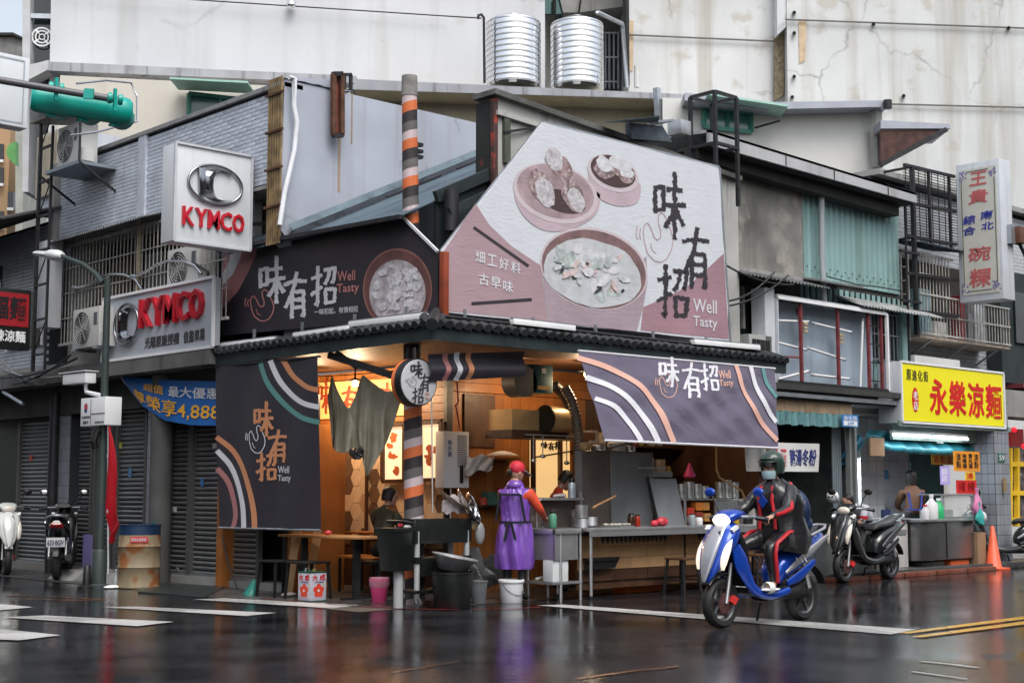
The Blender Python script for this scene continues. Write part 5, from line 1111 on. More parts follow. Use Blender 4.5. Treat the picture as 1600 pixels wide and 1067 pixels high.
# ---- limp tarpaulin tied up in the left opening
tp = thing('tarpaulin', 'olive grey tarpaulin tied up in points and hanging limp in the left opening', 'tarpaulin', AX(570, 740, .35))
top = cr([(512, 622), (516, 600), (519, 587), (526, 606), (536, 626), (545, 638), (554, 622), (562, 598), (567, 586), (575, 592), (590, 603), (606, 612), (628, 604)], 3); bot = cr([(517, 668), (519, 692), (523, 703), (538, 708), (552, 700), (560, 706), (566, 712), (571, 738), (576, 741), (590, 716), (604, 692), (616, 660), (626, 628)], 3)
def tps(u, v):
    a, b = ip(top, u), ip(bot, u); q = v ** .9; px, py = a[0] + (b[0] - a[0]) * q, a[1] + (b[1] - a[1]) * q
    px += 3 * sin(v * 3.1) * sin(u * 20); return AX(px, py, .35 + .04 * sin(u * 26 + v * 4) * (.25 + v * .75) + .025 * sin(u * 60 + v * 7) * v)
MB().sheet(tps, 84, 26, .004).build('cloth', pm('olive_tarpaulin', (.36, .33, .25), .55, var=.25, vs=3, streak=.5, wavy=(5, .8, (1, 1, .3))), tp, smooth=60)
mb = MB()
for _ in range(14):
    c = AX(557 + random.uniform(-9, 9), 706 + random.uniform(-8, 8), .28); mb.ell(c, (.04, .05, .02), 7, 5, Matrix.Rotation(random.uniform(0, 3), 3, 'X') @ Matrix.Rotation(random.uniform(0, 3), 3, 'Y'))
mb.build('knot', pm('dark_crumpled_plastic', (.03, .03, .032), .35), tp, smooth=50)
cable('cord', 'thin cord strung across the left opening holding the tarpaulin points', [AX(497, 588, .35), AX(519, 587, .35), AX(567, 584, .35), AX(628, 578, .35)], .006, BLACK)
# ================================================================ right side of the street front
rbd = thing('green_clad_building', 'patched building with bare concrete panel and mint corrugated cladding under a long roof edge', 'building', (9, 2, 0))
MINT = pm('mint_corrugated_sheet', (.25, .40, .39), .5, .15, var=.08, vs=1.5, streak=.5, scol=(.12, .18, .16))
PANEL = pm('bare_stained_concrete', (.20, .195, .18), .85, var=.45, vs=1.6, streak=.6, scol=(.10, .095, .085), bump=.25, bs=12, spots=(1.7, .54, (.36, .33, .29), .75), crack=1.2)
MB().box((6.1, 1.0, 2.6), (11.45, 6, 6.25)).build('core_wall', pm('dark_core_wall', (.10, .10, .095), .9, var=.3), rbd)  # core wall in a dark grey of its own
MB().box((6.3, .9, 4.66), (8.47, 1.0, 6.2)).build('concrete_panel', PANEL, rbd); MB().box((6.3, .84, 4.6), (8.5, 1.0, 4.68)).build('sill', CONC, rbd)
def corr(x0, x1, z0, z1, y, name='cladding', mat=MINT, pitch=.16):
    n = int((x1 - x0) / pitch * 6); return MB().sheet(lambda u, v: (x0 + (x1 - x0) * u, y - .025 * max(0, min(1, 1.6 * sin(u * (x1 - x0) / pitch * 2 * pi))), z0 + (z1 - z0) * v), n, 1, .004, uv=False).build(name, mat, rbd)
corr(8.5, 11.38, 4.7, 6.25, .95); corr(8.5, 11.4, 2.95, 4.62, 1.0); 
MB().box((8.46, .9, 4.6), (8.52, .97, 6.25)).build('edge_trim', MINT, rbd)
rr = random.Random(2)
mb = MB()
for k in range(26):
    x = 8.6 + k * .107; z = 4.83 if k % 2 else 4.9; mb.cyl((x, .93, z), (x, .915, z), .012, n=6)
mb.build('screw_heads', DARK, rbd)
e0, e1 = AY(1108, 203, .45), AY(1432, 302, .45)
MB().prism([e0, e1, e1 - V((0, 0, .17)), e0 - V((0, 0, .22))], (0, .05, 0)).build('roof_edge', pm('pale_roof_edge', (.44, .45, .46), .6, .1, var=.12, vs=1.5, streak=.5, scol=(.15, .15, .14)), rbd)
MB().prism([e0, e1, e1 + V((0, 2.5, .2)), e0 + V((0, 2.5, .2))], (0, 0, -.04)).build('roof_sheet', MATS['pale_roof_edge'], rbd)
MB().prism([e0 + V((0, .06, -.18)), e1 + V((0, .06, -.14)), e1 + V((0, .6, -.14)), e0 + V((0, .6, -.18))], (0, 0, -.05)).build('soffit', pm('dark_soffit', (.03, .03, .028), .8, var=.3), rbd)  # near-black base colour, also on the eave beam
MB().bar(e0 + V((0, .35, -.3)), e1 + V((-.2, .35, -.3)), .25, .18).build('eave_beam', MATS['dark_soffit'], rbd)
for t in (.33, .56, .84): p = e0.lerp(e1, t); MB().bar(p + V((0, -.006, 0)), p + V((0, -.006, -.2)), .012).build('sheet_joint', DARK, rbd)
MB().tube([AY(1283, 272, .8), AY(1284, 400, .8), AY(1288, 476, .8)], .05, 10).build('downpipe', pm('grey_pvc_pipe', (.33, .36, .38), .4, var=.1), rbd, smooth=60)
# small awnings and windows of the upper storey
def awn(x0, x1, z, y, dep, name='awning', dz=.16, mat=None): return MB().sheet(lambda u, v: (x0 + (x1 - x0) * u, y - dep * v, z - dz * v + .015 * sin(u * (x1 - x0) / .09 * 2 * pi)), int((x1 - x0) / .09 * 6), 2, .006, uv=False).build(name, mat or pm('grey_corrugated_sheet', (.12, .125, .13)), rbd)
awn(6.35, 8.45, 4.62, .9, .5); awn(9.4, 11.9, 4.5, .98, .55, dz=.22, mat=pm('pale_dirty_sheet', (.3, .31, .31), .6, .2, var=.3, streak=.6)); MB().sheet(lambda u, v: (8.35 + 1.2 * u, .95 - .45 * v, 4.68 - .1 * v), 2, 2, .03, uv=False).build('awning', MATS['pale_dirty_sheet'], rbd)
w_ = MB().box((6.35, .93, 3.4), (7.3, .97, 4.45)).build('window', GLASS_D, rbd)
for x in (6.35, 6.85, 7.28): MB().box((x, .88, 3.75), (x + .05, .93, 4.4)).build('window_frame', CONC, w_)
w2 = MB().box((6.55, .55, 3.2), (7.1, .9, 3.62)).build('window_unit', pm('pale_casing', (.42, .43, .42), .6, var=.1), rbd)
for k in range(4): MB().box((6.62 + k * .11, .53, 3.26), (6.70 + k * .11, .549, 3.55)).build('louvre', DARK, w2)
w3 = MB().box((9.95, .93, 3.55), (11.3, .98, 4.3)).build('window', GLASS_D, rbd)
for k in range(12): MB().bar((9.98 + k * .118, .9, 3.5), (9.98 + k * .118, .9, 4.32), .018).build('window_bar', GALV, w3)
for z in (3.52, 3.95, 4.3): MB().bar((9.95, .9, z), (11.3, .9, z), .02).build('window_bar', GALV, w3)
MB().box((11.25, .85, 2.9), (11.42, .99, 4.5)).build('mint_post', MINT, rbd)
for k, (p, q_) in enumerate((((1138, 478), (1232, 430)), ((1140, 470), (1210, 425)), ((1135, 415), (1240, 445)))): cable('cable', ('longest', 'shorter upper', 'slack rightmost')[k] + ' black cable below the concrete panel beside the white billboard', [AY(*p, .4), AY(*q_, .4)], .015, BLACK, sag=.08, group='black cables below the concrete panel')
cable('cable', 'thin black cable trailing over the mint cladding', [AY(1292, 432, .7), AY(1340, 445, .7), AY(1370, 448, .7), AY(1410, 455, .7)], .012, BLACK)
# ---- gutted sign box with bare fluorescent tubes
gb = thing('gutted_sign_box', 'gutted light box sign with pale blue back, red iron ribs and dangling fluorescent tubes', 'sign', (8.7, .6, 2.93))
X0_, X1_, Z0_, Z1_ = 7.2, 10.2, 2.95, 4.22
MB().box((X0_, .78, Z0_), (X1_, .80, Z1_)).build('back_panel', pm('pale_blue_panel', (.36, .44, .52), .5, .1, var=.12, vs=1.2, streak=.4), gb)
MB().box((X0_, .5, Z0_), (X0_ + .02, .8, Z1_)).build('side_panel', pm('white_side_panel', (.55, .58, .62), .5, var=.06, streak=.3), gb)
MB().box((X0_ - .25, .55, 2.9), (X0_ - .01, .8, 4.35)).build('end_box', MATS['white_side_panel'], gb)
for a, b in (((X0_, .5, Z1_), (X1_, .5, Z1_)), ((X1_, .5, Z0_), (X1_, .5, Z1_)), ((X0_, .5, Z0_), (X1_, .5, Z0_))): MB().bar(a, b, .04, .05).build('frame', WHITE if a[2] == Z1_ or b[2] != a[2] else DARK, gb)
MB().box((X0_, .5, Z1_ + .02), (X1_, .8, Z1_ + .05)).build('top_panel', MATS['pale_roof_edge'], gb)
for x in (7.85, 8.85, 9.72, 10.1): MB().bar((x, .55, Z0_), (x, .55, Z1_), .045).build('rib', REDFRAME, gb)
for a, b in (((7.2, .74, 3.35), (7.85, .56, 3.35)), ((7.85, .56, 3.9), (8.05, .76, 4.15)), ((7.9, .56, 3.2), (8.1, .7, 2.98))): MB().bar(a, b, .025).build('rib', REDFRAME, gb)
for z in (3.1, 3.4, 3.7, 4.0): MB().bar((9.72, .56, z), (10.1, .56, z), .02).build('rung', DARK, gb)
TUBE = pm('dead_white_tube', (.7, .7, .7), .3, var=.03)
for a, b in (((7.22, .62, 3.88), (8.12, .6, 3.93)), ((8.25, .6, 3.92), (9.3, .6, 3.86)), ((7.22, .62, 3.56), (8.05, .6, 3.49)), ((8.1, .6, 3.52), (9.1, .6, 3.40)), ((7.3, .6, 2.99), (8.1, .6, 3.16)), ((8.2, .6, 3.11), (9.2, .6, 3.10)), ((9.5, .58, 2.98), (9.62, .58, 4.08))):
    MB().cyl(a, b, .02, n=8).build('tube', TUBE, gb, smooth=60)
    for p in (a, b): MB().ell(p, .028, 6, 4).build('tube_cap', GALV, gb)
for x, z in ((7.92, 3.75), (8.9, 3.65)):
    for k in range(3): MB().box((x + .03, .56, z + k * .06), (x + .14, .62, z + k * .06 + .04)).build('ballast', pm('rusty_ballast', (.4, .33, .22), .6, .2, var=.4, vs=10), gb)
# ---- dirty shop front below it
sf = thing('small_noodle_shop', 'dim small shop front with rotten wooden fascia and teal valance beside the stall', 'shop', (8.1, 1, 0))
MB().bar((6.75, .35, 2.86), (10.35, .35, 2.86), .12, .09).build('gutter', pm('dark_gutter', (.04, .04, .038), .6, var=.3), sf); MB().bar((6.75, .35, 2.74), (10.3, .4, 2.74), .1, .06).build('gutter', GALV, sf)  # near-black base colour, also on the shelf behind
MB().box((6.75, .4, 2.68), (10.3, .9, 2.72)).build('shelf', MATS['dark_gutter'], sf)
MB().box((6.8, .42, 2.5), (9.0, .46, 2.68)).build('fascia', pm('peeling_tan_board', (.33, .24, .15), .8, var=.25, vs=4, streak=1, scol=(.04, .035, .03), spots=(4, .62, (.04, .04, .035), .8)), sf)
MB().sheet(lambda u, v: (6.8 + 2.2 * u, .40 - .03 * sin(u * 90) * v, 2.5 - .2 * v + .01 * sin(u * 40)), 90, 3, .004, uv=False).build('valance', pm('faded_teal_valance', (.10, .22, .23), .6, var=.35, vs=5, streak=.8, scol=(.25, .32, .32)), sf, smooth=50)
np_ = thing('street_number_plate', 'small blue and white street number plate on the teal valance', 'number plate', AY(1327, 668, .33))
r = rect(AY, 1316, 648, 1341, 667, .33); MB().box(r[0], r[0] + r[1] * r[3] + V((0, .012, r[4]))).build('plate', pm('enamel_blue', (.03, .2, .5), .4), np_)
text(MB(), '進化路', sub(r, .08, .55, .92, .9), .003).build('lettering', WHITE, np_); MB().box(*[V(sub(r, .08, .1, .92, .5)[0]) - V((0, .004, 0)), V(sub(r, .92, .5, 1, 1)[0]) - V((0, .001, 0))]).build('white_field', WHITE, np_); text(MB(), '249', sub(r, .3, .16, .7, .44), .003, gap=.006).build('lettering', pm('enamel_blue', (.03, .2, .5)), np_)
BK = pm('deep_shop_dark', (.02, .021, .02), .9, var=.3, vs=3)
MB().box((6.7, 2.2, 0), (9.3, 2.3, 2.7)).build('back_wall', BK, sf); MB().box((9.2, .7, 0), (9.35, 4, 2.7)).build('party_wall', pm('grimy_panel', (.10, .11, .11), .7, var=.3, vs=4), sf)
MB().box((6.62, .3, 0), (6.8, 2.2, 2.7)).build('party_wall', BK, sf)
for x in (8.95, 9.1): MB().box((x, .45, 0), (x + .06, .52, 2.5)).build('door_frame', pm('grey_frame', (.22, .23, .23), .5, .3), sf)
for k in range(5): MB().box((8.7 + k * .05, .6, 0), (8.74 + k * .05, .62, 2.3)).build('curtain_fold', pm('blue_grey_curtain', (.14, .17, .19), .7), sf)
MB().box((6.9, 1.6, .8), (8.4, 2.1, .85)).build('shelf', STEEL, sf); MB().box((7.2, 2.1, 1.2), (8.0, 2.18, 1.8)).build('cupboard', BROWNWOOD, sf)
r = rect(AY, 1166, 692, 1279, 737, .25)
ws_ = thing('cloth_sign', 'white cloth sign with red and dark blue handwritten characters hanging below the teal valance', 'sign', r[0])
def cs(a, b, g=0): return r[0] + r[1] * (a * r[3]) + V((0, .02 * sin(a * 9 + b * 2) - g, b * r[4] + .01 * a))
MB().sheet(lambda u, v: cs(u, v), 16, 6, .004).build('cloth', pm('white_cloth', (.6, .6, .58), .7, var=.05), ws_, smooth=60)
def cst(s, a0, a1, mat):
    vs, fs, _ = glyph(s, .02, .12); MB().add([cs(a0 + (a1 - a0) * x, .2 + .6 * y, .006 + (z + .5) * .003) for x, y, z in vs], fs).build('lettering', mat, ws_)
cst('酒', .44, .54, pm('sign_red', (.6, .03, .06), .5)); cst('豬湯冬粉', .58, .96, pm('ink_blue', (.02, .03, .16), .5)); cst('麵', .3, .4, MATS['sign_red'])
# ---- yellow sign and the lit noodle shop
ns = thing('noodle_shop', 'lit noodle shop with white tiled walls, grey tiled front above and a tiled column', 'shop', (12.5, 2, 0))
WTILE = pm('white_glazed_tile', (.55, .57, .58), .2, var=.05, rnd=.06); GT2 = pm('pale_grey_tile', (.42, .44, .47), .4, var=.1, streak=.3, rnd=.12)
MB().box((11.42, 1.5, 3.1), (19, 5, 6.9)).build('front_wall', GROUT, ns)
me = mesh_of(MB().box((.004, -.012, .004), (.236, .0, .071)), 'tile', GT2); n_ = 0
cellz = [(11.45 + i * .24 + (.12 if k % 2 else 0), 3.15 + k * .075) for i in range(26) for k in range(49)]
cellz.sort(key=lambda c: (c[1] > 4.1, c[0]))
for x, z in cellz[:300]: piece('tile', me, ns, (x, 1.5, z))
mb = MB()
for x, z in cellz[300:]: mb.box((x + .004, 1.488, z + .004), (x + .236, 1.5, z + .071))
stuff(mb.build('tile', GT2, ns))
MB().box((11.4, 1.3, 6.9), (19, 5, 7.0)).build('parapet', CONC, ns)
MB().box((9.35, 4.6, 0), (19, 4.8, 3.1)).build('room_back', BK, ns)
MB().box((9.35, .9, 2.9), (19, 5, 3.1)).build('ceiling', pm('dim_ceiling', (.3, .31, .3), .8), ns)
bw_ = MB().box((9.4, 3.02, 0), (15.4, 3.1, 2.9)).build('tiled_wall', pm('grout_grey', (.3, .31, .31), .8), ns)
me = mesh_of(MB().box((.004, -.012, .004), (.296, 0, .296)), 'tile', WTILE)
for i in range(20):
    for k in range(9): piece('tile', me, bw_, (9.4 + i * .3, 3.02, .1 + k * .3))
tp_ = MB().box((11.0, 1.6, 0), (11.75, 1.75, 2.9)).build('tiled_pier', pm('grout_grey', (.3, .31, .31)), ns)
me2 = mesh_of(MB().box((.004, -.012, .004), (.241, 0, .246)), 'tile', WTILE)
for i in range(3):
    for k in range(11): piece('tile', me2, tp_, (11.0 + i * .25, 1.6, .08 + k * .25))
def prectbox(name, fn_y, x0, y0_, x1, y1_, th, mat, par, **k): r = rect(AY, x0, y0_, x1, y1_, fn_y); return MB().box(r[0], r[0] + r[1] * r[3] + V((0, th, r[4]))).build(name, mat, par, **k)
prectbox('doorway', 2.98, 1306, 726, 1334, 822, .03, GLASS_D, ns); prectbox('door_frame', 2.96, 1332, 724, 1336, 822, .04, GALV, ns); prectbox('door_header', 2.96, 1305, 722, 1336, 728, .04, GALV, ns)
prectbox('blue_poster', 2.95, 1354, 734, 1388, 748, .02, pm('poster_blue', (.05, .28, .5), .5, var=.3, vs=4), ns)
prectbox('shelf', 2.7, 1335, 795, 1390, 797, .2, STEEL, ns); prectbox('cabinet', 2.7, 1340, 797, 1392, 822, .25, pm('brown_cabinet', (.2, .1, .06), .6), ns)
for k in range(7): prectbox('pot', 2.6, 1338 + k * 7, 786 - (k % 3) * 3, 1343 + k * 7, 795, .06, [STEEL, WHITE, pm('pot_red', (.45, .08, .03), .5)][k % 3], ns)
def litube(label, a, b, power, col=(.82, .92, 1)):
    t = thing('fluorescent_lamp', label, 'lamp', a); MB().cyl(a, b, .022, n=8).build('tube', pm('lit_tube', (1, 1, 1), .5, emit=6, ecol=(.85, .95, 1)), t); MB().bar(V(a) + V((0, .03, .05)), V(b) + V((0, .03, .05)), .07, .05).build('batten', WHITE, t)
    l = bpy.data.lights.new('tube_light', 'AREA'); l.shape = 'RECTANGLE'; l.size = (V(b) - V(a)).length; l.size_y = .06; l.energy = power; l.color = col
    o = bpy.data.objects.new('tube_light', l); COL.objects.link(o); o.parent = t; o.location = (V(b) - V(a)) / 2 - V((0, 0, .05)); d = V(b) - V(a); o.rotation_euler = (0, 0, atan2(d.y, d.x))
litube('fluorescent tube inside the noodle shop, far left', AY(1305, 709, 1.8), AY(1317, 710, 1.8), 40); litube('fluorescent tube inside the noodle shop, beside the cardboard', AY(1330, 710, 1.8), AY(1357, 711, 1.8), 60)
litube('left fluorescent tube under the yellow sign', AY(1396, 679, .5), AY(1454, 682, .5), 5); litube('right fluorescent tube under the yellow sign', AY(1459, 682, .5), AY(1512, 686, .5), 5)
litube('standing fluorescent tube behind the glass door of the noodle shop', AY(1324, 758, 2.8), AY(1325, 790, 2.8), 5)
sg = thing('yellow_sign', 'yellow light box sign with big red and small black characters over the noodle shop', 'sign', AY(1488, 663, .3))
r = rect(AY, 1408, 574, 1568, 664, .3); P_, U_, _, w0, h0 = r
MB().box(P_ + V((-.02, 0, 0)), P_ + U_ * (w0 + .02) + V((0, .42, h0))).build('box', pm('white_side_panel', (.55, .58, .62)), sg, bevel=.012)
q = sub(r, .012, .03, .988, .97); MB().box(q[0] - V((0, .012, 0)), q[0] + q[1] * q[3] + V((0, -.002, q[4]))).build('face', pm('sign_yellow', (.80, .72, .01), .35, var=.05, vs=1.2, emit=.06), sg)
mb = MB(); k = [P_, P_ + U_ * w0, P_ + U_ * w0 + V((0, 0, h0)), P_ + V((0, 0, h0))]
for a, b in zip(k, k[1:] + k[:1]): mb.bar(a - V((0, .01, 0)), b - V((0, .01, 0)), .035, .035)
mb.build('frame', WHITE, sg)
SR = pm('sign_character_red', (.62, .012, .01), .45)
for i, ch in enumerate('永樂涼麵'): text(MB(), ch, sub(r, .255 + i * .183, .17, .255 + i * .183 + .16, .76), .006, .028, gap=.014).build('character', SR, sg)
for i, ch in enumerate('原進化街'): text(MB(), ch, sub(r, .045 + i * .052, .70, .045 + i * .052 + .042, .88), .004, .01, gap=.014).build('character', BLACK, sg)
disc(MB(), sub(r, .085, .16, .155, .6), .5, .5, w0 * .03, h0 * .21, gap=.014, n=24).build('lantern_mark', SR, sg); disc(MB(), sub(r, .085, .16, .155, .6), .5, .5, w0 * .022, h0 * .185, gap=.016, n=24).build('lantern_ring', SR, sg)
for i, ch in enumerate('老店'): text(MB(), ch, sub(r, .1, .38 - i * .17, .14, .53 - i * .17), .004, .012, gap=.018).build('character', WHITE, sg)
prectbox('fascia', .62, 1395, 668, 1562, 690, .06, pm('pale_green_steel', (.25, .32, .29), .5, .1, var=.1), ns)
MB().box((10.2, .3, 2.38), (13.9, .35, 2.46)).build('sign_beam', pm('pale_green_steel', (.25, .32, .29)), ns)
MB().sheet(lambda u, v: (10.0 + 3.6 * u, .75 + .08 * sin(v * 6) + .03 * sin(u * 45), 2.32 - .33 * v - .05 * sin(u * 3)), 60, 8, .006, uv=False).build('rolled_awning', pm('teal_tarpaulin', (.02, .16, .2), .45, var=.4, vs=5), ns, smooth=60)
prectbox('tag', .68, 1463, 683, 1474, 692, .01, WHITE, ns)
tb_ = thing('teal_tarpaulin', 'bunched teal plastic sheet hanging at the left corner of the noodle shop', 'tarpaulin', AY(1330, 740, .7))
MB().sheet(lambda u, v: AY(1323 + 30 * u * (1 - .4 * v) - 22 * v * v, 681 + 48 * v - 6 * u * v + 3 * sin(u * 9), .7 + .06 * sin(u * 14 + v * 5)), 20, 14, .006, uv=False).build('sheet', pm('teal_plastic', (.02, .13, .2), .35, var=.35, vs=6), tb_, smooth=60)
o = prectbox('cardboard_sheet', .6, 1360, 684, 1382, 712, .02, pm('cardboard', (.30, .19, .11), .8, var=.08), None); tag(o, 'piece of brown cardboard hung beside the teal awning roll', 'cardboard')
o = MB().box(AY(1430, 578, .75), AY(1500, 563, .75) + V((0, .3, 0))).build('air_conditioner', pm('aged_white_casing', (.5, .5, .48)), bevel=.012); tag(o, 'white air conditioner casing lying behind the top of the yellow sign', 'air conditioner')
# tiled street column
tc_ = thing('tiled_column', 'white tiled street column with small number marks right of the menu boards', 'column', (13.5, .4, 0))
MB().box((13.26, .31, 0), (13.8, .8, 2.9)).build('core', GROUT, tc_)
me = mesh_of(MB().box((.004, -.01, .004), (.129, 0, .176)), 'tile', WT)
for i in range(4):
    for k in range(16): piece('tile', me, tc_, (13.27 + i * .133, .31, k * .18))
me = mesh_of(MB().box((-.01, .004, .004), (0, .118, .176)), 'tile', WT)
for i in range(4):
    for k in range(16): piece('tile', me, tc_, (13.26, .31 + i * .122, k * .18))
r = rect(AY, 1560, 708, 1570, 722, .29); MB().box(r[0], r[0] + r[1] * r[3] + V((0, .01, r[4]))).build('number_plate', pm('plate_green', (.03, .12, .09), .5), tc_); text(MB(), '59', sub(r, .1, .2, .9, .8), .003, gap=.004).build('lettering', WHITE, tc_)
MB().bar((13.5, .25, 1.3), (13.5, .25, 1.55), .05).build('meter', pm('tan_plastic', (.3, .2, .1), .5), tc_)
# menu boards and bright claw-machine glow at the right
MC = [pm('menu_orange', (.75, .28, .02), .5), pm('menu_red', (.6, .02, .02), .5), pm('menu_yellow', (.75, .5, .03), .5)]
def menu(label, x0, y0_, x1, y1_, y, mat, s, fg=BLACK, rows=3):
    t = thing('menu_board', label, 'menu board', AY((x0 + x1) / 2, y1_, y)); r = rect(AY, x0, y0_, x1, y1_, y); MB().box(r[0], r[0] + r[1] * r[3] + V((0, .015, r[4]))).build('board', mat, t)
    for i in range(rows): text(MB(), s[i % len(s)], sub(r, .08 + i * .92 / rows, .15, .08 + (i + .72) * .92 / rows, .88), .003, .01).build('lettering', fg, t)
    return t
def vt(t_): return '\n'.join(t_)
menu('orange menu board with black columns of writing hung above the glass case', 1491, 705, 1531, 736, .25, MC[0], [vt('涼麵'), vt('味噌湯'), vt('貢丸湯')], rows=4)
menu('red and yellow lit menu strip behind the shop worker', 1456, 710, 1490, 726, 1.2, MC[2], ['涼', '麵', '湯'], MC[1])
menu('bright red paper sheets stuck to the glass case', 1495, 750, 1526, 771, .2, MC[1], ['小菜', '外帶'], pm('dark_red_ink', (.2, .0, .0), .5), rows=2)
menu('small yellow menu strip under the orange board', 1509, 737, 1524, 750, .24, MC[2], ['湯'], MC[1], 1)
menu('purple round hanging sign with white letters behind the glass case', 1470, 728, 1484, 757, .9, pm('purple_sign', (.35, .28, .6), .5, emit=.25), [vt('開店')], WHITE, 1)
menu('blue violet sign beyond the shop worker', 1524, 730, 1548, 748, 1.3, pm('violet_glow', (.3, .25, .8), .5, emit=.5), ['冰'], WHITE, 2)
MB().box((AY(1424, 750, 2.2).x, 2.2, .1), (AY(1470, 750, 2.2).x, 2.25, 2.8)).build('green_wall', pm('dark_green_wall', (.02, .07, .05), .6), ns)
for k, (x0, x1, y0_, y1_, c, e) in enumerate(((1535, 1550, 700, 790, (.5, .5, .75), .3), (1580, 1600, 670, 712, (.55, .05, .05), .15), (1580, 1625, 715, 760, (.75, .55, .05), .25), (1581, 1625, 765, 812, (.5, .1, .3), .25))):
    prectbox('arcade_light_panel', 1.9, x0, y0_, x1, y1_, .1, pm('glow_panel_%d' % k, c, .5, var=.5, vs=3, emit=e), ns)
ym = thing('claw_machine', 'yellow framed arcade machine glowing at the right edge behind the tiled column', 'arcade machine', AY(1600, 820, 1.2))
for x in (1578, 1589): MB().bar(AY(x, 822, 1.2), AY(x, 700, 1.2), .08).build('frame_post', pm('machine_yellow', (.7, .45, .02), .4, emit=.08), ym)
for y in (725, 770, 812): MB().bar(AY(1578, y, 1.2), AY(1640, y, 1.2), .09).build('frame_bar', pm('machine_yellow', (.7, .45, .02)), ym)
MB().box(AY(1580, 822, 1.25), AY(1640, 700, 1.25) + V((0, .4, 0))).build('cabinet', pm('machine_glass', (.12, .10, .12), .2, var=.8, vs=7, spots=(9, .58, (.5, .4, .3), .7)), ym)
# far right upper wall, dark openings
db = thing('dark_building', 'dark green building front at the extreme right edge', 'building', (16.3, 1.3, 3))
MB().box((15.3, 1.15, 3.4), (19, 1.45, 5.6)).build('wall', pm('dark_green_steel', (.03, .04, .042)), db); MB().box((15.6, .9, 3.3), (19, 1.5, 3.38)).build('ledge', REDFRAME, db); MB().box((15.8, 1.1, 4.2), (17, 1.15, 5.2)).build('window', GLASS_D, db)
MB().box((14.0, .7, 2.7), (19, 1.3, 3.2)).build('lintel', CONC, db)
for k in range(4): MB().ell((14.6 + k * .35, .6, 2.45 - (k % 2) * .3), .05).build('red_lamp', pm('red_led', (.6, .01, .02), .5, emit=1.2), db)
# ---- black cage and barred balcony
cg = thing('black_iron_cage', 'black iron lattice cage standing on the wall left of the vertical white sign', 'iron frame', (12, .9, 5.8))
for x in (11.55, 12.1, 12.8): MB().bar((x, .75, 4.0 if x < 12 else 5.6), (x, .75, 6.95 + (x - 11.5) * .05), .07 if x < 12 else .045).build('upright', DARK, cg)
for z in (4.4, 5.05, 5.7, 6.3, 6.95): MB().bar((11.3, .75, z), (13.0, .75, z + .05), .05).bar((11.55, .75, z), (11.55, 1.4, z), .04).build('crosspiece', DARK, cg)
mb = MB()
for k in range(26): mb.bar((11.6, .95, 5.75 + k * .05), (13.4, .95, 5.77 + k * .05), .012)
for k in range(9): mb.bar((11.65 + k * .22, .94, 5.7), (11.65 + k * .22, .94, 7.05), .012)
mb.build('wire_mesh', DARK, cg)
MB().bar((11.2, .7, 3.2), (11.2, .7, 6.3), .03).build('rod', DARK, cg)
for z in (4.55, 5.4): MB().bar((11.0, .7, z), (11.6, .7, z), .06, .04).build('shelf_bar', DARK, cg)
bc = thing('barred_balcony', 'rusty white barred balcony cage with laundry and boxes under the vertical sign', 'balcony', (13.4, .8, 4.0))
MB().box((11.75, .8, 3.98), (14.95, 1.5, 4.03)).build('floor', pm('rusty_cream', (.36, .3, .24), .7, var=.4, vs=5, streak=.7, scol=(.2, .08, .03)), bc)
for k in range(30): MB().bar((11.8 + k * .108, .8, 4.03), (11.8 + k * .108, .8, 4.75 if k > 9 else 5.45), .015).build('balcony_bar', MATS['cream_painted_bars'], bc)
for z in (4.06, 4.4, 4.75): MB().bar((11.75, .79, z), (14.95, .79, z), .03).build('rail', MATS['cream_painted_bars'], bc)
for z in (5.1, 5.45): MB().bar((11.75, .79, z), (12.9, .79, z), .03).build('rail', MATS['cream_painted_bars'], bc)
MB().box((12.0, 1.4, 4.0), (15, 1.48, 5.5)).build('dark_opening', DIRTY, bc)
for x0, x1, z1, c in ((12.1, 12.5, 4.9, (.2, .35, .4)), (12.6, 13.0, 4.35, (.6, .6, .6)), (13.5, 13.7, 4.9, (.4, .05, .06)), (14.0, 14.3, 4.8, (.45, .5, .5)), (13.8, 13.95, 4.6, (.3, .3, .35))):
    MB().box((x0, 1.0, 4.04), (x1, 1.2, z1)).build('stored_thing', pm('stored_%d' % int(x0 * 10), c, .6, var=.3, vs=5), bc, bevel=.02)
for x in (12.2, 13.4, 14.6): MB().bar((x, .85, 3.97), (x, 1.48, 3.6), .03).build('bracket', GALV, bc)
MB().sheet(lambda u, v: (11.6 + 1.6 * u, 1.4 - .8 * v, 5.75 - .15 * v + .012 * sin(u * 100)), 90, 2, .01, uv=False).build('cage_awning', pm('blue_grey_roof_sheet', (.13, .19, .235)), bc)
# white grid at its left end
mb = MB()
for k in range(5): mb.bar((11.5 + k * .0, .85 + k * .14, 3.9), (11.5, .85 + k * .14, 5.5), .02)
for k in range(7): mb.bar((11.5, .85, 4.0 + k * .24), (11.5, 1.45, 4.0 + k * .24), .02)
mb.build('side_grid', MATS['cream_painted_bars'], bc)
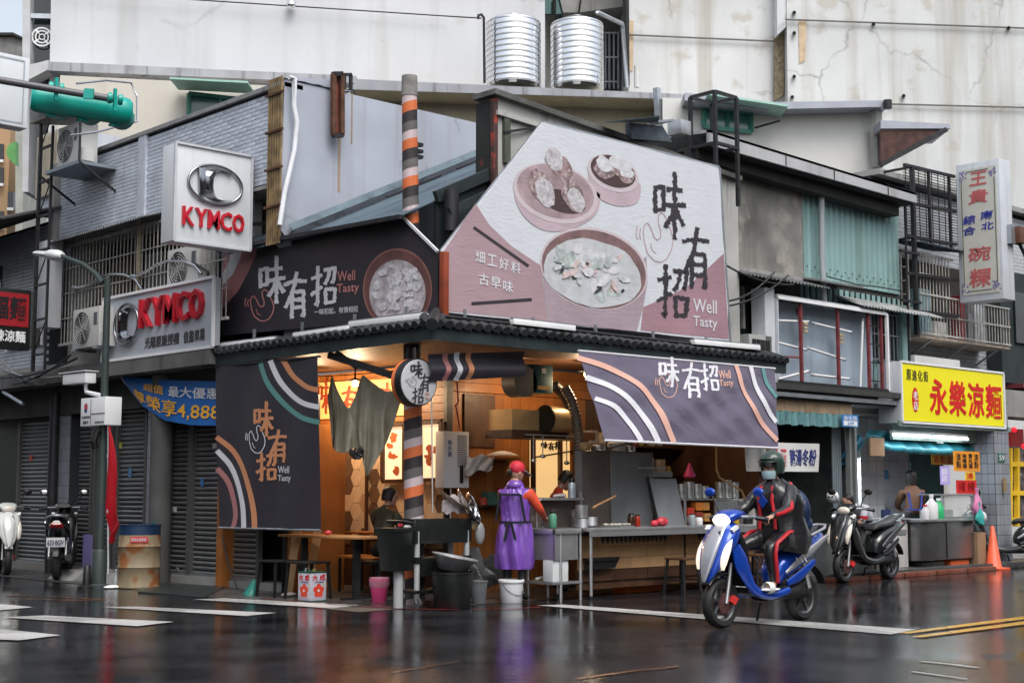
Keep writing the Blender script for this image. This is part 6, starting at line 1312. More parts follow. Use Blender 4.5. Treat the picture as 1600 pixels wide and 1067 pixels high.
# ---- vertical sign
vs_ = thing('vertical_sign', 'tall vertical white sign box with cream face, red characters and four small blue characters', 'sign', (13.2, .3, 4.7))
MB().box((13.0, -.12, 4.68), (13.42, .72, 7.2)).build('box', pm('white_side_panel', (.55, .58, .62)), vs_, bevel=.015)
r = (V((12.998, .72, 4.68)), V((0, -1, 0)), V((0, 0, 1)), .84, 2.52)
q = sub(r, .09, .05, .93, .955); MB().box(q[0] - V((.012, 0, 0)), q[0] + q[1] * q[3] + V((-.001, 0, q[4]))).build('face', pm('cream_sign_face', (.58, .57, .51), .4, var=.06, streak=.2), vs_)
FRD = pm('faded_red_print', (.5, .12, .12), .5); DB = pm('deep_blue_print', (.02, .03, .3), .5)
for ch, y0_, y1_, x0, x1, m_ in (('王', .83, .925, .32, .72, FRD), ('貴', .70, .795, .28, .74, FRD), ('碗', .285, .385, .24, .76, FRD), ('粿', .10, .23, .24, .74, FRD), ('南', .575, .635, .56, .84, DB), ('北', .50, .555, .56, .84, DB), ('綜', .555, .62, .14, .43, DB), ('合', .48, .54, .14, .43, DB)):
    text(MB(), ch, sub(r, x0, y0_, x1, y1_), .004, .02, gap=.014, shear=.1).build('character', m_, vs_)
mb = MB()
for x in (.13, .89): mb.bar(r[0] + r[1] * (x * .84) + V((-.016, 0, .3)), r[0] + r[1] * (x * .84) + V((-.016, 0, 2.2)), .008)
for z in (.075, .935): mb.bar(r[0] + r[1] * (.25 * .84) + V((-.016, 0, z * 2.52)), r[0] + r[1] * (.75 * .84) + V((-.016, 0, z * 2.52)), .008)
mb.build('border_line', BLACK, vs_)
LV = pm('lilac_flower_print', (.2, .18, .36), .5, var=.4, vs=20)
for cx__, cz in ((.15, .1), (.87, .1), (.17, .91), (.86, .91)):
    mb = MB()
    for _ in range(16): disc(mb, r, cx__ + random.uniform(-.08, .08), cz + random.uniform(-.035, .03), random.uniform(.01, .03), random.uniform(.01, .02), gap=.015 + .0003 * _, n=7, rot=random.uniform(0, 3))
    mb.build('corner_flowers', LV, vs_)
MB().tube([(13.42, .0, 5.9), (13.9, .1, 5.9), (14.6, 1.2, 5.9)], .04, 8).build('bracket', GALV, vs_)
MB().box((13.35, -.28, 5.7), (13.6, -.1, 6.0)).build('junction_box', pm('rusty_box', (.12, .05, .03), .6, var=.4, vs=8), vs_, bevel=.01)
MB().box((13.2, -.2, 5.68), (13.36, -.12, 6.02)).build('junction_plate', GALV, vs_)
for k in range(3): MB().tube([(13.6, -.2, 5.85), (13.9, -.3, 6.2 + k * .25), (14.2, -.4, 6.5 + k * .4)], .02, 6).build('wire', [WHITE, BLACK, GALV][k], vs_)
MB().tube([(13.5, -.2, 5.7), (13.8, -.25, 5.3), (14.1, -.4, 5.0)], .035, 6).build('wire', BLACK, vs_)
# ================================================================ kitchen front and things on the pavement
# ---- counter
ct = thing('serving_counter', 'long steel topped serving counter with plank front running along the right side of the stall', 'counter', (4.3, .1, 0))
MB().box((2.33, -.22, .82), (6.3, .42, .86)).build('top', STEEL, ct, bevel=.008); MB().box((2.33, -.22, .76), (6.3, -.2, .82)).build('apron', STEEL, ct)
for x, y in ((2.36, -.19), (2.36, .38)): MB().cyl((x, y, 0), (x, y, .82), .02, n=10).build('leg', STEEL, ct, smooth=60); MB().cyl((x, y, 0), (x, y, .05), .026, n=10).build('foot', BLACK, ct)
for k in range(4):
    for j in range(6):
        x = 2.45 + j * .64 - (.3 if k % 2 else 0); x0 = max(2.45, x); MB().box((x0, .10 + .004 * ((j + k) % 2), .2 + k * .14), (min(6.3, x + .632), .13, .335 + k * .14)).build('plank', PALEWOOD if k else BROWNWOOD, ct)
MB().box((2.45, .13, .1), (6.3, .16, .8)).build('front_backing', BROWNWOOD, ct)
MB().box((4.46, .085, .2), (4.48, .1, .8)).build('joint_strip', BLACK, ct)
def cut_tiles(x0, n):
    for k in range(n): 
        m_ = MB().prism([(x0 + k * .085, .09, .76), (x0 + .075 + k * .085, .09, .76), (x0 + .06 + k * .085, .09, .69), (x0 + .035 + k * .085, .09, .655), (x0 + .012 + k * .085, .09, .69)], (0, .01, 0)); m_.build('apron_tile', pm('dark_scallop', (.05, .05, .055), .6, rnd=.3), ct)
cut_tiles(2.85, 15); cut_tiles(4.75, 13)
MB().box((2.5, -.02, .45), (3.05, .08, .49)).build('small_shelf', BLACK, ct); MB().prism([(2.55, .0, .49), (3.1, .0, .49), (3.0, .0, .36), (2.5, .0, .34)], (0, .07, 0)).build('black_tray', BLACK, ct)
MB().box((2.35, .3, .12), (6.2, .36, .2)).build('floor_rail', DARK, ct)
o = MB().box((3.6, .35, .0), (4.3, .6, .12)).build('orange_crate', pm('orange_plastic', (.6, .14, .02), .5), bevel=.01); tag(o, 'orange plastic crate just visible under the counter near the stools', 'crate')
# ---- double sink
sk = thing('sink', 'stainless steel sink on thin legs with goose neck tap beside the woman in purple', 'sink', (1.9, .15, 0))
sx0, sx1, sy0, sy1 = 1.8, 2.3, -.12, .5
MB().box((sx0, sy0, .80), (sx1, sy0 + .03, .86)).box((sx0, sy1 - .03, .8), (sx1, sy1, .86)).box((sx0, sy0, .8), (sx0 + .03, sy1, .86)).box((sx1 - .03, sy0, .8), (sx1, sy1, .86)).build('rim', STEEL, sk, bevel=.006)
MB().box((sx0 + .02, sy0 + .02, .5), (sx1 - .06, sy0 + .03, .8)).box((sx1 - .07, sy0 + .02, .5), (sx1 - .06, sy1 - .02, .8)).box((sx0 + .02, sy0 + .02, .49), (sx1 - .06, sy1 - .02, .5)).box((sx0 + .02, sy0, .5), (sx0 + .03, sy1, .8)).box((sx0, sy1 - .03, .5), (sx1 - .06, sy1 - .02, .8)).build('basin', STEEL, sk)
MB().box((sx0 + .2, sy1 - .02, .86), (sx1 + .45, sy1, 1.22)).build('splash_back', pm('brown_tinted_steel', (.2, .17, .15), .3, .4, var=.2), sk)
MB().box((sx0 + .2, sy1 - .2, 1.2), (sx1 + .45, sy1 + .1, 1.23)).build('top_shelf', STEEL, sk)
MB().bar((sx1 + .42, sy1 - .18, .86), (sx1 + .42, sy1 - .18, 1.3), .025).build('shelf_post', STEEL, sk)
for x in (sx0 + .03, sx1 - .36, sx1 - .02):
    for y in (sy0 + .03, sy1 - .03): 
        if x != sx0 + .03 or y > 0: MB().cyl((x, y, 0), (x, y, .82), .019, n=10).build('leg', STEEL, sk, smooth=60)
MB().box((sx0 + .02, sy0 + .02, .2), (sx1, sy1, .225)).build('lower_shelf', STEEL, sk); MB().bar((sx0, sy0 + .03, .22), (sx1, sy0 + .03, .22), .03).build('stretcher', STEEL, sk)
tp0 = V((2.02, .40, .86)); MB().tube([tp0, tp0 + V((0, 0, .26))] + [tp0 + V((-.09 + .09 * cos(a), -.03 * sin(a), .26 + .09 * sin(a))) for a in (.5, 1., 1.57, 2.1, 2.7, 3.14)] + [tp0 + V((-.18, 0, .18))], .014, 8).build('tap', CHROME, sk, smooth=60)
MB().tube([tp0 + V((.1, 0, 0)), tp0 + V((.1, 0, .08)), tp0 + V((.16, -.04, .13))], .012, 6).build('tap_lever', CHROME, sk, smooth=60)
MB().tube([(2.0, .2, .5), (2.05, .2, .35), (1.95, .2, .28), (1.8, .2, .25)], .022, 8).build('waste_hose', pm('grey_hose', (.3, .3, .3), .5), sk, smooth=60)
jc = thing('jerrycan', 'white plastic jerrycan with handle under the sink', 'jerrycan', (1.82, .0, .225))
MB().box((1.82, -.08, .225), (2.09, .1, .52)).build('body', pm('white_hdpe', (.6, .64, .64), .4), jc, bevel=.025); MB().tube([(1.92, .01, .52), (1.92, .01, .57), (2.05, .01, .57), (2.05, .01, .52)], .014, 8).build('handle', pm('white_hdpe', (.6, .64, .64)), jc, smooth=60); MB().cyl((1.86, .01, .52), (1.85, .01, .57), .022, n=10).build('cap', WHITE, jc)
fl_ = thing('vacuum_flask', 'silver vacuum flask with grey lid standing on the sink shelf', 'flask', (2.66, .42, 1.23)); 
MB().lathe([(.045, 0), (.05, .01), (.05, .17), (.04, .19)], (2.66, .42, 1.23), 18).build('body', pm('flask_white', (.45, .5, .55), .3, .4), fl_, smooth=50); MB().lathe([(.041, .19), (.042, .21), (.038, .24), (.02, .255)], (2.66, .42, 1.23), 18).build('lid', BLACK, fl_, smooth=50)
o = MB().ell((2.45, .4, 1.255), (.08, .05, .03), 10, 6).ell((2.38, .42, 1.25), (.05, .04, .025), 8, 5).build('cloth', pm('grey_cloth', (.4, .36, .36), .8, var=.3, vs=20), smooth=50); tag(o, 'crumpled pale cloth lying on the sink shelf beside the flask', 'cloth')
o = MB().tube([(2.7, .1, 1.1), (2.82, .12, 1.14), (3.0, .12, 1.2), (3.15, .12, 1.25)], .016, 8).build('rolling_pin', PALEWOOD, smooth=60); tag(o, 'wooden ladle handle slanting out of the pots in front of the steel panel', 'ladle')
pt = thing('pot_stack', 'stacked small steel pots at the left end of the counter', 'pots', (2.55, .1, .86))
for k in range(2): MB().lathe([(.08, 0), (.09, .01), (.09, .1), (.1, .11), (.088, .11), (.08, .02), (.01, .015)], (2.5 + k * .16, .1, .862 + k * .02), 18).build('pot', STEEL, pt, smooth=50)
MB().lathe([(.07, 0), (.075, .01), (.08, .16), (.083, .16), (.07, .03), (.01, .02)], (2.5, .1, .98), 18).build('pot', STEEL, pt, smooth=50)
vg = thing('food_tray', 'low tray of pale and green vegetables on the counter', 'food', (2.95, -.05, .86)); MB().box((2.75, -.15, .862), (3.2, .05, .88)).build('tray', STEEL, vg)
mb = MB()
for _ in range(22): mb.ell((random.uniform(2.78, 3.16), random.uniform(-.12, .03), .895), (random.uniform(.02, .05), .03, .018), 7, 5, Matrix.Rotation(random.uniform(0, 3), 3, 'Z'))
mb.build('vegetables', pm('pale_vegetables', (.42, .4, .34), .6, var=.3, vs=30, spots=(20, .6, (.12, .2, .08), .8)), vg, smooth=60)
rb2 = thing('red_plastic_bag', 'small knotted red plastic bag lying on the counter', 'bag', (3.85, -.05, .86)); MB().ell((3.85, -.05, .92), (.1, .07, .06), 14, 8).build('bag', pm('red_film', (.6, .05, .07), .3, var=.4, vs=14, bump=.8, bs=18), rb2, smooth=60)
MB().ell((3.72, -.03, .90), (.06, .05, .045), 12, 7).build('bag', pm('red_film', (.6, .05, .07)), rb2, smooth=60)
# steel panels and griddle housing on the counter
PN = pm('dull_steel_panel', (.27, .29, .30), .35, .35, var=.25, vs=1.5, streak=.3)
h = thing('griddle_housing', 'tall dull steel griddle screens standing on the counter behind the pots', 'steel screens', (3.1, .3, .86))
MB().box((2.82, .38, .86), (3.32, .40, 1.82)).build('screen', pm('brown_tinted_steel', (.26, .22, .2)), h); MB().box((3.33, .36, .86), (4.15, .38, 1.82)).build('screen', PN, h); MB().box((2.8, .40, .86), (2.82, .5, 1.82)).build('screen', PN, h)
MB().prism([(4.1, .2, .86), (4.62, .2, .86), (4.6, .34, 1.48), (4.05, .34, 1.48)], (0, .012, 0)).build('leaning_lid', PN, h); MB().bar((4.06, .2, .86), (3.92, .26, 1.5), .03).build('lid_edge', BLACK, h)
MB().box((3.9, .4, 1.5), (4.6, .8, 1.58)).build('shelf', STEEL, h); MB().box((3.85, .3, 1.6), (4.35, .5, 1.63)).build('shelf', STEEL, h)
# steamers and bowls
def steamer(x, y, z, n, r=.07, par=None, hh=.028):
    for k in range(n): MB().lathe([(r * .95, 0), (r, .003), (r, hh - .006), (r * 1.04, hh - .004), (r * 1.04, hh)], (x, y, z + k * hh), 16).build('bowl', pm('steel_bowl', (.6, .6, .58), .3, .8, var=.2, rnd=.15), par, smooth=50)
st1 = thing('bowl_stacks', 'left group of stacked steel bowls on the rack over the red snack boxes', 'bowls', (4.9, .35, 1.22))
for i, n in enumerate((7, 8, 7, 6)): steamer(4.72 + i * .16, .35, 1.215, n, par=st1)
st2 = thing('bowl_stacks', 'right group of stacked steel bowls beside the tall pot', 'bowls', (5.7, .35, 1.22))
for i, n in enumerate((8, 9, 8)): steamer(5.55 + i * .16, .35, 1.215, n, par=st2)
rk = thing('counter_rack', 'steel rack on the counter holding bowl stacks and snack boxes', 'rack', (5.2, .3, .86))
MB().box((4.62, .2, 1.19), (5.95, .5, 1.21)).build('shelf', STEEL, rk)
for x in (4.64, 5.28, 5.93): MB().bar((x, .22, .86), (x, .22, 1.2), .025).build('post', STEEL, rk)
MB().box((5.3, .21, .86), (5.93, .225, 1.19)).build('panel', PN, rk)
for k, (x, z, c) in enumerate(((4.72, .98, (.6, .04, .02)), (4.9, 1.05, (.65, .2, .03)), (5.05, 1.05, (.55, .25, .06)), (4.9, .92, (.35, .05, .04)), (5.08, .9, (.6, .3, .08)), (4.74, .88, (.5, .4, .35)))):
    o = MB().box((x, .24, z), (x + .14, .34, z + .11)).build('snack_box', pm('snack_box_%d' % k, c, .5, var=.3, vs=15), bevel=.008); tag(o, ('bright red carton on the left of the counter rack', 'orange carton in the middle of the counter rack', 'tan carton at the top right of the counter rack', 'dark red carton low in the counter rack', 'yellow brown carton low on the right of the counter rack', 'pale carton at the bottom left of the counter rack')[k], 'carton')
ph_ = thing('pink_bag', 'bright pink plastic bag hung under the awning above the bowl stacks', 'bag', (5.0, .5, 1.5)); MB().lathe([(.01, .2), (.03, .16), (.05, .1), (.09, .02), (.08, 0), (.01, 0)], (5.02, .45, 1.5), 12).build('bag', pm('pink_film', (.6, .05, .2), .4, var=.2, bump=.5, bs=15), ph_, smooth=50)
pc = thing('steel_pot', 'tall white steel pot with lid at the far end of the counter', 'pot', (6.05, .2, .86)); MB().lathe([(.2, 0), (.21, .02), (.21, .3), (.22, .31)], (6.0, .15, .86), 28).build('drum', pm('white_enamel', (.5, .48, .45), .4, .2, var=.1), pc, smooth=50); MB().lathe([(.22, .31), (.21, .33), (.1, .36), (.03, .37), (.03, .4), (.01, .4)], (6.0, .15, .86), 28).build('lid', STEEL, pc, smooth=50)
o = MB().tube([(5.3, .2, 2.0), (5.3, .2, 1.6), (5.36, .2, 1.5), (5.8, .16, 1.32), (5.86, .16, 1.22)], .016, 8).build('gas_pipe', pm('brass_pipe', (.35, .22, .1), .4, .7), smooth=60); tag(o, 'bent brass pipe coming down from the right awning to the tall pot', 'pipe')
o = MB().tube([(6.2, -.05, 1.95), (6.2, -.05, .9)], .018, 8).build('steel_post', STEEL, smooth=60); tag(o, 'thin steel post standing on the counter behind the scooter rider', 'post')
# ---- stools
def stool(x, y, label, h_=.46, rz=0):
    t = thing('stool', label, 'stool', (x, y, 0), rz, 'dark stools in front of the plank counter')
    MB().box((-.16, -.16, h_ - .025), (.16, .16, h_)).build('seat', BROWNWOOD, t, bevel=.008, w=False)
    for sx_ in (-1, 1):
        for sy_ in (-1, 1): MB().bar((sx_ * .13, sy_ * .13, h_ - .02), (sx_ * .17, sy_ * .17, 0), .028).build('leg', DARK, t, w=False)
    for sx_ in (-1, 1): MB().bar((sx_ * .155, -.15, .18), (sx_ * .155, .15, .18), .02).build('stretcher', DARK, t, w=False)
    return t
stool(4.0, -.25, 'dark stool in front of the counter planks, nearest the sink', .46); stool(4.95, -.25, 'dark stool second from the sink along the counter'); stool(5.6, -.2, 'dark stool hidden half behind the blue scooter'); 
o = MB().lathe([(.17, .5), (.19, .62), (.19, .72), (.17, .76), (.02, .77)], (5.3, -.02, 0), 20, ax=(0, 0, 1)).build('round_basket', pm('woven_brown', (.1, .06, .035), .8, var=.4, vs=20), smooth=50); tag(o, 'round brown basket lid leaning against the counter planks above the stools', 'basket')
# ---- left table, bench and stools
tb2 = thing('table', 'narrow wooden table below the dark hanging banner at the left opening', 'table', (.35, 2.1, 0))
MB().box((.12, 1.55, .735), (.62, 3.2, .765)).build('top', pm('light_brown_table', (.40, .2, .08), .4, var=.2, vs=4), tb2, bevel=.006)
for y in (1.85, 2.95): MB().box((.32, y - .03, 0), (.40, y + .03, .735)).build('leg', DARK, tb2); MB().box((.15, y - .04, 0), (.58, y + .04, .03)).build('foot', DARK, tb2)
MB().ell((.25, 2.3, .8), (.05, .05, .03), 10, 6).build('red_packet', pm('red_film', (.6, .05, .07)), tb2, smooth=50)
for x, y, lb_ in ((-.05, 2.9, 'black low stool under the left table, nearest the shutter'), (.0, 2.35, 'black low stool under the left table, behind the oil can')):
    t = thing('stool', lb_, 'stool', (x, y, 0), 0, 'stools at the left opening'); MB().box((-.2, -.2, .43), (.2, .2, .455)).build('seat', BLACK, t, w=False, bevel=.006)
    for a in (-1, 1):
        for b in (-1, 1): MB().bar((a * .17, b * .17, .43), (a * .2, b * .2, 0), .03).build('leg', BLACK, t, w=False)
for x, y, lb_ in ((1.2, 2.9, 'orange topped wooden stool in front of the hexagon wall, left one'), (1.05, 2.35, 'orange topped wooden stool in front of the hexagon wall, right one')):
    t = thing('stool', lb_, 'stool', (x, y, 0), 0, 'stools at the left opening'); MB().box((-.22, -.22, .445), (.22, .22, .475)).build('seat', pm('orange_seat', (.45, .17, .04), .4, var=.15), t, w=False, bevel=.006)
    for a in (-1, 1):
        for b in (-1, 1): MB().bar((a * .18, b * .18, .445), (a * .18, b * .18, 0), .028).build('leg', BLACK, t, w=False)
tb3 = thing('table', 'wooden wall table in front of the hexagon tiles beside the seated diner', 'table', (1.6, 2.6, 0)); MB().box((1.4, 2.05, .74), (1.88, 3.5, .77)).build('top', ORANGEWOOD, tb3, bevel=.006)
for y in (2.2, 3.4): MB().box((1.6, y, 0), (1.65, y + .05, .74)).build('leg', BLACK, tb3)
for p, q_, n_ in (((.48, 3.05, 0), (.75, 3.2, .8), 'tan board leaning beside the left table'), ((.3, 3.2, 0), (.5, 3.3, .9), 'pale wooden prop behind the left table')):
    o = MB().bar(p, q_, .12, .02).build('leaning_board', PALEWOOD); tag(o, n_, 'board')
for k in range(3):
    o = MB().ell((.0 + k * .12, 2.75 - k * .14, .03), (.12, .05, .03), 12, 6, Matrix.Rotation(.5 * k, 3, 'Z')).build('slipper', [pm('pale_rag', (.4, .35, .33), .8), BLACK, pm('pale_rag', (.4, .35, .33))][k], smooth=60); tag(o, ('pale rag nearest the shutter on the ground under the left table', 'black shoe between two pale rags under the left table', 'pale rag nearest the oil can on the ground under the left table')[k], 'shoe' if k == 1 else 'rag')
o = MB().cyl((-.2, 3.3, 0), (-.17, 3.27, .2), .11, .02, 7).build('green_bag', pm('teal_green_film', (.01, .15, .12), .4, bump=.5, bs=15), smooth=60); tag(o, 'small dark green bag on the ground at the end of the shutter', 'bag')
# ---- oil can
oc = thing('oil_can', 'square tin oil can with green rims, red flower print and red characters on the pavement', 'oil can', (-.2, 1.98, 0), radians(3))
MB().box((-.12, -.12, .012), (.12, .12, .35)).build('body', pm('white_tinplate', (.6, .6, .68), .25, .3, var=.04), oc, w=False, bevel=.008)
for z in (0, .34): MB().box((-.124, -.124, z), (.124, .124, z + .018)).build('rim', pm('rim_green', (.01, .08, .05), .35, .4), oc, w=False, bevel=.004)
MB().cyl((.03, .0, .358), (.03, .0, .385), .03, n=14).build('spout', pm('brass_cap', (.4, .3, .1), .3, .8), oc, w=False); MB().tube([(-.07, .05, .358), (-.06, .05, .39), (.0, .07, .39), (.02, .07, .358)], .006, 6).build('handle', GALV, oc, w=False)
FRED = pm('flower_red', (.65, .06, .03), .4)
for r in ((V((-.12, -.12, 0)), V((1, 0, 0)), V((0, 0, 1)), .24, .35), (V((-.12, .12, 0)), V((0, -1, 0)), V((0, 0, 1)), .24, .35)):
    mb = MB()
    for k in range(5): a = pi / 2 + k * 2 * pi / 5; disc(mb, r, .5 + .2 * cos(a), .38 + .145 * sin(a), .034, .034, gap=.002 + .0005 * k, n=16)
    mb.build('flower_print', FRED, oc, w=False)
    mb = MB(); disc(mb, r, .5, .38, .012, .012, gap=.006, n=12); mb.build('flower_centre', WHITE, oc, w=False)
    text(MB(), '大', sub(r, .1, .72, .42, .92), .002, .03, gap=.002).build('character', pm('can_red', (.5, .01, .02), .4), oc, w=False); text(MB(), '成', sub(r, .56, .72, .9, .92), .002, .03, gap=.002).build('character', pm('can_red', (.5, .01, .02)), oc, w=False)
    text(MB(), '大豆沙拉油', sub(r, .22, .64, .8, .69), .002, .01, gap=.002).build('character', pm('can_blue', (.03, .05, .25), .4), oc, w=False); disc(MB(), r, .84, .6, .012, .012, gap=.002, n=10).build('dot', pm('can_yellow', (.7, .45, .03), .4), oc, w=False)
# ---- buckets and tubs in front of the corner
def bucket(name, label, x, y, r0, r1, h_, mat, cat, handle=None, rim=True, group=None):
    t = thing(name, label, cat, (x, y, 0), 0, group); th = .006
    MB().lathe([(r0 * .97, 0), (r0, .005), (r1, h_ - .02), (r1 + .008, h_ - .018), (r1 + .008, h_), (r1 - th, h_), (r0 - th, .02), (.01, .018)], n=28, cap=True).build('wall', mat, t, w=False, smooth=50)
    if handle:
        MB().tube([(r1 * cos(a), -r1 * .9 * abs(sin(a)) * 1.0 - .01, h_ - .05 - .13 * sin(a)) for a in [pi * i / 12 for i in range(13)]], .004, 5).build('handle', handle, t, w=False)
    return t
bucket('bucket', 'pink plastic bucket lined with a clear bag', .33, 1.36, .085, .115, .27, pm('pink_plastic', (.62, .06, .2), .35, var=.06), 'bucket')
o = MB().lathe([(.11, .17), (.125, .22), (.122, .285), (.115, .29), (.1, .25)], (.33, 1.36, 0), 24, cap=False).build('bin_liner', pm('clear_film', (.6, .3, .38), .25, alpha=.55, bump=.5, bs=20), smooth=50); tag(o, 'thin clear plastic bag folded over the rim of the pink bucket', 'bag')
bucket('bucket', 'white plastic pail behind the trolley wheels', .55, 1.0, .11, .13, .26, pm('white_pail', (.74, .75, .77), .4, var=.05, streak=.3), 'bucket', GALV)
t = bucket('bucket', 'square white tub with wire handle in front of the purple apron', 1.42, .22, .125, .145, .27, pm('white_pail', (.74, .75, .77)), 'bucket', GALV); MB().lathe([(.155, .235), (.158, .245), (.158, .265), (.15, .268)], n=28, cap=False).build('rim_band', pm('white_pail', (.74, .75, .77)), t, w=False)
text(MB(), '◎', (V((.04, -.143, .1)), V((1, 0, 0)), V((0, 0, 1)), .04, .04), .003).build('mark', DARK, t, w=False)
bucket('tub', 'large black round tub in front of the corner, holding a steel basin', .33, .03, .20, .24, .41, pm('black_tub', (.014, .016, .016), .35, var=.2), 'tub')
bucket('tub', 'black tub partly hidden behind the trolley', 1.0, .78, .17, .2, .4, pm('black_tub', (.014, .016, .016)), 'tub')
bucket('bucket', 'grey transparent bucket with bag between the black tub and the white tub', 1.02, .36, .085, .11, .27, pm('smoky_plastic', (.16, .17, .18), .2, alpha=.85), 'bucket')
ba = thing('steel_basin', 'shallow shiny steel basin tilted on top of the large black tub', 'basin', (.31, .01, .42))
Rt = Matrix.Rotation(radians(11), 3, FY); mb = MB().lathe([(.13, 0), (.16, .01), (.245, .15), (.265, .158), (.265, .168), (.24, .16), (.15, .02), (.01, .015)], n=36); mb.v = [tuple(Rt @ V(v)) for v in mb.v]; mb.build('bowl', pm('satin_steel', (.6, .6, .62), .3, .7, var=.1, vs=6), ba, w=False, smooth=50)
tr_ = thing('plastic_sheet', 'crumpled clear plastic sheet between the black tub and the woman', 'plastic sheet', (1.45, .75, .3))
MB().sheet(lambda u, v: (1.2 + .55 * u, .75 + .1 * sin(u * 14 + v * 9), .2 + .42 * v * (1 - .4 * u) + .05 * sin(u * 11)), 22, 12, .004, uv=False).build('film', pm('milky_film', (.32, .33, .34), .3, alpha=.75, bump=.8, bs=10), tr_, smooth=60)
# ---- trolley
tl_ = thing('trolley', 'black plastic kitchen trolley with white posts, castors and hanging waste bin at the corner', 'trolley', (.4, .45, 0))
BP = pm('black_trolley_plastic', (.009, .011, .011), .4, var=.15); WP = pm('grey_white_post', (.36, .37, .38), .35)
tx0, tx1, ty0, ty1 = .0, .85, .30, .62
for z in (.16, .52, .86): MB().box((tx0, ty0, z), (tx1, ty1, z + .04)).build('tray', BP, tl_, bevel=.012)
for z0_, z1_ in ((.93, .94),): MB().box((tx0, ty0 - .01, .72), (tx1, ty0, 1.0)).build('side_panel', BP, tl_, bevel=.004); MB().box((tx0 - .01, ty0, .72), (tx0, ty1, 1.0)).build('side_panel', BP, tl_)
MB().box((tx0 + .05, ty0 - .005, .35), (tx1 - .05, ty0 + .01, .54)).build('mid_panel', BP, tl_)
for x in (tx0 + .05, tx1 - .05):
    for y in (ty0 + .02, ty1 - .02):
        MB().cyl((x, y, .2), (x, y, .5), .032, n=14).build('post', WP, tl_, smooth=60); MB().cyl((x, y, .56), (x, y, .86), .032, n=14).build('post', WP, tl_, smooth=60)
        MB().box((x - .04, y - .04, .5), (x + .04, y + .04, .57)).build('joint', BP, tl_)
        cst_ = MB().box((x - .025, y - .02, .1), (x + .025, y + .02, .16)).build('castor', GALV, tl_); MB().cyl((x - .012, y - .02, .055), (x + .012, y - .02, .055), .055, n=18).build('wheel', pm('castor_grey', (.08, .08, .085), .5), cst_); MB().bar((x - .02, y, .12), (x - .02, y - .02, .055), .012).build('fork', GALV, cst_)
MB().tube([(tx0 - .02, ty0, .95), (tx0 - .14, ty0, .97), (tx0 - .14, ty1, .97), (tx0 - .02, ty1, .95)], .018, 8).build('push_handle', BP, tl_, smooth=60)
wb_ = thing('waste_bin', 'black square waste bin hung on the near end of the trolley', 'bin', (-.11, .5, .4)); DX = V((-.39, -.5, 0))
MB().loft([[V((.27 + a * k, .97 + b * k, z)) + DX for a, b in ((-1, -1), (1, -1), (1, 1), (-1, 1))] for k, z in ((.13, .42), (.165, .86), (.18, .86), (.18, .9))]).build('bin', BP, wb_, bevel=.005)
MB().ell((-.13, .4, .93), (.03, .03, .03), 8, 5).build('rubbish', pm('red_film', (.6, .05, .07)), wb_); MB().ell((-.06, .36, .91), (.05, .04, .02), 8, 5).build('rubbish', WHITE, wb_)
MB().cyl((-.11, .45, 0.0), (-.11, .45, .42), .055, n=14).build('support_post', WP, wb_, smooth=60)
wk = thing('wok_lids', 'tilted steel wok and lids stacked on the trolley top with a dangling plastic bag', 'woks', (.75, .42, 1.0))
for k, (ax__, c, mt) in enumerate((((.7, -.5, .5), (.73, .34, 1.13), pm('bright_stainless', (.74, .75, .77))), ((.85, -.4, .3), (.81, .32, 1.08), pm('bright_stainless', (.74, .75, .77))), ((.4, -.35, .85), (.60, .37, 1.16), pm('pale_brown_steel', (.4, .33, .28), .3, .6, var=.3)))):
    MB().lathe([(.02, 0), (.12, .015), (.2, .06), (.205, .07), (.19, .065), (.11, .03), (.02, .015)], c, 32, ax=ax__).build('wok', mt, wk, smooth=50)
MB().sheet(lambda u, v: (.4 + .42 * u, .30 + .03 * sin(u * 9), 1.06 + .2 * v * sin(pi * (u * .8 + .15)) + .02 * sin(u * 20)), 16, 8, .004, uv=False).build('cloth', pm('grey_cloth', (.4, .36, .36)), wk, smooth=60)
for c, sc_, mt in (((.93, .32, .98), (.08, .05, .09), pm('milky_film', (.32, .33, .34))), ((.97, .28, .82), (.07, .04, .13), pm('milky_film', (.32, .33, .34))), ((.91, .32, .9), (.05, .04, .05), pm('bread_tan', (.5, .32, .16), .7))): MB().ell(c, sc_, 12, 8).build('bag', mt, wk, smooth=60)
# ---- water heater, notices, shelf, electric boxes, fan duct
wh = thing('water_heater', 'white wall mounted water heater with slotted front on the plank wall', 'water heater', AY(715, 762, 1.8))
r = rect(AY, 694, 674, 733, 762, 1.78); MB().box(r[0], r[0] + r[1] * r[3] + V((0, .18, r[4]))).build('casing', pm('heater_white', (.72, .73, .76), .35, var=.04), wh, bevel=.012)
for k in range(18): q = sub(r, .52, .92 - k * .032, .9, .94 - k * .032); MB().box(q[0] - V((0, .004, 0)), q[0] + q[1] * q[3] + V((0, -.001, .008))).build('slot', DARK, wh)
text(MB(), vt('熱水器'), sub(r, .14, .55, .3, .85), .002, .01).build('lettering', pm('heater_blue', (.1, .16, .3), .5), wh); q = sub(r, .62, .08, .76, .4); MB().box(q[0] - V((0, .004, 0)), q[0] + q[1] * q[3] + V((0, -.001, q[4]))).build('gauge', DARK, wh)
MB().tube([r[0] + V((.2, .1, 0)), r[0] + V((.2, .1, -.5))], .012, 6).build('pipe', STEEL, wh)
nt_ = thing('house_number', 'green and white house number notice on the plank wall', 'notice', AY(755, 672, 1.95)); r = rect(AY, 744, 653, 766, 673, 1.96)
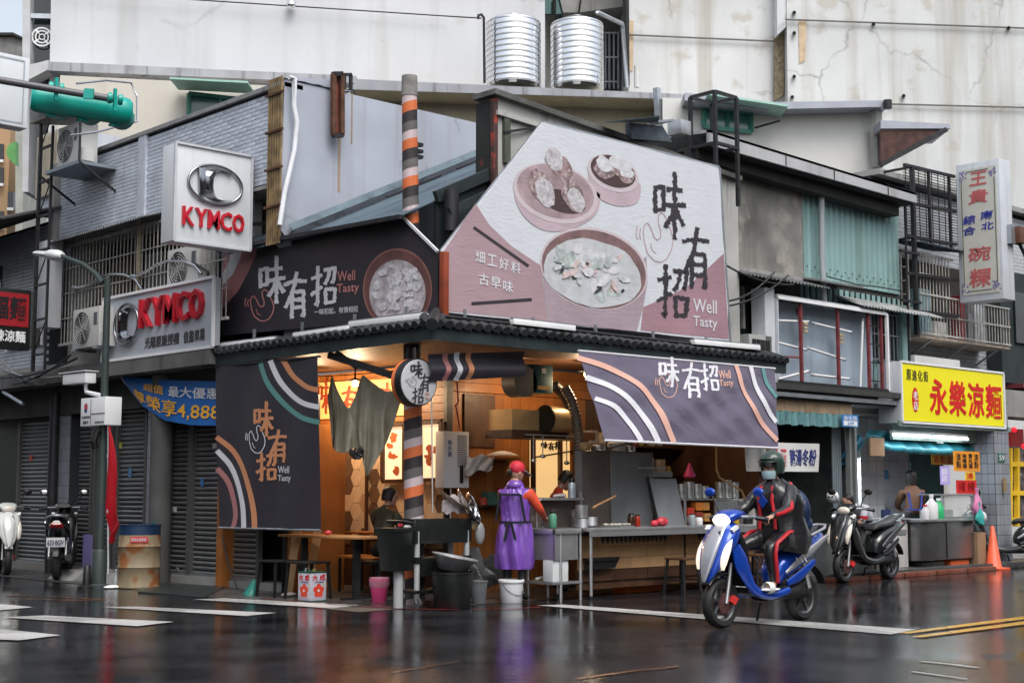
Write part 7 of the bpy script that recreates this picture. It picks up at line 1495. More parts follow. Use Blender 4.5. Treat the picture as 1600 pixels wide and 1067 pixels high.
MB().box(r[0], r[0] + r[1] * r[3] + V((0, .008, r[4]))).build('plate', pm('paper_white', (.6, .62, .55), .6), nt_); q = sub(r, 0, .68, 1, 1); MB().box(q[0] - V((0, .004, 0)), q[0] + q[1] * q[3] + V((0, -.001, q[4]))).build('green_band', pm('number_green', (.02, .25, .1), .5), nt_); text(MB(), '82', sub(r, .38, .15, .62, .6), .002, .02).build('lettering', BLACK, nt_)
sh = thing('wall_shelf', 'wooden wall shelf with draped grey cloth behind the woman in the purple apron', 'shelf', (2.9, 1.8, 1.7)); r = rect(AY, 765, 712, 815, 718, 1.7)
MB().box(r[0], r[0] + r[1] * r[3] + V((0, .28, .03))).build('board', ORANGEWOOD, sh)
MB().sheet(lambda u, v: AY(730 + 42 * u - 4 * v, 712 + 30 * v * (1 - .3 * u) + 3 * sin(u * 9), 1.66 + .03 * sin(u * 17 + v * 6)), 18, 12, .005, uv=False).build('cloth', pm('pale_grey_rag', (.62, .6, .58), .8, var=.2, vs=10), sh, smooth=60)
MB().sheet(lambda u, v: AY(760 + 50 * u, 711 - 7 * sin(pi * u) * v, 1.68 + .2 * v), 14, 6, .005, uv=False).build('cloth', pm('pale_grey_rag', (.62, .6, .58)), sh, smooth=60)
cable('cord', 'thin red plastic cord hanging from the rolled banner to the water heater', [AY(714, 596, .6), AY(716, 628, .9), AY(712, 634, .9), AY(719, 672, 1.7)], .01, pm('red_cord', (.5, .03, .06), .5))
cable('hanging_chain', 'thin grey chain hanging beside the striped pole', [AY(674, 560, .5), AY(675, 700, .5), AY(676, 800, .5)], .009, STEEL)
eb = thing('electric_box', 'teal metal motor box with yellow label hanging under the eave', 'electric box', AY(845, 616, .8)); r = rect(AY, 832, 570, 864, 614, .8)
MB().box(r[0], r[0] + r[1] * r[3] + V((0, .3, r[4]))).build('case', pm('teal_metal', (.02, .11, .13), .45, .2, var=.2), eb, bevel=.012); q = sub(r, .25, .12, .85, .25); MB().box(q[0] - V((0, .004, 0)), q[0] + q[1] * q[3] + V((0, -.001, q[4]))).build('label', pm('label_yellow', (.6, .3, .03), .5), eb); q = sub(r, .45, .7, .65, .88); MB().box(q[0] - V((0, .004, 0)), q[0] + q[1] * q[3] + V((0, -.001, q[4]))).build('label', WHITE, eb)
MB().cyl(AY(822, 596, .8), AY(822, 596, .8) + V((0, .25, 0)), .2, n=20).build('blower', pm('grey_blower', (.12, .13, .13), .5, .4), eb, smooth=60); MB().tube([AY(866, 602, .9), AY(880, 615, .9), AY(895, 640, .8)], .07, 12).build('elbow', DARK, eb, smooth=60)
hd_ = thing('extractor_duct', 'amber tinted sheet metal extractor duct with round drum over the serving window', 'duct', AY(850, 680, 1.0))
AMB = pm('amber_light_tinted_metal', (.55, .36, .16), .4, .2, var=.15, vs=3)  # amber lamplight is put into the base colour of the duct metal
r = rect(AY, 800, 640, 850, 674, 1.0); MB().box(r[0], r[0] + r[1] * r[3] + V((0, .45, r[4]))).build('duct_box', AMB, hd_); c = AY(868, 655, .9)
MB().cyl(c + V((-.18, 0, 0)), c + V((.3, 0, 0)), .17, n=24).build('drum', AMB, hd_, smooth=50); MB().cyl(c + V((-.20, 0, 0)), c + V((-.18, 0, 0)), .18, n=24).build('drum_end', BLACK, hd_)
MB().box(AY(800, 683, .95), AY(930, 676, .95) + V((0, .5, 0))).build('hood_edge', BROWNWOOD, hd_)
fh = thing('flexible_hose', 'ribbed grey flexible duct hose bending down to the griddle screens', 'hose', AY(910, 720, .6))
path = cr([tuple(AY(880, 612, .7)), tuple(AY(898, 640, .65)), tuple(AY(905, 668, .6)), tuple(AY(906, 700, .6)), tuple(AY(902, 720, .6))], 12) if False else None
def hose(pts, r, name):
    P = [V(p) for p in pts]; out = []; 
    for a, b in zip(P, P[1:]):
        n = max(2, int((b - a).length / .012)); out += [a.lerp(b, i / n) for i in range(n)]
    MB().tube(out, r, 14, rr=[r * (1 + .09 * sin(i * 1.6)) for i in range(len(out))]).build(name, pm('ribbed_hose', (.16, .13, .10), .5, .3, var=.2), fh, smooth=60)
hose([AY(882, 605, .7), AY(893, 625, .67), AY(900, 650, .63), AY(904, 680, .6), AY(905, 712, .6)], .065, 'down_run'); hose([AY(903, 722, .6), AY(912, 714, .6), AY(925, 709, .6), AY(945, 706, .6)], .075, 'bend'); MB().box(AY(948, 720, .6), AY(968, 708, .6) + V((0, .2, 0))).build('end_box', pm('cardboard', (.30, .19, .11)), fh)
cable('steel_rod', 'thin rod running from the hose to the lower edge of the purple banner', [AY(905, 712, .5), AY(985, 692, .2)], .008, DARK)
# ---- left pavement clutter
oil = thing('oil_drum', 'old cream oil drum with dark blue top, rust and a red notice strip', 'oil drum', (-.5, 5.62, 0))
def rustdrum():
    m = pm('rusty_cream_drum', (.27, .22, .14), .6, .1, var=.2, vs=3, streak=.7, spots=(3.5, .50, (.24, .08, .02), .9), scol=(.16, .07, .03)); return m
MB().lathe([(.27, 0), (.285, .012), (.285, .03), (.28, .04), (.28, .27), (.292, .285), (.28, .3), (.28, .55), (.292, .565), (.28, .58), (.28, .72)], n=40).build('lower_wall', rustdrum(), oil, w=False, smooth=40)
MB().lathe([(.281, .72), (.281, .84), (.288, .845), (.288, .86), (.27, .86), (.27, .83), (.01, .83)], n=40).build('top_band', pm('dark_blue_drum', (.01, .03, .075), .5, var=.3, spots=(6, .62, (.25, .2, .14), .6)), oil, w=False, smooth=40)
vs0 = []
ang0 = atan2(CAM.y - 5.62, CAM.x + .5)
for k in range(9):
    a = ang0 - .42 + k * .1
    for z in (.62, .70): vs0.append((.29 * cos(a), .29 * sin(a), z))
MB().add(vs0, [(2 * k, 2 * k + 2, 2 * k + 3, 2 * k + 1) for k in range(8)]).build('notice', pm('notice_red', (.5, .03, .05), .5), oil, w=False)
vs, fs, _ = glyph('請勿停車謝謝', .02); MB().add([(.293 * cos(ang0 - .38 + .7 * x), .293 * sin(ang0 - .38 + .7 * x), .635 + .05 * y) for x, y, z in vs], fs).build('lettering', WHITE, oil, w=False)
o = MB().box(AX(128, 893, .3), AX(143, 835, .3) + V((.02, 0, 0))).build('lavender_board', pm('lavender_plastic', (.22, .19, .42), .5, var=.06)); tag(o, 'lavender plastic board leaning between the lamp pole and the shutter', 'board')
o = MB().tube([AX(243, 905, .1), AX(246, 840, .15), AX(241, 800, .15)], .05, 8).build('rolled_green_mat', pm('dark_teal_mat', (.01, .09, .085), .6), smooth=60); tag(o, 'rolled dark teal mat standing right of the oil drum', 'mat')
o = MB().prism([AZ(230, 912), AZ(352, 918), AZ(318, 935), AZ(215, 926)], (0, 0, .02)).build('ramp_plate', pm('black_green_plate', (.035, .045, .045), .35, .3, var=.2)); tag(o, 'dark steel ramp plate lying on the ground before the shutter', 'ramp')
o = MB().lathe([(.13, 0), (.13, .02), (.06, .05), (.05, .3), (.03, .32)], PB + V((-.15, .05, 0)), 14).build('rubber_post_base', BLACK, smooth=50); tag(o, 'black rubber post base at the foot of the street lamp', 'post base')
bt_ = thing('glass_bottle', 'clear glass bottle standing by the lamp post base', 'bottle', PB + V((.15, -.2, 0))); MB().lathe([(.03, 0), (.035, .01), (.035, .14), (.012, .19), (.012, .24)], n=14).build('glass', pm('pale_glass', (.4, .45, .45), .1, alpha=.7), bt_, w=False, smooth=50); MB().cyl((0, 0, .24), (0, 0, .255), .014, n=10).build('cap', WHITE, bt_, w=False)
o = MB().ell(PB + V((.05, -.28, .02)), (.12, .08, .03), 12, 6).build('crumpled_paper', WHITE, smooth=50); tag(o, 'crumpled white paper on the ground at the foot of the lamp pole', 'paper')
for k in range(2):
    o = MB().prism([(-.5, 6.3 + k * 1.3, 0), (-.5, 7.1 + k * 1.3, 0), (-.3, 7.1 + k * 1.3, .13), (-.3, 6.3 + k * 1.3, .13)], (.5, 0, 0)).build('concrete_ramp', CONC); tag(o, ('concrete wedge ramp on the pavement nearest the lamp pole', 'concrete wedge ramp on the pavement by the white scooter')[k], 'ramp')
cable('floor_cable', 'thin black cable hanging down in front of the shutter beside the banner', [AX(346, 832, .3), AX(356, 880, .3), AX(376, 932, .25)], .01, BLACK)
# ---- noodle cart and its clutter
kc = thing('food_cart', 'stainless steel noodle cart with glass case under the yellow sign', 'cart', (11.1, .1, 0))
MB().box((10.3, .05, .2), (12.0, .6, .82)).build('cabinet', pm('cart_steel', (.27, .27, .275), .3, .9, var=.2, vs=2), kc, bevel=.015); MB().box((10.25, .0, .82), (12.05, .65, .86)).build('top', STEEL, kc, bevel=.006)
MB().bar((11.1, .045, .22), (11.1, .045, .8), .015).build('door_joint', BLACK, kc)
for x in (10.45, 11.85): 
    for y in (.15, .5): MB().cyl((x, y, .03), (x, y, .2), .03, n=8).build('leg', DARK, kc)
for a, b in (((11.0, .05, .88), (12.0, .05, .88)), ((11.0, .05, 1.25), (12.0, .05, 1.25)), ((11.0, .05, .88), (11.0, .05, 1.25)), ((12.0, .05, .88), (12.0, .05, 1.25)), ((11.0, .5, 1.25), (12.0, .5, 1.25))): MB().bar(a, b, .03).build('case_frame', STEEL, kc)
MB().box((11.0, .06, .88), (12.0, .065, 1.25)).build('case_glass', pm('case_glass', (.6, .65, .65), .05, alpha=.25), kc); MB().box((11.0, .05, 1.25), (12.0, .5, 1.27)).build('case_top', STEEL, kc); MB().box((11.05, .4, .87), (11.95, .5, 1.0)).build('food_trays', pm('tray_mix', (.35, .32, .28), .5, var=.5, vs=10), kc)
o = MB().box((11.3, .1, .02), (11.9, .4, .18)).build('orange_crate', pm('orange_red_crate', (.6, .11, .03), .5), bevel=.01); tag(o, 'orange red crate pushed under the noodle cart', 'crate')
o = MB().box((10.4, .1, .03), (11.1, .5, .17)).build('black_crate', BLACK, bevel=.01); tag(o, 'black crate pushed under the left half of the noodle cart', 'crate')
bx_ = [pm('bottle_white', (.65, .65, .66), .4), pm('bottle_green', (.03, .4, .15), .4)]
for k, (x, mt, lb_) in enumerate(((10.75, bx_[0], 'white plastic jug on the noodle cart'), (10.97, bx_[1], 'green topped detergent bottle on the noodle cart'), (10.55, bx_[0], 'small white bottle at the left end of the noodle cart'))):
    t = thing('bottle', lb_, 'bottle', (x, .1, .86)); s_ = (1.2, 1, .7)[k]; MB().lathe([(.08 * s_, 0), (.085 * s_, .02), (.085 * s_, .2 * s_), (.03, .27 * s_), (.03, .3 * s_)], n=14).build('body', mt, t, w=False, smooth=50); MB().cyl((0, 0, .3 * s_), (0, 0, .34 * s_), .035, n=10).build('cap', [WHITE, WHITE, MC[1]][k], t, w=False)
for c, sc_, c_, lb_ in (((12.05, .0, 1.12), (.12, .08, .2), (.65, .22, .42), 'pink plastic bag hung at the right end of the noodle cart'), ((12.02, -.05, .92), (.1, .08, .17), (.05, .38, .35), 'teal plastic bag hung at the right end of the noodle cart'), ((12.15, -.02, .88), (.1, .08, .1), (.6, .62, .62), 'white round helmet hung at the right end of the noodle cart')):
    o = (MB().ell(c, sc_, 14, 9) if 'helmet' in lb_ else MB().loft([[V(c) + V((sc_[0] * k * (cos(a) + .25 * sin(3 * a + z * 9)), sc_[1] * k * sin(a), sc_[2] * z + .02 * sin(5 * a))) for a in [2 * pi * i / 16 for i in range(16)]] for z, k in ((-1, .3), (-.9, .8), (-.5, 1), (0, .8), (.4, .45), (.8, .2), (1.2, .35))])).build('helmet' if 'helmet' in lb_ else 'plastic_bag', pm('bag_%d' % int(c_[0] * 100), c_, .35, var=.15, bump=.3 if 'bag' in lb_ else 0, bs=12), smooth=60); tag(o, lb_, 'helmet' if 'helmet' in lb_ else 'bag')
us = thing('side_unit', 'low white and steel kitchen unit left of the noodle cart', 'kitchen unit', (9.8, .4, 0)); MB().box((9.45, .3, .1), (9.82, .75, .78)).build('cabinet', pm('beige_unit', (.35, .33, .32), .6), us, bevel=.01); MB().box((9.83, .25, .1), (10.25, .75, .8)).build('cabinet', pm('pale_unit', (.48, .47, .46), .6), us, bevel=.01)
MB().box((8.9, .2, .86), (10.3, .7, .88)).build('worktop', STEEL, us); MB().box((9.88, .24, .62), (10.2, .25, .7)).build('control_panel', STEEL, us); MB().box((9.5, .22, .66), (9.8, .3, .84)).build('green_basin', pm('mint_plastic', (.05, .35, .3), .4), us, bevel=.01); MB().cyl((9.7, .3, .88), (9.7, .3, 1.02), .08, n=14).build('jar', pm('navy_jar', (.03, .04, .12), .4), us)
cn = thing('traffic_cone', 'orange traffic cone standing right of the noodle cart', 'traffic cone', (12.35, -.1, 0)); MB().lathe([(.16, .03), (.13, .05), (.03, .72), (.02, .73)], n=20).build('cone', pm('cone_orange', (.75, .12, .05), .45), cn, w=False, smooth=50); MB().box((-.2, -.2, 0), (.2, .2, .03)).build('base', pm('cone_orange', (.75, .12, .05)), cn, w=False, bevel=.008)
o = MB().box((12.02, .0, .02), (12.3, .3, .62)).build('cardboard_box', pm('cardboard', (.30, .19, .11)), bevel=.005); tag(o, 'tall brown cardboard box between the noodle cart and the traffic cone', 'box')
o = MB().box((9.05, .45, 0), (9.3, .5, .95)).build('blue_panel', pm('steel_blue_panel', (.06, .1, .17), .5)); tag(o, 'narrow blue panel standing behind the parked black scooter', 'panel')
o = MB().box((7.2, .1, 0), (8.8, .14, .75)).build('grey_counter_front', pm('grimy_panel', (.10, .11, .11))); tag(o, 'grimy grey counter front behind the blue scooter rider', 'counter')
MB().box((7.0, .0, .78), (8.9, .5, .82)).build('counter_top', DARK, o)

# ---- more kitchen clutter
def jar(x, y, z, r, h_, mt, lb, cat='jar', nm='jar', lid=None):
    t = thing(nm, lb, cat, (x, y, z)); MB().lathe([(r * .9, 0), (r, .01), (r, h_ * .75), (r * .7, h_ * .9)], n=14).build('body', mt, t, w=False, smooth=50); MB().cyl((0, 0, h_ * .88), (0, 0, h_), r * .75, n=12).build('lid', lid or BLACK, t, w=False); return t
ST2 = pm('greasy_steel', (.5, .48, .45), .28, .85, var=.35, vs=9)
for k, (x, y, z, r, h_, m_, lb) in enumerate(((2.66, .3, .86, .1, .26, ST2, 'tall greasy steel pot beside the left griddle screen'), (3.42, .1, .86, .05, .17, pm('soy_brown', (.05, .02, .01), .2), 'small dark sauce bottle in front of the wide steel screen'), (3.56, .12, .86, .04, .15, pm('chilli_red', (.4, .03, .01), .3), 'red chilli jar in front of the wide steel screen'), (4.66, .0, .86, .05, .12, WHITE, 'white tub on the counter at the foot of the leaning lid'), (4.42, -.08, .86, .045, .16, pm('clear_bottle', (.3, .35, .36), .15), 'clear water bottle beside the leaning lid'), (5.15, -.05, .86, .06, .1, ST2, 'short steel tin in front of the counter rack'), (5.42, -.02, .86, .05, .14, pm('mustard', (.5, .3, .02), .4), 'mustard yellow bottle in front of the counter rack'), (5.7, -.02, .86, .07, .1, BLACK, 'black round tub near the tall pot'), (2.2, .3, .86, .05, .2, pm('soap_green', (.1, .3, .2), .3), 'green soap bottle at the back of the sink'))): jar(x, y, z, r, h_, m_, lb)
for k, x in enumerate((3.4, 3.62, 3.84, 4.3, 4.5)): jar(x, .62, 1.0 + .04 * (k % 2), .1, .34 - .05 * (k % 3), ST2, ('first', 'second', 'third', 'fourth', 'fifth')[k] + ' from the left of the tall steamer pots behind the steel screens', 'pot', 'steamer_pot', STEEL)
for k, (x, z) in enumerate(((2.9, 1.83), (3.15, 1.83), (3.5, 1.83), (3.75, 1.83))): jar(x, .42, z, (.07, .1, .12, .08)[k], (.12, .09, .14, .1)[k], (pm('tan_basket', (.4, .27, .13), .7, var=.3, vs=20), ST2, pm('white_enamel', (.5, .48, .45)), ST2)[k], ('first', 'second', 'third', 'fourth')[k] + ' from the left of the vessels standing on top of the steel screens', 'pot', 'pot')
def hang(x, y, z, L, r, mt, lb): 
    t = thing('ladle', lb, 'ladle', (x, y, z - L)); MB().cyl((0, 0, .03), (0, 0, L), .007, n=6).build('handle', STEEL, t, w=False); MB().ell((0, 0, .02), (r, r * .7, r * .6), 10, 6).build('bowl', mt, t, w=False, smooth=60)
for k, (x, z, L) in enumerate(((2.45, 2.02, .34), (2.62, 2.02, .28), (3.06, 2.02, .36))): hang(x, .9, z, L, .045, ST2, ('leftmost', 'middle', 'rightmost')[k] + ' of the steel ladles hanging behind the sink')
MB().bar((2.3, .9, 2.03), (3.3, .9, 2.03), .02).build('ladle_rail', STEEL, stall)
SH = pm('cluttered_shelf_wood', (.06, .03, .015), .7)
MB().box((4.4, 1.7, 1.55), (6.4, 1.96, 1.58)).build('shelf', SH, stall); MB().box((4.4, 1.7, 1.95), (6.4, 1.96, 1.98)).build('shelf', SH, stall); MB().box((2.35, 1.8, 1.1), (3.4, 1.96, 1.13)).build('shelf', SH, stall)
rk_ = random.Random(11); CC = [(.35, .05, .03), (.4, .3, .08), (.3, .3, .3), (.05, .12, .1), (.45, .4, .35), (.1, .05, .03)]
for k in range(26):
    x, z = (4.5 + (k % 9) * .21, 1.58 if k < 9 else 1.98) if k < 18 else (2.42 + (k - 18) * .12, 1.13)
    h_ = rk_.uniform(.1, .26); w_ = rk_.uniform(.05, .085); c = CC[rk_.randrange(6)]; mt = pm('tin_%d' % CC.index(c), c, .5, var=.3, vs=12)
    o = (MB().box((x - w_, 1.76, z), (x + w_, 1.9, z + h_)) if k % 2 else MB().lathe([(w_, 0), (w_, h_ * .8), (w_ * .6, h_)], (x, 1.83, z), 12)).build('packet' if k % 2 else 'tin', mt); tag(o, ('red', 'mustard', 'grey', 'dark green', 'cream', 'brown')[CC.index(c)] + (' box' if k % 2 else ' round tin') + ' on the ' + ('lower' if k < 9 else 'upper' if k < 18 else 'low left') + ' back shelf, ' + ('first', 'second', 'third', 'fourth', 'fifth', 'sixth', 'seventh', 'eighth', 'ninth')[k % 9 if k < 18 else k - 18] + ' from the left', 'packet' if k % 2 else 'tin', 'dim goods on the back shelves of the kitchen')
for k, (px, py, y) in enumerate(((715, 912, .9), (760, 905, .9), (742, 890, 1.0))): o = MB().ell(AY(px, py, y), (.12, .1, .11), 14, 9).build('bag', pm('crumpled_film', (.2, .21, .22), .25, var=.3, vs=12, bump=1., bs=9), smooth=60); tag(o, ('lowest', 'rightmost', 'topmost')[k] + ' of the crumpled plastic bags heaped behind the black tub', 'bag')
# ================================================================ scooters
def sring(c, t, wy, wt, n=16, e=2.6, yo=0):
    """superellipse ring round a path point in the x-z plane; t = direction of the path"""
    t = V((t[0], 0, t[1])).normalized(); nn = V((-t.z, 0, t.x)); out = []
    for i in range(n):
        a = 2 * pi * i / n; ca, sa = cos(a), sin(a); f = lambda q: math.copysign(abs(q) ** (2 / e), q)
        out.append(V((c[0], yo, c[1])) + V((0, 1, 0)) * (wy * f(ca)) + nn * (wt * f(sa)))
    return out
def sloft(path, n=16, e=2.6, yo=0):
    rings = []
    for i, (x, z, wy, wt) in enumerate(path):
        a, b = path[max(i - 1, 0)], path[min(i + 1, len(path) - 1)]; rings.append(sring((x, z), (b[0] - a[0], b[1] - a[1]), wy, wt, n, e, yo))
    return MB().loft(rings)
def smooth_path(p, k=4):
    out = []; P = [p[0]] + list(p) + [p[-1]]
    for i in range(1, len(P) - 2):
        a, b, c, d = P[i - 1:i + 3]
        for j in range(k):
            t = j / k; out.append(tuple(.5 * (2 * b[q] + (c[q] - a[q]) * t + (2 * a[q] - 5 * b[q] + 4 * c[q] - d[q]) * t * t + (3 * b[q] - a[q] - 3 * c[q] + d[q]) * t ** 3) for q in range(len(b))))
    out.append(tuple(p[-1])); return out
def wheel(t, x, r=.24, disc_=True, rimc=None):
    w_ = MB().lathe([(r - .075, -.045), (r - .03, -.055), (r - .008, -.035), (r, 0), (r - .008, .035), (r - .03, .055), (r - .075, .045)], (x, 0, r), 36, ax=(0, 1, 0), cap=False).build('wheel', RUBBER, t, w=False, smooth=50)
    rimc = rimc or pm('alloy_grey', (.16, .16, .17), .35, .8)
    MB().lathe([(r - .07, -.04), (r - .085, -.03), (r - .085, .03), (r - .07, .04)], (x, 0, r), 36, ax=(0, 1, 0), cap=False).build('rim', rimc, w_, w=False, smooth=50)
    mb = MB()
    for k in range(5): a = k * 2 * pi / 5 + .3; mb.bar((x, 0, r), (x + (r - .08) * cos(a), 0, r + (r - .08) * sin(a)), .03, .03, up=(0, 1, 0))
    mb.cyl((x, -.05, r), (x, .05, r), .04, n=14); mb.build('spokes', rimc, w_, w=False)
    if disc_: MB().lathe([(.05, .055), (.10, .055), (.10, .06), (.05, .06)], (x, 0, r), 28, ax=(0, 1, 0)).build('brake_disc', pm('disc_steel', (.2, .1, .1), .35, .8), w_, w=False)
    return w_
def scooter(label, loc, rz, body, panel, accent, seat=None, plate=None, lit=False, group=None, name='scooter', steer=0.):
    t = thing(name, label, 'scooter', loc, rz, group); B = lambda mb, nm, mt, **k: mb.build(nm, mt, t, w=False, **k)
    bk = BLACK; seat = seat or pm('seat_vinyl', (.03, .03, .033), .45, var=.1)
    wheel(t, .66); wheel(t, -.62, .24, False)
    B(sloft(smooth_path([(.86, .44, .03, .015), (.84, .52, .09, .03), (.76, .68, .15, .07), (.66, .82, .185, .10), (.55, .93, .16, .09), (.50, .97, .11, .05)])), 'front_cowl', body, smooth=60)
    B(sloft(smooth_path([(.905, .45, .02, .01), (.88, .54, .05, .02), (.82, .70, .085, .035), (.735, .85, .10, .04), (.63, .97, .075, .03)])), 'centre_panel', panel, smooth=60)
    B(MB().prism([(.735, .06 * 1, .84), (.70, .02, .90), (.69, .06, .92), (.72, .09, .86)], (.03, 0, .012)), 'air_slot', bk)
    for s in (-1, 1):
        lens = sloft(smooth_path([(.80, .56, .015, .01), (.785, .64, .04, .03), (.735, .76, .045, .034), (.66, .88, .02, .014)]), 12, 2, s * .15); 
        B(lens, 'headlight', pm('clear_lens' + ('_lit' if lit else ''), (.75, .7, .62), .1, coat=.6, emit=.5 if lit else 0, ecol=(1, .85, .6)), smooth=60)
        B(MB().bar((.66, s * .15, .93), (.6, s * .17, .97), .05, .03), 'position_lamp', WHITE)
        B(sloft(smooth_path([(.60, .78, .02, .06), (.52, .62, .025, .10), (.42, .46, .02, .07), (.30, .34, .025, .05), (.05, .29, .03, .04), (-.22, .33, .025, .035)]), 10, 2.4, s * .15), 'side_fairing', body, smooth=60)
    B(sloft(smooth_path([(.56, .96, .14, .03), (.47, .80, .17, .04), (.40, .58, .16, .04), (.34, .40, .15, .04)])), 'leg_shield', bk, smooth=60)
    B(sloft([(.36, .35, .16, .03), (.2, .31, .165, .025), (-.1, .31, .165, .025), (-.22, .36, .15, .04)]), 'floorboard', bk, smooth=60)
    B(sloft(smooth_path([(.05, .27, .12, .04), (-.3, .30, .13, .07), (-.6, .32, .10, .09), (-.72, .34, .06, .05)])), 'engine_cover', pm('engine_black', (.02, .02, .022), .5, .2, var=.2), smooth=60)
    B(sloft(smooth_path([(-.13, .40, .10, .05), (-.2, .52, .15, .12), (-.38, .63, .165, .14), (-.62, .72, .15, .12), (-.82, .80, .11, .07), (-.95, .86, .05, .03)])), 'rear_body', body, smooth=60)
    for s in (-1, 1):
        B(sloft(smooth_path([(-.16, .50, .01, .015), (-.35, .60, .014, .035), (-.6, .72, .012, .04), (-.88, .86, .008, .02)]), 8, 2, s * .165), 'side_stripe', accent, smooth=60)
        B(sloft(smooth_path([(-.2, .40, .01, .03), (-.42, .47, .014, .05), (-.66, .60, .01, .03)]), 8, 2, s * .15), 'lower_side_panel', body, smooth=60)
    B(sloft(smooth_path([(-.08, .74, .09, .02), (-.14, .79, .13, .045), (-.35, .81, .15, .05), (-.55, .84, .145, .05), (-.80, .93, .09, .03), (-.86, .94, .05, .015)])), 'seat', seat, smooth=60)
    B(MB().tube([(-.6, .15, .86), (-.85, .14, .93), (-.98, .06, .96), (-.98, -.06, .96), (-.85, -.14, .93), (-.6, -.15, .86)], .016, 8), 'grab_rail', accent if lit else GALV, smooth=60)
    B(sloft([(-.90, .80, .10, .035), (-.96, .84, .07, .02)]), 'tail_light', pm('tail_red', (.4, .01, .015), .15, coat=.6), smooth=60)
    B(sloft(smooth_path([(-.55, .55, .055, .012), (-.75, .56, .06, .012), (-.92, .46, .055, .012), (-.98, .36, .05, .01)])), 'rear_fender', bk, smooth=60)
    B(sloft(smooth_path([(.88, .42, .06, .012), (.78, .50, .065, .015), (.62, .52, .065, .015), (.46, .45, .055, .012)])), 'front_fender', body if not lit else bk, smooth=60)
    for s in (-1, 1): B(MB().cyl((.66, s * .075, .24), (.56, s * .06, .62), .018, n=10), 'fork_tube', STEEL, smooth=60); B(MB().cyl((-.60, s * .12, .34), (-.48, s * .12, .66), .024, n=10), 'shock_absorber', STEEL, smooth=60)
    B(MB().bar((.60, .09, .24), (.56, .1, .30), .05, .06), 'brake_caliper', pm('caliper_red', (.5, .03, .03), .4))
    B(MB().cyl((-.30, -.15, .28), (-.85, -.17, .34), .055, .05, 16), 'muffler', DARK, smooth=60); B(MB().tube([(.02, -.02, .2), (-.05, -.12, 0.03)], .014, 6), 'stand', DARK)
    # head set
    B(sloft(smooth_path([(.62, .99, .07, .03), (.60, 1.04, .12, .05), (.50, 1.08, .14, .055), (.38, 1.09, .10, .03)])), 'handlebar_cowl', body, smooth=60)
    B(MB().ell((.625, 0, 1.03), (.045, .105, .06), 18, 10), 'main_headlight', pm('lit_headlight' if lit else 'clear_lens', (.9, .85, .75), .15, emit=2.4 if lit else 0, ecol=(1, .9, .75)), smooth=60)
    B(MB().cyl((.50, 0, .9), (.52, 0, 1.05), .03, n=10), 'steering_stem', bk)
    for s in (-1, 1):
        B(MB().tube([(.48, s * .1, 1.06), (.43, s * .22, 1.06), (.36, s * .34, 1.04)], .018, 8), 'handlebar', GALV, smooth=60); B(MB().cyl((.41, s * .25, 1.055), (.355, s * .355, 1.035), .024, n=10), 'grip', RUBBER, smooth=60); B(MB().bar((.48, s * .22, 1.07), (.43, s * .36, 1.05), .014, .01), 'brake_lever', GALV)
        mr_ = B(MB().tube([(.44, s * .17, 1.08), (.45, s * .22, 1.2), (.44, s * .27, 1.27)], .009, 6), 'mirror', bk, smooth=60); MB().ell((.44, s * .30, 1.30), (.02, .07, .045), 12, 6).build('mirror_shell', body if lit else bk, mr_, w=False, smooth=60); MB().ell((.425, s * .30, 1.30), (.01, .06, .037), 12, 6).build('mirror_glass', CHROME, mr_, w=False, smooth=60)
    if plate:
        P_ = V((-.985, .13, .50)); r = (P_, V((0, -1, 0)), V((-.2, 0, 1)).normalized(), .26, .14)
        pl_ = B(MB().prism([r[0], r[0] + r[1] * r[3], r[0] + r[1] * r[3] + r[2] * r[4], r[0] + r[2] * r[4]], (.006, 0, 0)), 'number_plate', WHITE); text(MB(), plate, sub(r, .06, .18, .94, .74), .003, .02).build('lettering', pm('plate_navy', (.02, .03, .12), .5), pl_, w=False)
    return t
BLUE = pm('scooter_blue', (.008, .06, .42), .25, .25, var=.05, coat=.7); SILV = pm('scooter_silver', (.42, .43, .46), .3, .5, var=.05, coat=.5); GB = pm('gloss_black', (.02, .022, .024), .18, .1, coat=.8)
SCP = V((1.33, -3.52, 0)); SRZ = pi - .02
bs_ = scooter('blue and silver scooter with lit headlight, ridden through the wet junction', SCP, SRZ, BLUE, SILV, SILV, plate=None, lit=True)
S_ = lambda x, y, z: (x, y, z)

for s in (-1, 1):
    text(MB(), '///', (V((-.30 - .2 * (s > 0), s * .182, .60)), V((s * -1, 0, 0)) if s < 0 else V((1, 0, 0)), V((0, 0, 1)), .2, .05), .002).build('side_graphic', WHITE, bs_, w=False)
scooter('black scooter with tail lifted parked behind the blue scooter, facing left', (8.05, -.40, 0), pi + .04, GB, GB, pm('dark_chrome', (.2, .2, .21), .2, .9), plate=None)
scooter('black scooter seen from behind with white number plate, parked by the left shutters', AZ(93, 902), radians(60), GB, GB, pm('dark_chrome', (.2, .2, .21), .2, .9), plate='633·BGV')
scooter('white scooter cut by the left edge of the photograph, facing the street', AZ(3, 895), radians(252), pm('scooter_white', (.6, .62, .6), .3, coat=.6), pm('scooter_white', (.6, .62, .6)), GALV)
scooter('dark scooter with white number plate at the right edge beside the traffic cone', (13.35, .15, 0), radians(118), GB, pm('scooter_blue_dark', (.01, .04, .12), .3, coat=.5), GALV, plate='MFD-285')
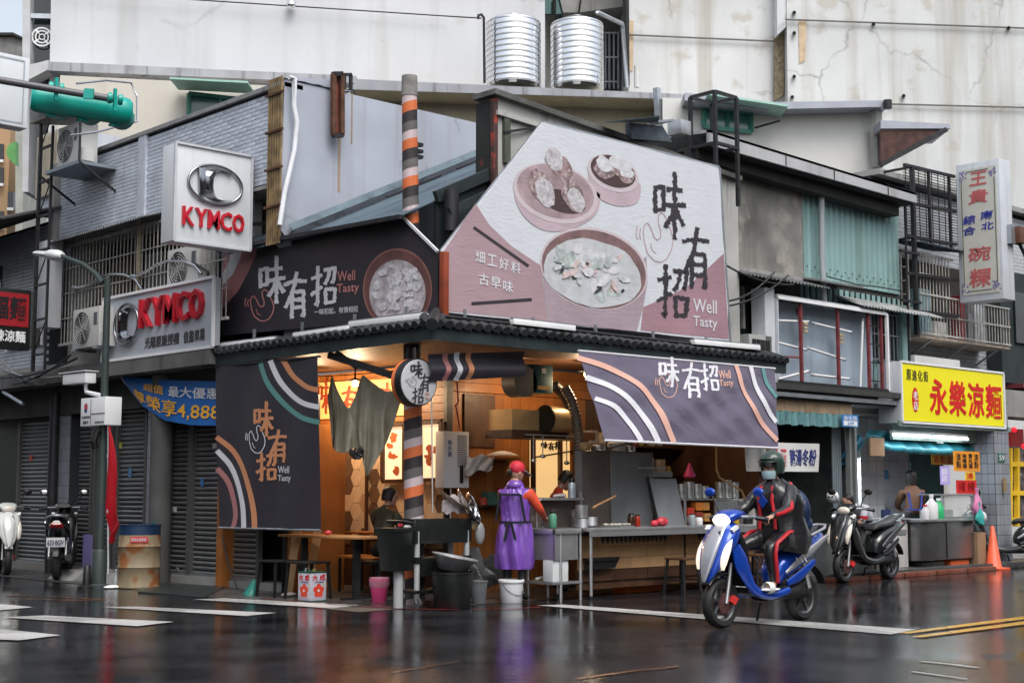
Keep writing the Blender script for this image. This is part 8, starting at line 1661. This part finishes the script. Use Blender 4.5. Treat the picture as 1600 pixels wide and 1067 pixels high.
# ================================================================ people
def skin_mesh(pts, rad, edges, root):
    me = bpy.data.meshes.new('b'); me.from_pydata(pts, edges, []); o = bpy.data.objects.new('b', me); COL.objects.link(o)
    md = o.modifiers.new('s', 'SKIN'); md.use_smooth_shade = True; md.branch_smoothing = .6
    for i, v in enumerate(me.skin_vertices[0].data): v.radius = rad[i] if hasattr(rad[i], '__len__') else (rad[i], rad[i]); v.use_root = i == root
    su = o.modifiers.new('u', 'SUBSURF'); su.levels = 2; su.render_levels = 2
    dg = bpy.context.evaluated_depsgraph_get(); m2 = bpy.data.meshes.new_from_object(o.evaluated_get(dg))
    vs = [v.co.copy() for v in m2.vertices]; fs = [tuple(p.vertices) for p in m2.polygons]
    bpy.data.objects.remove(o); bpy.data.meshes.remove(me); bpy.data.meshes.remove(m2); return vs, fs
def person(label, loc, rz, J, mats, zones, headdir=(1, 0, 0), hs=1.0, hands=True, curl=.5, fat=1.0):
    """J: joint positions in the person's own frame (x forward, y left). mats: list of materials; zones: bone -> material index"""
    t = thing('person', label, 'person', loc, rz)
    names = ['pelvis', 'waist', 'chest', 'upper', 'neck', 'skull', 'shL', 'elL', 'wrL', 'shR', 'elR', 'wrR', 'hiL', 'knL', 'anL', 'toL', 'hiR', 'knR', 'anR', 'toR']
    R = dict(pelvis=(.155, .12), waist=(.14, .11), chest=(.16, .115), upper=(.125, .10), neck=.055, skull=.06, sh=.075, el=.048, wr=.032, hi=.10, kn=.065, an=.04, to=.036)
    idx = {n: i for i, n in enumerate(names)}; pts = [J[n] for n in names]; rad = []
    for n in names:
        r_ = R.get(n) or R[n[:2]]; k = fat if n in ('pelvis', 'waist', 'chest', 'upper') or n[:2] in ('sh', 'hi', 'el') else 1
        rad.append(tuple(q * k for q in r_) if hasattr(r_, '__len__') else r_ * k)
    E_ = [('pelvis', 'waist'), ('waist', 'chest'), ('chest', 'upper'), ('upper', 'neck'), ('neck', 'skull'), ('upper', 'shL'), ('shL', 'elL'), ('elL', 'wrL'), ('upper', 'shR'), ('shR', 'elR'), ('elR', 'wrR'), ('pelvis', 'hiL'), ('hiL', 'knL'), ('knL', 'anL'), ('anL', 'toL'), ('pelvis', 'hiR'), ('hiR', 'knR'), ('knR', 'anR'), ('anR', 'toR')]
    vs, fs = skin_mesh(pts, rad, [(idx[a], idx[b]) for a, b in E_], 0)
    def segd(p, a, b):
        a, b = V(a), V(b); d = b - a; k = max(0, min(1, (p - a).dot(d) / max(d.length_squared, 1e-9))); return (p - a - d * k).length
    bn = [(a, b) for a, b in E_]
    mi = []
    for f in fs:
        c = sum((vs[i] for i in f), V((0, 0, 0))) / len(f); best = min(bn, key=lambda e: segd(c, J[e[0]], J[e[1]])); mi.append(zones.get(best[1], 0))
    mb = MB(); mb.add(vs, fs); mb.m = mi
    sk = zones['skin']; N_ = V(J['skull']); hd = V(headdir).normalized(); upv = (V((0, 0, 1)) - hd * hd.z).normalized(); lf = upv.cross(hd); M = Matrix((hd, lf, upv)).transposed()
    hc = N_ + upv * .075 * hs + hd * .015
    rings = []
    for z, rx, ry, ox in ((-.115, .03, .028, .035), (-.105, .055, .045, .02), (-.07, .075, .06, .008), (-.03, .088, .070, 0), (.01, .095, .075, -.003), (.05, .095, .076, -.006), (.085, .08, .066, -.01), (.108, .05, .04, -.012), (.118, .015, .012, -.012)):
        rings.append([hc + M @ V((ox + rx * cos(2 * pi * i / 18), ry * sin(2 * pi * i / 18), z)) * hs for i in range(18)])
    mb.loft(rings, m=sk)
    mb.add([hc + M @ V(p) * hs for p in ((.088, -.012, -.035), (.088, .012, -.035), (.118, 0, -.032), (.09, 0, .012), (.08, -.012, .012), (.08, .012, .012))], [(0, 2, 4), (2, 3, 4), (1, 5, 2), (2, 5, 3), (0, 1, 2)], sk)
    for s in (-1, 1): mb.ell(hc + M @ V((-.005, s * .076, -.02)) * hs, (.018 * hs, .008, .03 * hs), 8, 6, M, m=sk)
    ey = len(mats)
    for s in (-1, 1): mb.ell(hc + M @ V((.086, s * .03, -.003)) * hs, (.008, .013, .007), 8, 5, M, m=ey)
    mb.ell(hc + M @ V((.088, 0, -.067)) * hs, (.008, .024, .006), 8, 5, M, m=ey + 1)
    if hands:
        for s, q in ((1, 'L'), (-1, 'R')):
            w_, e_ = V(J['wr' + q]), V(J['el' + q]); d = (w_ - e_).normalized(); side = d.cross(V((0, 0, 1)))
            side = side.normalized() if side.length > .1 else V((1, 0, 0)); nn = side.cross(d).normalized()
            pl = w_ + d * .045; mb.loft([[w_ + d * k + side * (a * cos(2 * pi * i / 10)) + nn * (b * sin(2 * pi * i / 10)) for i in range(10)] for k, a, b in ((-.02, .024, .02), (.02, .036, .018), (.06, .042, .017), (.085, .04, .014))], m=sk)
            for k in range(4):
                b0 = w_ + d * .078 + side * (-.03 + .02 * k); L = (.062, .075, .07, .055)[k]
                p1 = b0 + d * L * .45 - nn * L * .2 * curl; p2 = p1 + d * L * .25 * (1 - curl) - nn * L * .4 * curl; p3 = p2 - d * L * .25 * curl * .5 - nn * L * .2 * curl + d * L * .2 * (1 - curl)
                mb.tube([b0, p1, p2, p3], .009, 6, sk, rr=[.0095, .009, .0085, .006])
            b0 = w_ + d * .025 + side * (.03 * s); mb.tube([b0, b0 + side * (.025 * s) + d * .025 - nn * .01, b0 + side * (.03 * s) + d * .05 - nn * .025 * curl], .010, 6, sk, rr=[.012, .011, .008])
    mb.build('body', list(mats) + [pm('eye_dark', (.02, .015, .012), .2), pm('lips', (.3, .1, .08), .5)], t, w=False, smooth=70)
    return t, hc, M
def stand(h=1.0, **o):
    J = dict(pelvis=(0, 0, .93), waist=(.0, 0, 1.06), chest=(.01, 0, 1.24), upper=(0, 0, 1.37), neck=(.01, 0, 1.47), skull=(.02, 0, 1.53), shL=(0, .17, 1.37), elL=(.03, .22, 1.10), wrL=(.15, .2, .88), shR=(0, -.17, 1.37), elR=(.03, -.22, 1.10), wrR=(.15, -.2, .88),
             hiL=(0, .09, .88), knL=(.02, .10, .49), anL=(-.02, .1, .085), toL=(.13, .12, .04), hiR=(0, -.09, .88), knR=(.02, -.10, .49), anR=(-.02, -.1, .085), toR=(.13, -.12, .04)); J.update(o)
    return {k: tuple(q * h for q in v) for k, v in J.items()}
def hair(t, hc, M, mt, hs=1., low=-.06, back=0.):
    mb = MB(); rings = []
    for z, k in ((low, 1.0), (-.02, 1.08), (.03, 1.12), (.07, 1.1), (.1, .9), (.125, .45), (.13, .1)):
        rings.append([hc + M @ V((-.028 + .085 * k * cos(a) * (1 if cos(a) < .2 or z > .05 else .55), .080 * k * sin(a), z)) * hs for a in [2 * pi * i / 18 for i in range(18)]])
    return mb.loft(rings).build('hair', mt, t, w=False, smooth=60)
HAIR = pm('black_hair', (.012, .010, .009), .4, var=.3, vs=30, bump=.4, bs=90)
CARMINE = pm('orange_red_sleeve', (.62, .07, .03), .45, var=.15, vs=8, bump=.3, bs=12); TROU = pm('black_trousers', (.012, .013, .015), .6, var=.2)
# woman in purple apron, back to the street
J = stand(.965, elL=(.20, .19, 1.12), wrL=(.40, .08, 1.03), elR=(.10, -.30, 1.13), wrR=(.36, -.26, 1.02))
PU = pm('purple_pvc', (.17, .07, .38), .25, var=.15, vs=5, coat=.4, wavy=(9, .55, (1, 1, .35)))
p1, hc, M = person('woman in long purple plastic apron and red cap washing at the sink', (1.55, .30, 0), radians(24), J, [PU, CARMINE, TROU, SKIN, BLACK], dict(skin=3, waist=0, chest=0, upper=0, neck=0, skull=3, shL=0, elL=1, wrL=1, shR=0, elR=1, wrR=1, hiL=2, knL=2, anL=2, toL=4, hiR=2, knR=2, anR=2, toR=4), headdir=(.8, -.55, -.2), fat=1.12)
def smock(z): return z
rings = []
for z, rx, ry, cx__ in ((.40, .155, .215, .0), (.50, .17, .235, .0), (.62, .165, .235, .0), (.78, .15, .215, .0), (.92, .135, .195, .0), (1.0, .125, .175, .01), (1.1, .125, .18, .01), (1.22, .13, .195, .01), (1.32, .12, .185, .0), (1.385, .085, .12, .0), (1.42, .06, .07, .01)):
    rings.append([(cx__ + (rx + (.022 if z < .95 else .006) * sin(7 * a + z * 4) + .009 * sin(16 * a + z * 13)) * cos(a), (ry + (.022 if z < .95 else .006) * sin(7 * a + z * 4) + .008 * sin(13 * a - z * 9)) * sin(a), z * .965 + .0) for a in [2 * pi * i / 56 for i in range(56)]])
MB().loft(rings, cap=False).build('apron', PU, p1, w=False, smooth=70)
MB().lathe([(.075, 1.335), (.105, 1.35), (.11, 1.385), (.09, 1.42), (.068, 1.44)], (.015, 0, 0), 24, cap=False).build('hood_collar', PU, p1, w=False, smooth=60)
MB().loft([[(.19 * 1.0 * cos(a) * .72, .205 * sin(a), z) for a in [2 * pi * i / 40 for i in range(40)]] for z in (.93, .955)], cap=False).build('waist_tie', pm('dark_blue_strap', (.01, .012, .02), .6), p1, w=False)
for a, b in (((-.135, .13, 1.27), (-.13, .19, .95)), ((-.135, -.13, 1.27), (-.13, -.19, .95)), ((-.15, .13, 1.27), (-.15, -.13, 1.27)), ((-.155, .02, .94), (-.17, .06, .72)), ((-.155, -.02, .94), (-.17, -.08, .74))): MB().bar(a, b, .02, .025).build('strap', MATS['dark_blue_strap'], p1, w=False)
CAP = pm('crimson_cap', (.55, .025, .05), .6, var=.1)
MB().ell(hc + M @ V((-.01, 0, .035)), (.105, .09, .095), 18, 8, M).build('cap', CAP, p1, w=False, smooth=60); MB().loft([[hc + M @ V((x, y * .075, z)) for x, y, z in ((.05, -1, .02), (.05, 1, .02), (.05, 1, .03), (.05, -1, .03))], [hc + M @ V((x, y * .07, z)) for x, y, z in ((.13, -1, .0), (.13, 1, .0), (.13, 1, .01), (.13, -1, .01))], [hc + M @ V((x, y * .045, z)) for x, y, z in ((.185, -1, -.02), (.185, 1, -.02), (.185, 1, -.01), (.185, -1, -.01))]]).build('cap_brim', pm('grey_brim', (.25, .2, .2), .6), p1, w=False, smooth=60)
MB().ell(hc + M @ V((-.105, 0, -.03)), (.03, .03, .05), 10, 6).build('ponytail', HAIR, p1, w=False, smooth=60)
# cook behind the sink
J = stand(.93, skull=(.09, 0, 1.50), neck=(.05, 0, 1.45), elL=(.2, .19, 1.12), wrL=(.38, .06, 1.05), elR=(.2, -.19, 1.12), wrR=(.38, -.06, 1.05))
p2, hc, M = person('cook with short black hair in an orange shirt bending over the griddle inside the stall', (3.02, 1.05, 0), radians(-30), J, [CARMINE, TROU, SKIN, BLACK], dict(skin=2, waist=0, chest=0, upper=0, neck=0, skull=2, shL=0, elL=0, wrL=2, shR=0, elR=0, wrR=2, hiL=1, knL=1, anL=1, toL=3, hiR=1, knR=1, anR=1, toR=3), headdir=(.8, -.1, -.55)); hair(p2, hc, M, HAIR)
o = MB().ell((3.5, .8, .9), (.1, .08, .05), 10, 6).build('white_cloth', WHITE, smooth=60); tag(o, 'small white cloth on the worktop in front of the cook', 'cloth')
# seated diner
J = dict(pelvis=(0, 0, .53), waist=(.03, 0, .66), chest=(.08, 0, .84), upper=(.10, 0, .97), neck=(.14, 0, 1.06), skull=(.17, 0, 1.11), shL=(.1, .17, .96), elL=(.24, .22, .76), wrL=(.42, .1, .80), shR=(.1, -.17, .96), elR=(.24, -.22, .76), wrR=(.42, -.1, .80), hiL=(.02, .09, .52), knL=(.42, .12, .50), anL=(.40, .12, .09), toL=(.54, .13, .04), hiR=(.02, -.09, .52), knR=(.42, -.12, .50), anR=(.40, -.12, .09), toR=(.54, -.13, .04))
OLV = pm('dark_olive_jacket', (.035, .032, .018), .7, var=.25, vs=8)
p3, hc, M = person('diner in a dark olive jacket sitting with back turned in front of the hexagon tiles', (.74, 1.9, .06), radians(10), J, [OLV, TROU, SKIN, BLACK], dict(skin=2, waist=0, chest=0, upper=0, neck=0, skull=2, shL=0, elL=0, wrL=0, shR=0, elR=0, wrR=0, hiL=1, knL=1, anL=1, toL=3, hiR=1, knR=1, anR=1, toR=3), headdir=(1, -.3, -.25), fat=1.15); hair(p3, hc, M, HAIR)
t = thing('stool', 'dark stool under the seated diner', 'stool', (.74, 1.9, 0.02), radians(10), 'stools at the left opening'); MB().box((-.18, -.18, .40), (.18, .18, .43)).build('seat', BLACK, t, w=False)
for a in (-1, 1):
    for b in (-1, 1): MB().bar((a * .15, b * .15, .40), (a * .17, b * .17, 0), .028).build('leg', BLACK, t, w=False)
# scooter rider
BJ = pm('black_raincoat', (.014, .014, .016), .3, var=.2, vs=8, coat=.3, wavy=(9, .6, (1, 1, .6))); REDS = pm('red_stripe_cloth', (.5, .02, .03), .4, var=.15, wavy=(9, .5, (1, 1, .6)))
J = dict(pelvis=(-.36, 0, .90), waist=(-.34, 0, 1.02), chest=(-.27, 0, 1.2), upper=(-.24, 0, 1.33), neck=(-.21, 0, 1.42), skull=(-.19, 0, 1.47), shL=(-.24, .18, 1.32), elL=(-.05, .27, 1.12), wrL=(.24, .30, 1.06), shR=(-.24, -.18, 1.32), elR=(-.05, -.27, 1.12), wrR=(.24, -.30, 1.06),
         hiL=(-.30, .10, .86), knL=(.12, .17, .76), anL=(.04, .17, .40), toL=(.17, .18, .365), hiR=(-.30, -.10, .86), knR=(.12, -.17, .76), anR=(.04, -.17, .40), toR=(.17, -.18, .365))
p4, hc, M = person('scooter rider in black raincoat with red stripes, dark green helmet and pale blue mask', SCP, SRZ, J, [BJ, REDS, SKIN, WHITE], dict(skin=2, waist=0, chest=0, upper=0, neck=0, skull=2, shL=0, elL=0, wrL=0, shR=0, elR=0, wrR=0, hiL=0, knL=0, anL=0, toL=2, hiR=0, knR=0, anR=0, toR=2), headdir=(1, -.05, -.05), curl=.9, fat=1.32)
HG = pm('dark_green_helmet', (.022, .045, .036), .3, coat=.5)
rings = []
for z, k in ((-.07, .92), (-.03, 1.0), (.03, 1.05), (.08, 1.0), (.12, .8), (.15, .45), (.158, .05)):
    rings.append([hc + M @ V((-.015 + .132 * k * (cos(a) if (cos(a) < .35 or z > .05) else .35), .122 * k * sin(a), z + .012)) for a in [2 * pi * i / 28 for i in range(28)]])
MB().loft(rings).build('helmet', HG, p4, w=False, smooth=60)
MB().loft([[hc + M @ V((.035 + .09 * cos(a) * k, .112 * sin(a) * k, z)) for a in [pi * (i / 12 - .5) for i in range(13)]] + [hc + M @ V((.03, 0, z))] for z, k in ((.055, 1.05), (.075, 1.03))]).build('helmet_brim', HG, p4, w=False, smooth=60)
MB().loft([[hc + M @ V((.03 + .1 * cos(a), .1 * sin(a), z)) for a in [pi * (i / 12 - .5) for i in range(13)]] + [hc + M @ V((.02, 0, z))] for z in (.015, .06)]).build('visor', pm('smoke_visor', (.01, .012, .014), .08, coat=.5), p4, w=False, smooth=50)
MB().loft([[hc + M @ V((.025 + .085 * k * cos(a), .075 * k * sin(a), z)) for a in [pi * (i / 12 - .5) for i in range(13)]] + [hc + M @ V((.02, 0, z))] for z, k in ((-.11, .85), (-.06, 1.06), (-.028, 1.0))]).build('face_mask', pm('surgical_mask_blue', (.35, .5, .55), .7), p4, w=False, smooth=50)
for s in (-1, 1):
    MB().tube([(-.25, s * .175, 1.385), (-.16, s * .235, 1.27), (-.06, s * .325, 1.14), (.08, s * .335, 1.10), (.2, s * .335, 1.08)], .022, 6, rr=[.022, .026, .024, .022, .018]).build('sleeve_stripe', REDS, p4, w=False, smooth=60)
    MB().tube([(-.3, s * .19, .92), (-.12, s * .235, .90), (.08, s * .245, .80), (.10, s * .24, .70), (.06, s * .225, .5), (.04, s * .215, .42)], .022, 6).build('leg_stripe', REDS, p4, w=False, smooth=60)
    MB().tube([(-.10, s * .07, 1.36), (-.065, s * .08, 1.22), (-.095, s * .09, 1.05), (-.09, s * .10, .93)], .020, 6).build('front_stripe', REDS, p4, w=False, smooth=60)
    MB().ell((.11, s * .178, .352), (.14, .055, .02), 14, 6).build('slipper', WHITE, p4, w=False, smooth=60); MB().lathe([(.055, -.04), (.06, 0), (.052, .04)], (.14, s * .178, .37), 16, ax=(1, 0, 0), cap=False).build('slipper_strap', WHITE, p4, w=False, smooth=50)
rings = []
for z, rx, ry, cx__ in ((.70, .21, .29, -.31), (.80, .25, .31, -.32), (.92, .235, .275, -.33), (1.05, .215, .25, -.31), (1.18, .215, .265, -.275), (1.29, .19, .255, -.24), (1.37, .12, .17, -.22), (1.43, .07, .075, -.205)):
    rings.append([(cx__ + (rx + .014 * sin(6 * a + z * 17) + .007 * sin(13 * a - z * 31)) * cos(a), (ry + .014 * sin(5 * a + z * 19) + .007 * sin(11 * a + z * 37)) * sin(a), z + .015 * sin(3 * a)) for a in [2 * pi * i / 40 for i in range(40)]])
MB().loft(rings, cap=False).build('raincoat', BJ, p4, w=False, smooth=70)
MB().bar((-.035, .02, 1.17), (-.045, -.05, 1.24), .01, .09).build('blue_badge', BLUE, p4, w=False)
bg_ = thing('backpack', 'dark blue rain covered backpack on the back of the scooter rider', 'backpack', SCP, SRZ); MB().ell((-.52, 0, 1.10), (.12, .20, .24), 20, 14).ell((-.56, 0, .98), (.13, .19, .13), 18, 10).build('bag', pm('dark_blue_nylon', (.008, .022, .07), .45, var=.35, vs=6, wavy=(9, 1., (1, 1, .5))), bg_, w=False, smooth=60)
for s in (-1, 1): MB().tube([(-.46, s * .12, 1.30), (-.3, s * .12, 1.40), (-.12, s * .11, 1.33), (-.10, s * .13, 1.15)], .012, 6).build('strap', BLACK, bg_, w=False)
# shop worker with back turned
J = stand(.965, elL=(.18, .22, 1.10), wrL=(.36, .12, 1.05), elR=(.18, -.22, 1.10), wrR=(.36, -.12, 1.05), skull=(.06, 0, 1.52))
BR = pm('brown_sweater', (.12, .06, .035), .8, var=.15, vs=10)
p5, hc, M = person('noodle shop worker in a brown sweater with blue apron straps, back turned behind the cart', (11.75, 1.05, 0), radians(50), J, [BR, TROU, SKIN, BLACK], dict(skin=2, waist=0, chest=0, upper=0, neck=0, skull=2, shL=0, elL=0, wrL=0, shR=0, elR=0, wrR=0, hiL=1, knL=1, anL=1, toL=3, hiR=1, knR=1, anR=1, toR=3), fat=1.25); hair(p5, hc, M, HAIR, 1.1, -.09)
SB = pm('apron_blue', (.03, .05, .25), .6)
for a, b in (((-.15, .12, 1.3), (-.17, .08, 1.0)), ((-.15, -.12, 1.3), (-.17, -.08, 1.0)), ((-.17, .17, 1.0), (-.17, -.17, 1.0))): MB().bar(a, b, .03, .03).build('apron_strap', SB, p5, w=False)
# bent figure in pale shirt behind the black scooter
J = dict(pelvis=(0, 0, .60), waist=(.04, 0, .73), chest=(.16, 0, .88), upper=(.27, 0, .97), neck=(.37, 0, .99), skull=(.42, 0, .98), shL=(.27, .17, .95), elL=(.36, .2, .74), wrL=(.5, .1, .66), shR=(.27, -.17, .95), elR=(.36, -.2, .74), wrR=(.5, -.1, .66), hiL=(.02, .09, .58), knL=(.4, .12, .5), anL=(.36, .12, .09), toL=(.5, .13, .04), hiR=(.02, -.09, .58), knR=(.4, -.12, .5), anR=(.36, -.12, .09), toR=(.5, -.13, .04))
p6, hc, M = person('person in a pale grey shirt with red trim bent forward behind the parked black scooter', (9.35, .35, .1), radians(165), J, [pm('pale_grey_shirt', (.42, .42, .48), .7, var=.08), TROU, SKIN, BLACK], dict(skin=2, waist=0, chest=0, upper=0, neck=0, skull=2, shL=0, elL=0, wrL=2, shR=0, elR=0, wrR=2, hiL=1, knL=1, anL=1, toL=3, hiR=1, knR=1, anR=1, toR=3), headdir=(.9, 0, -.5), fat=1.2); hair(p6, hc, M, HAIR)
MB().loft([[V(J['shL']).lerp(V(J['elL']), .7) + V((.07 * cos(a), .07 * sin(a), z)) for a in [2 * pi * i / 14 for i in range(14)]] for z in (-.02, .03)], cap=False).build('sleeve_trim', REDS, p6, w=False)
t = thing('stool', 'stool under the bent person in the pale shirt', 'stool', (9.35, .35, .02), 0); MB().box((-.17, -.17, .46), (.17, .17, .5)).build('seat', BLACK, t, w=False)
for a in (-1, 1):
    for b in (-1, 1): MB().bar((a * .14, b * .14, .46), (a * .16, b * .16, 0), .028).build('leg', BLACK, t, w=False)
o = MB().ell(AY(1301, 776, .3), .1, 16, 10).build('helmet', pm('white_helmet', (.6, .62, .63), .25, coat=.5), smooth=60); tag(o, 'white helmet hanging behind the blue backpack near the bent person', 'helmet')
for s in (-1, 1): MB().ell(AY(1298 + s * 2.5, 776, .2), .018, 8, 5).build('eye_sticker', BLACK, o)
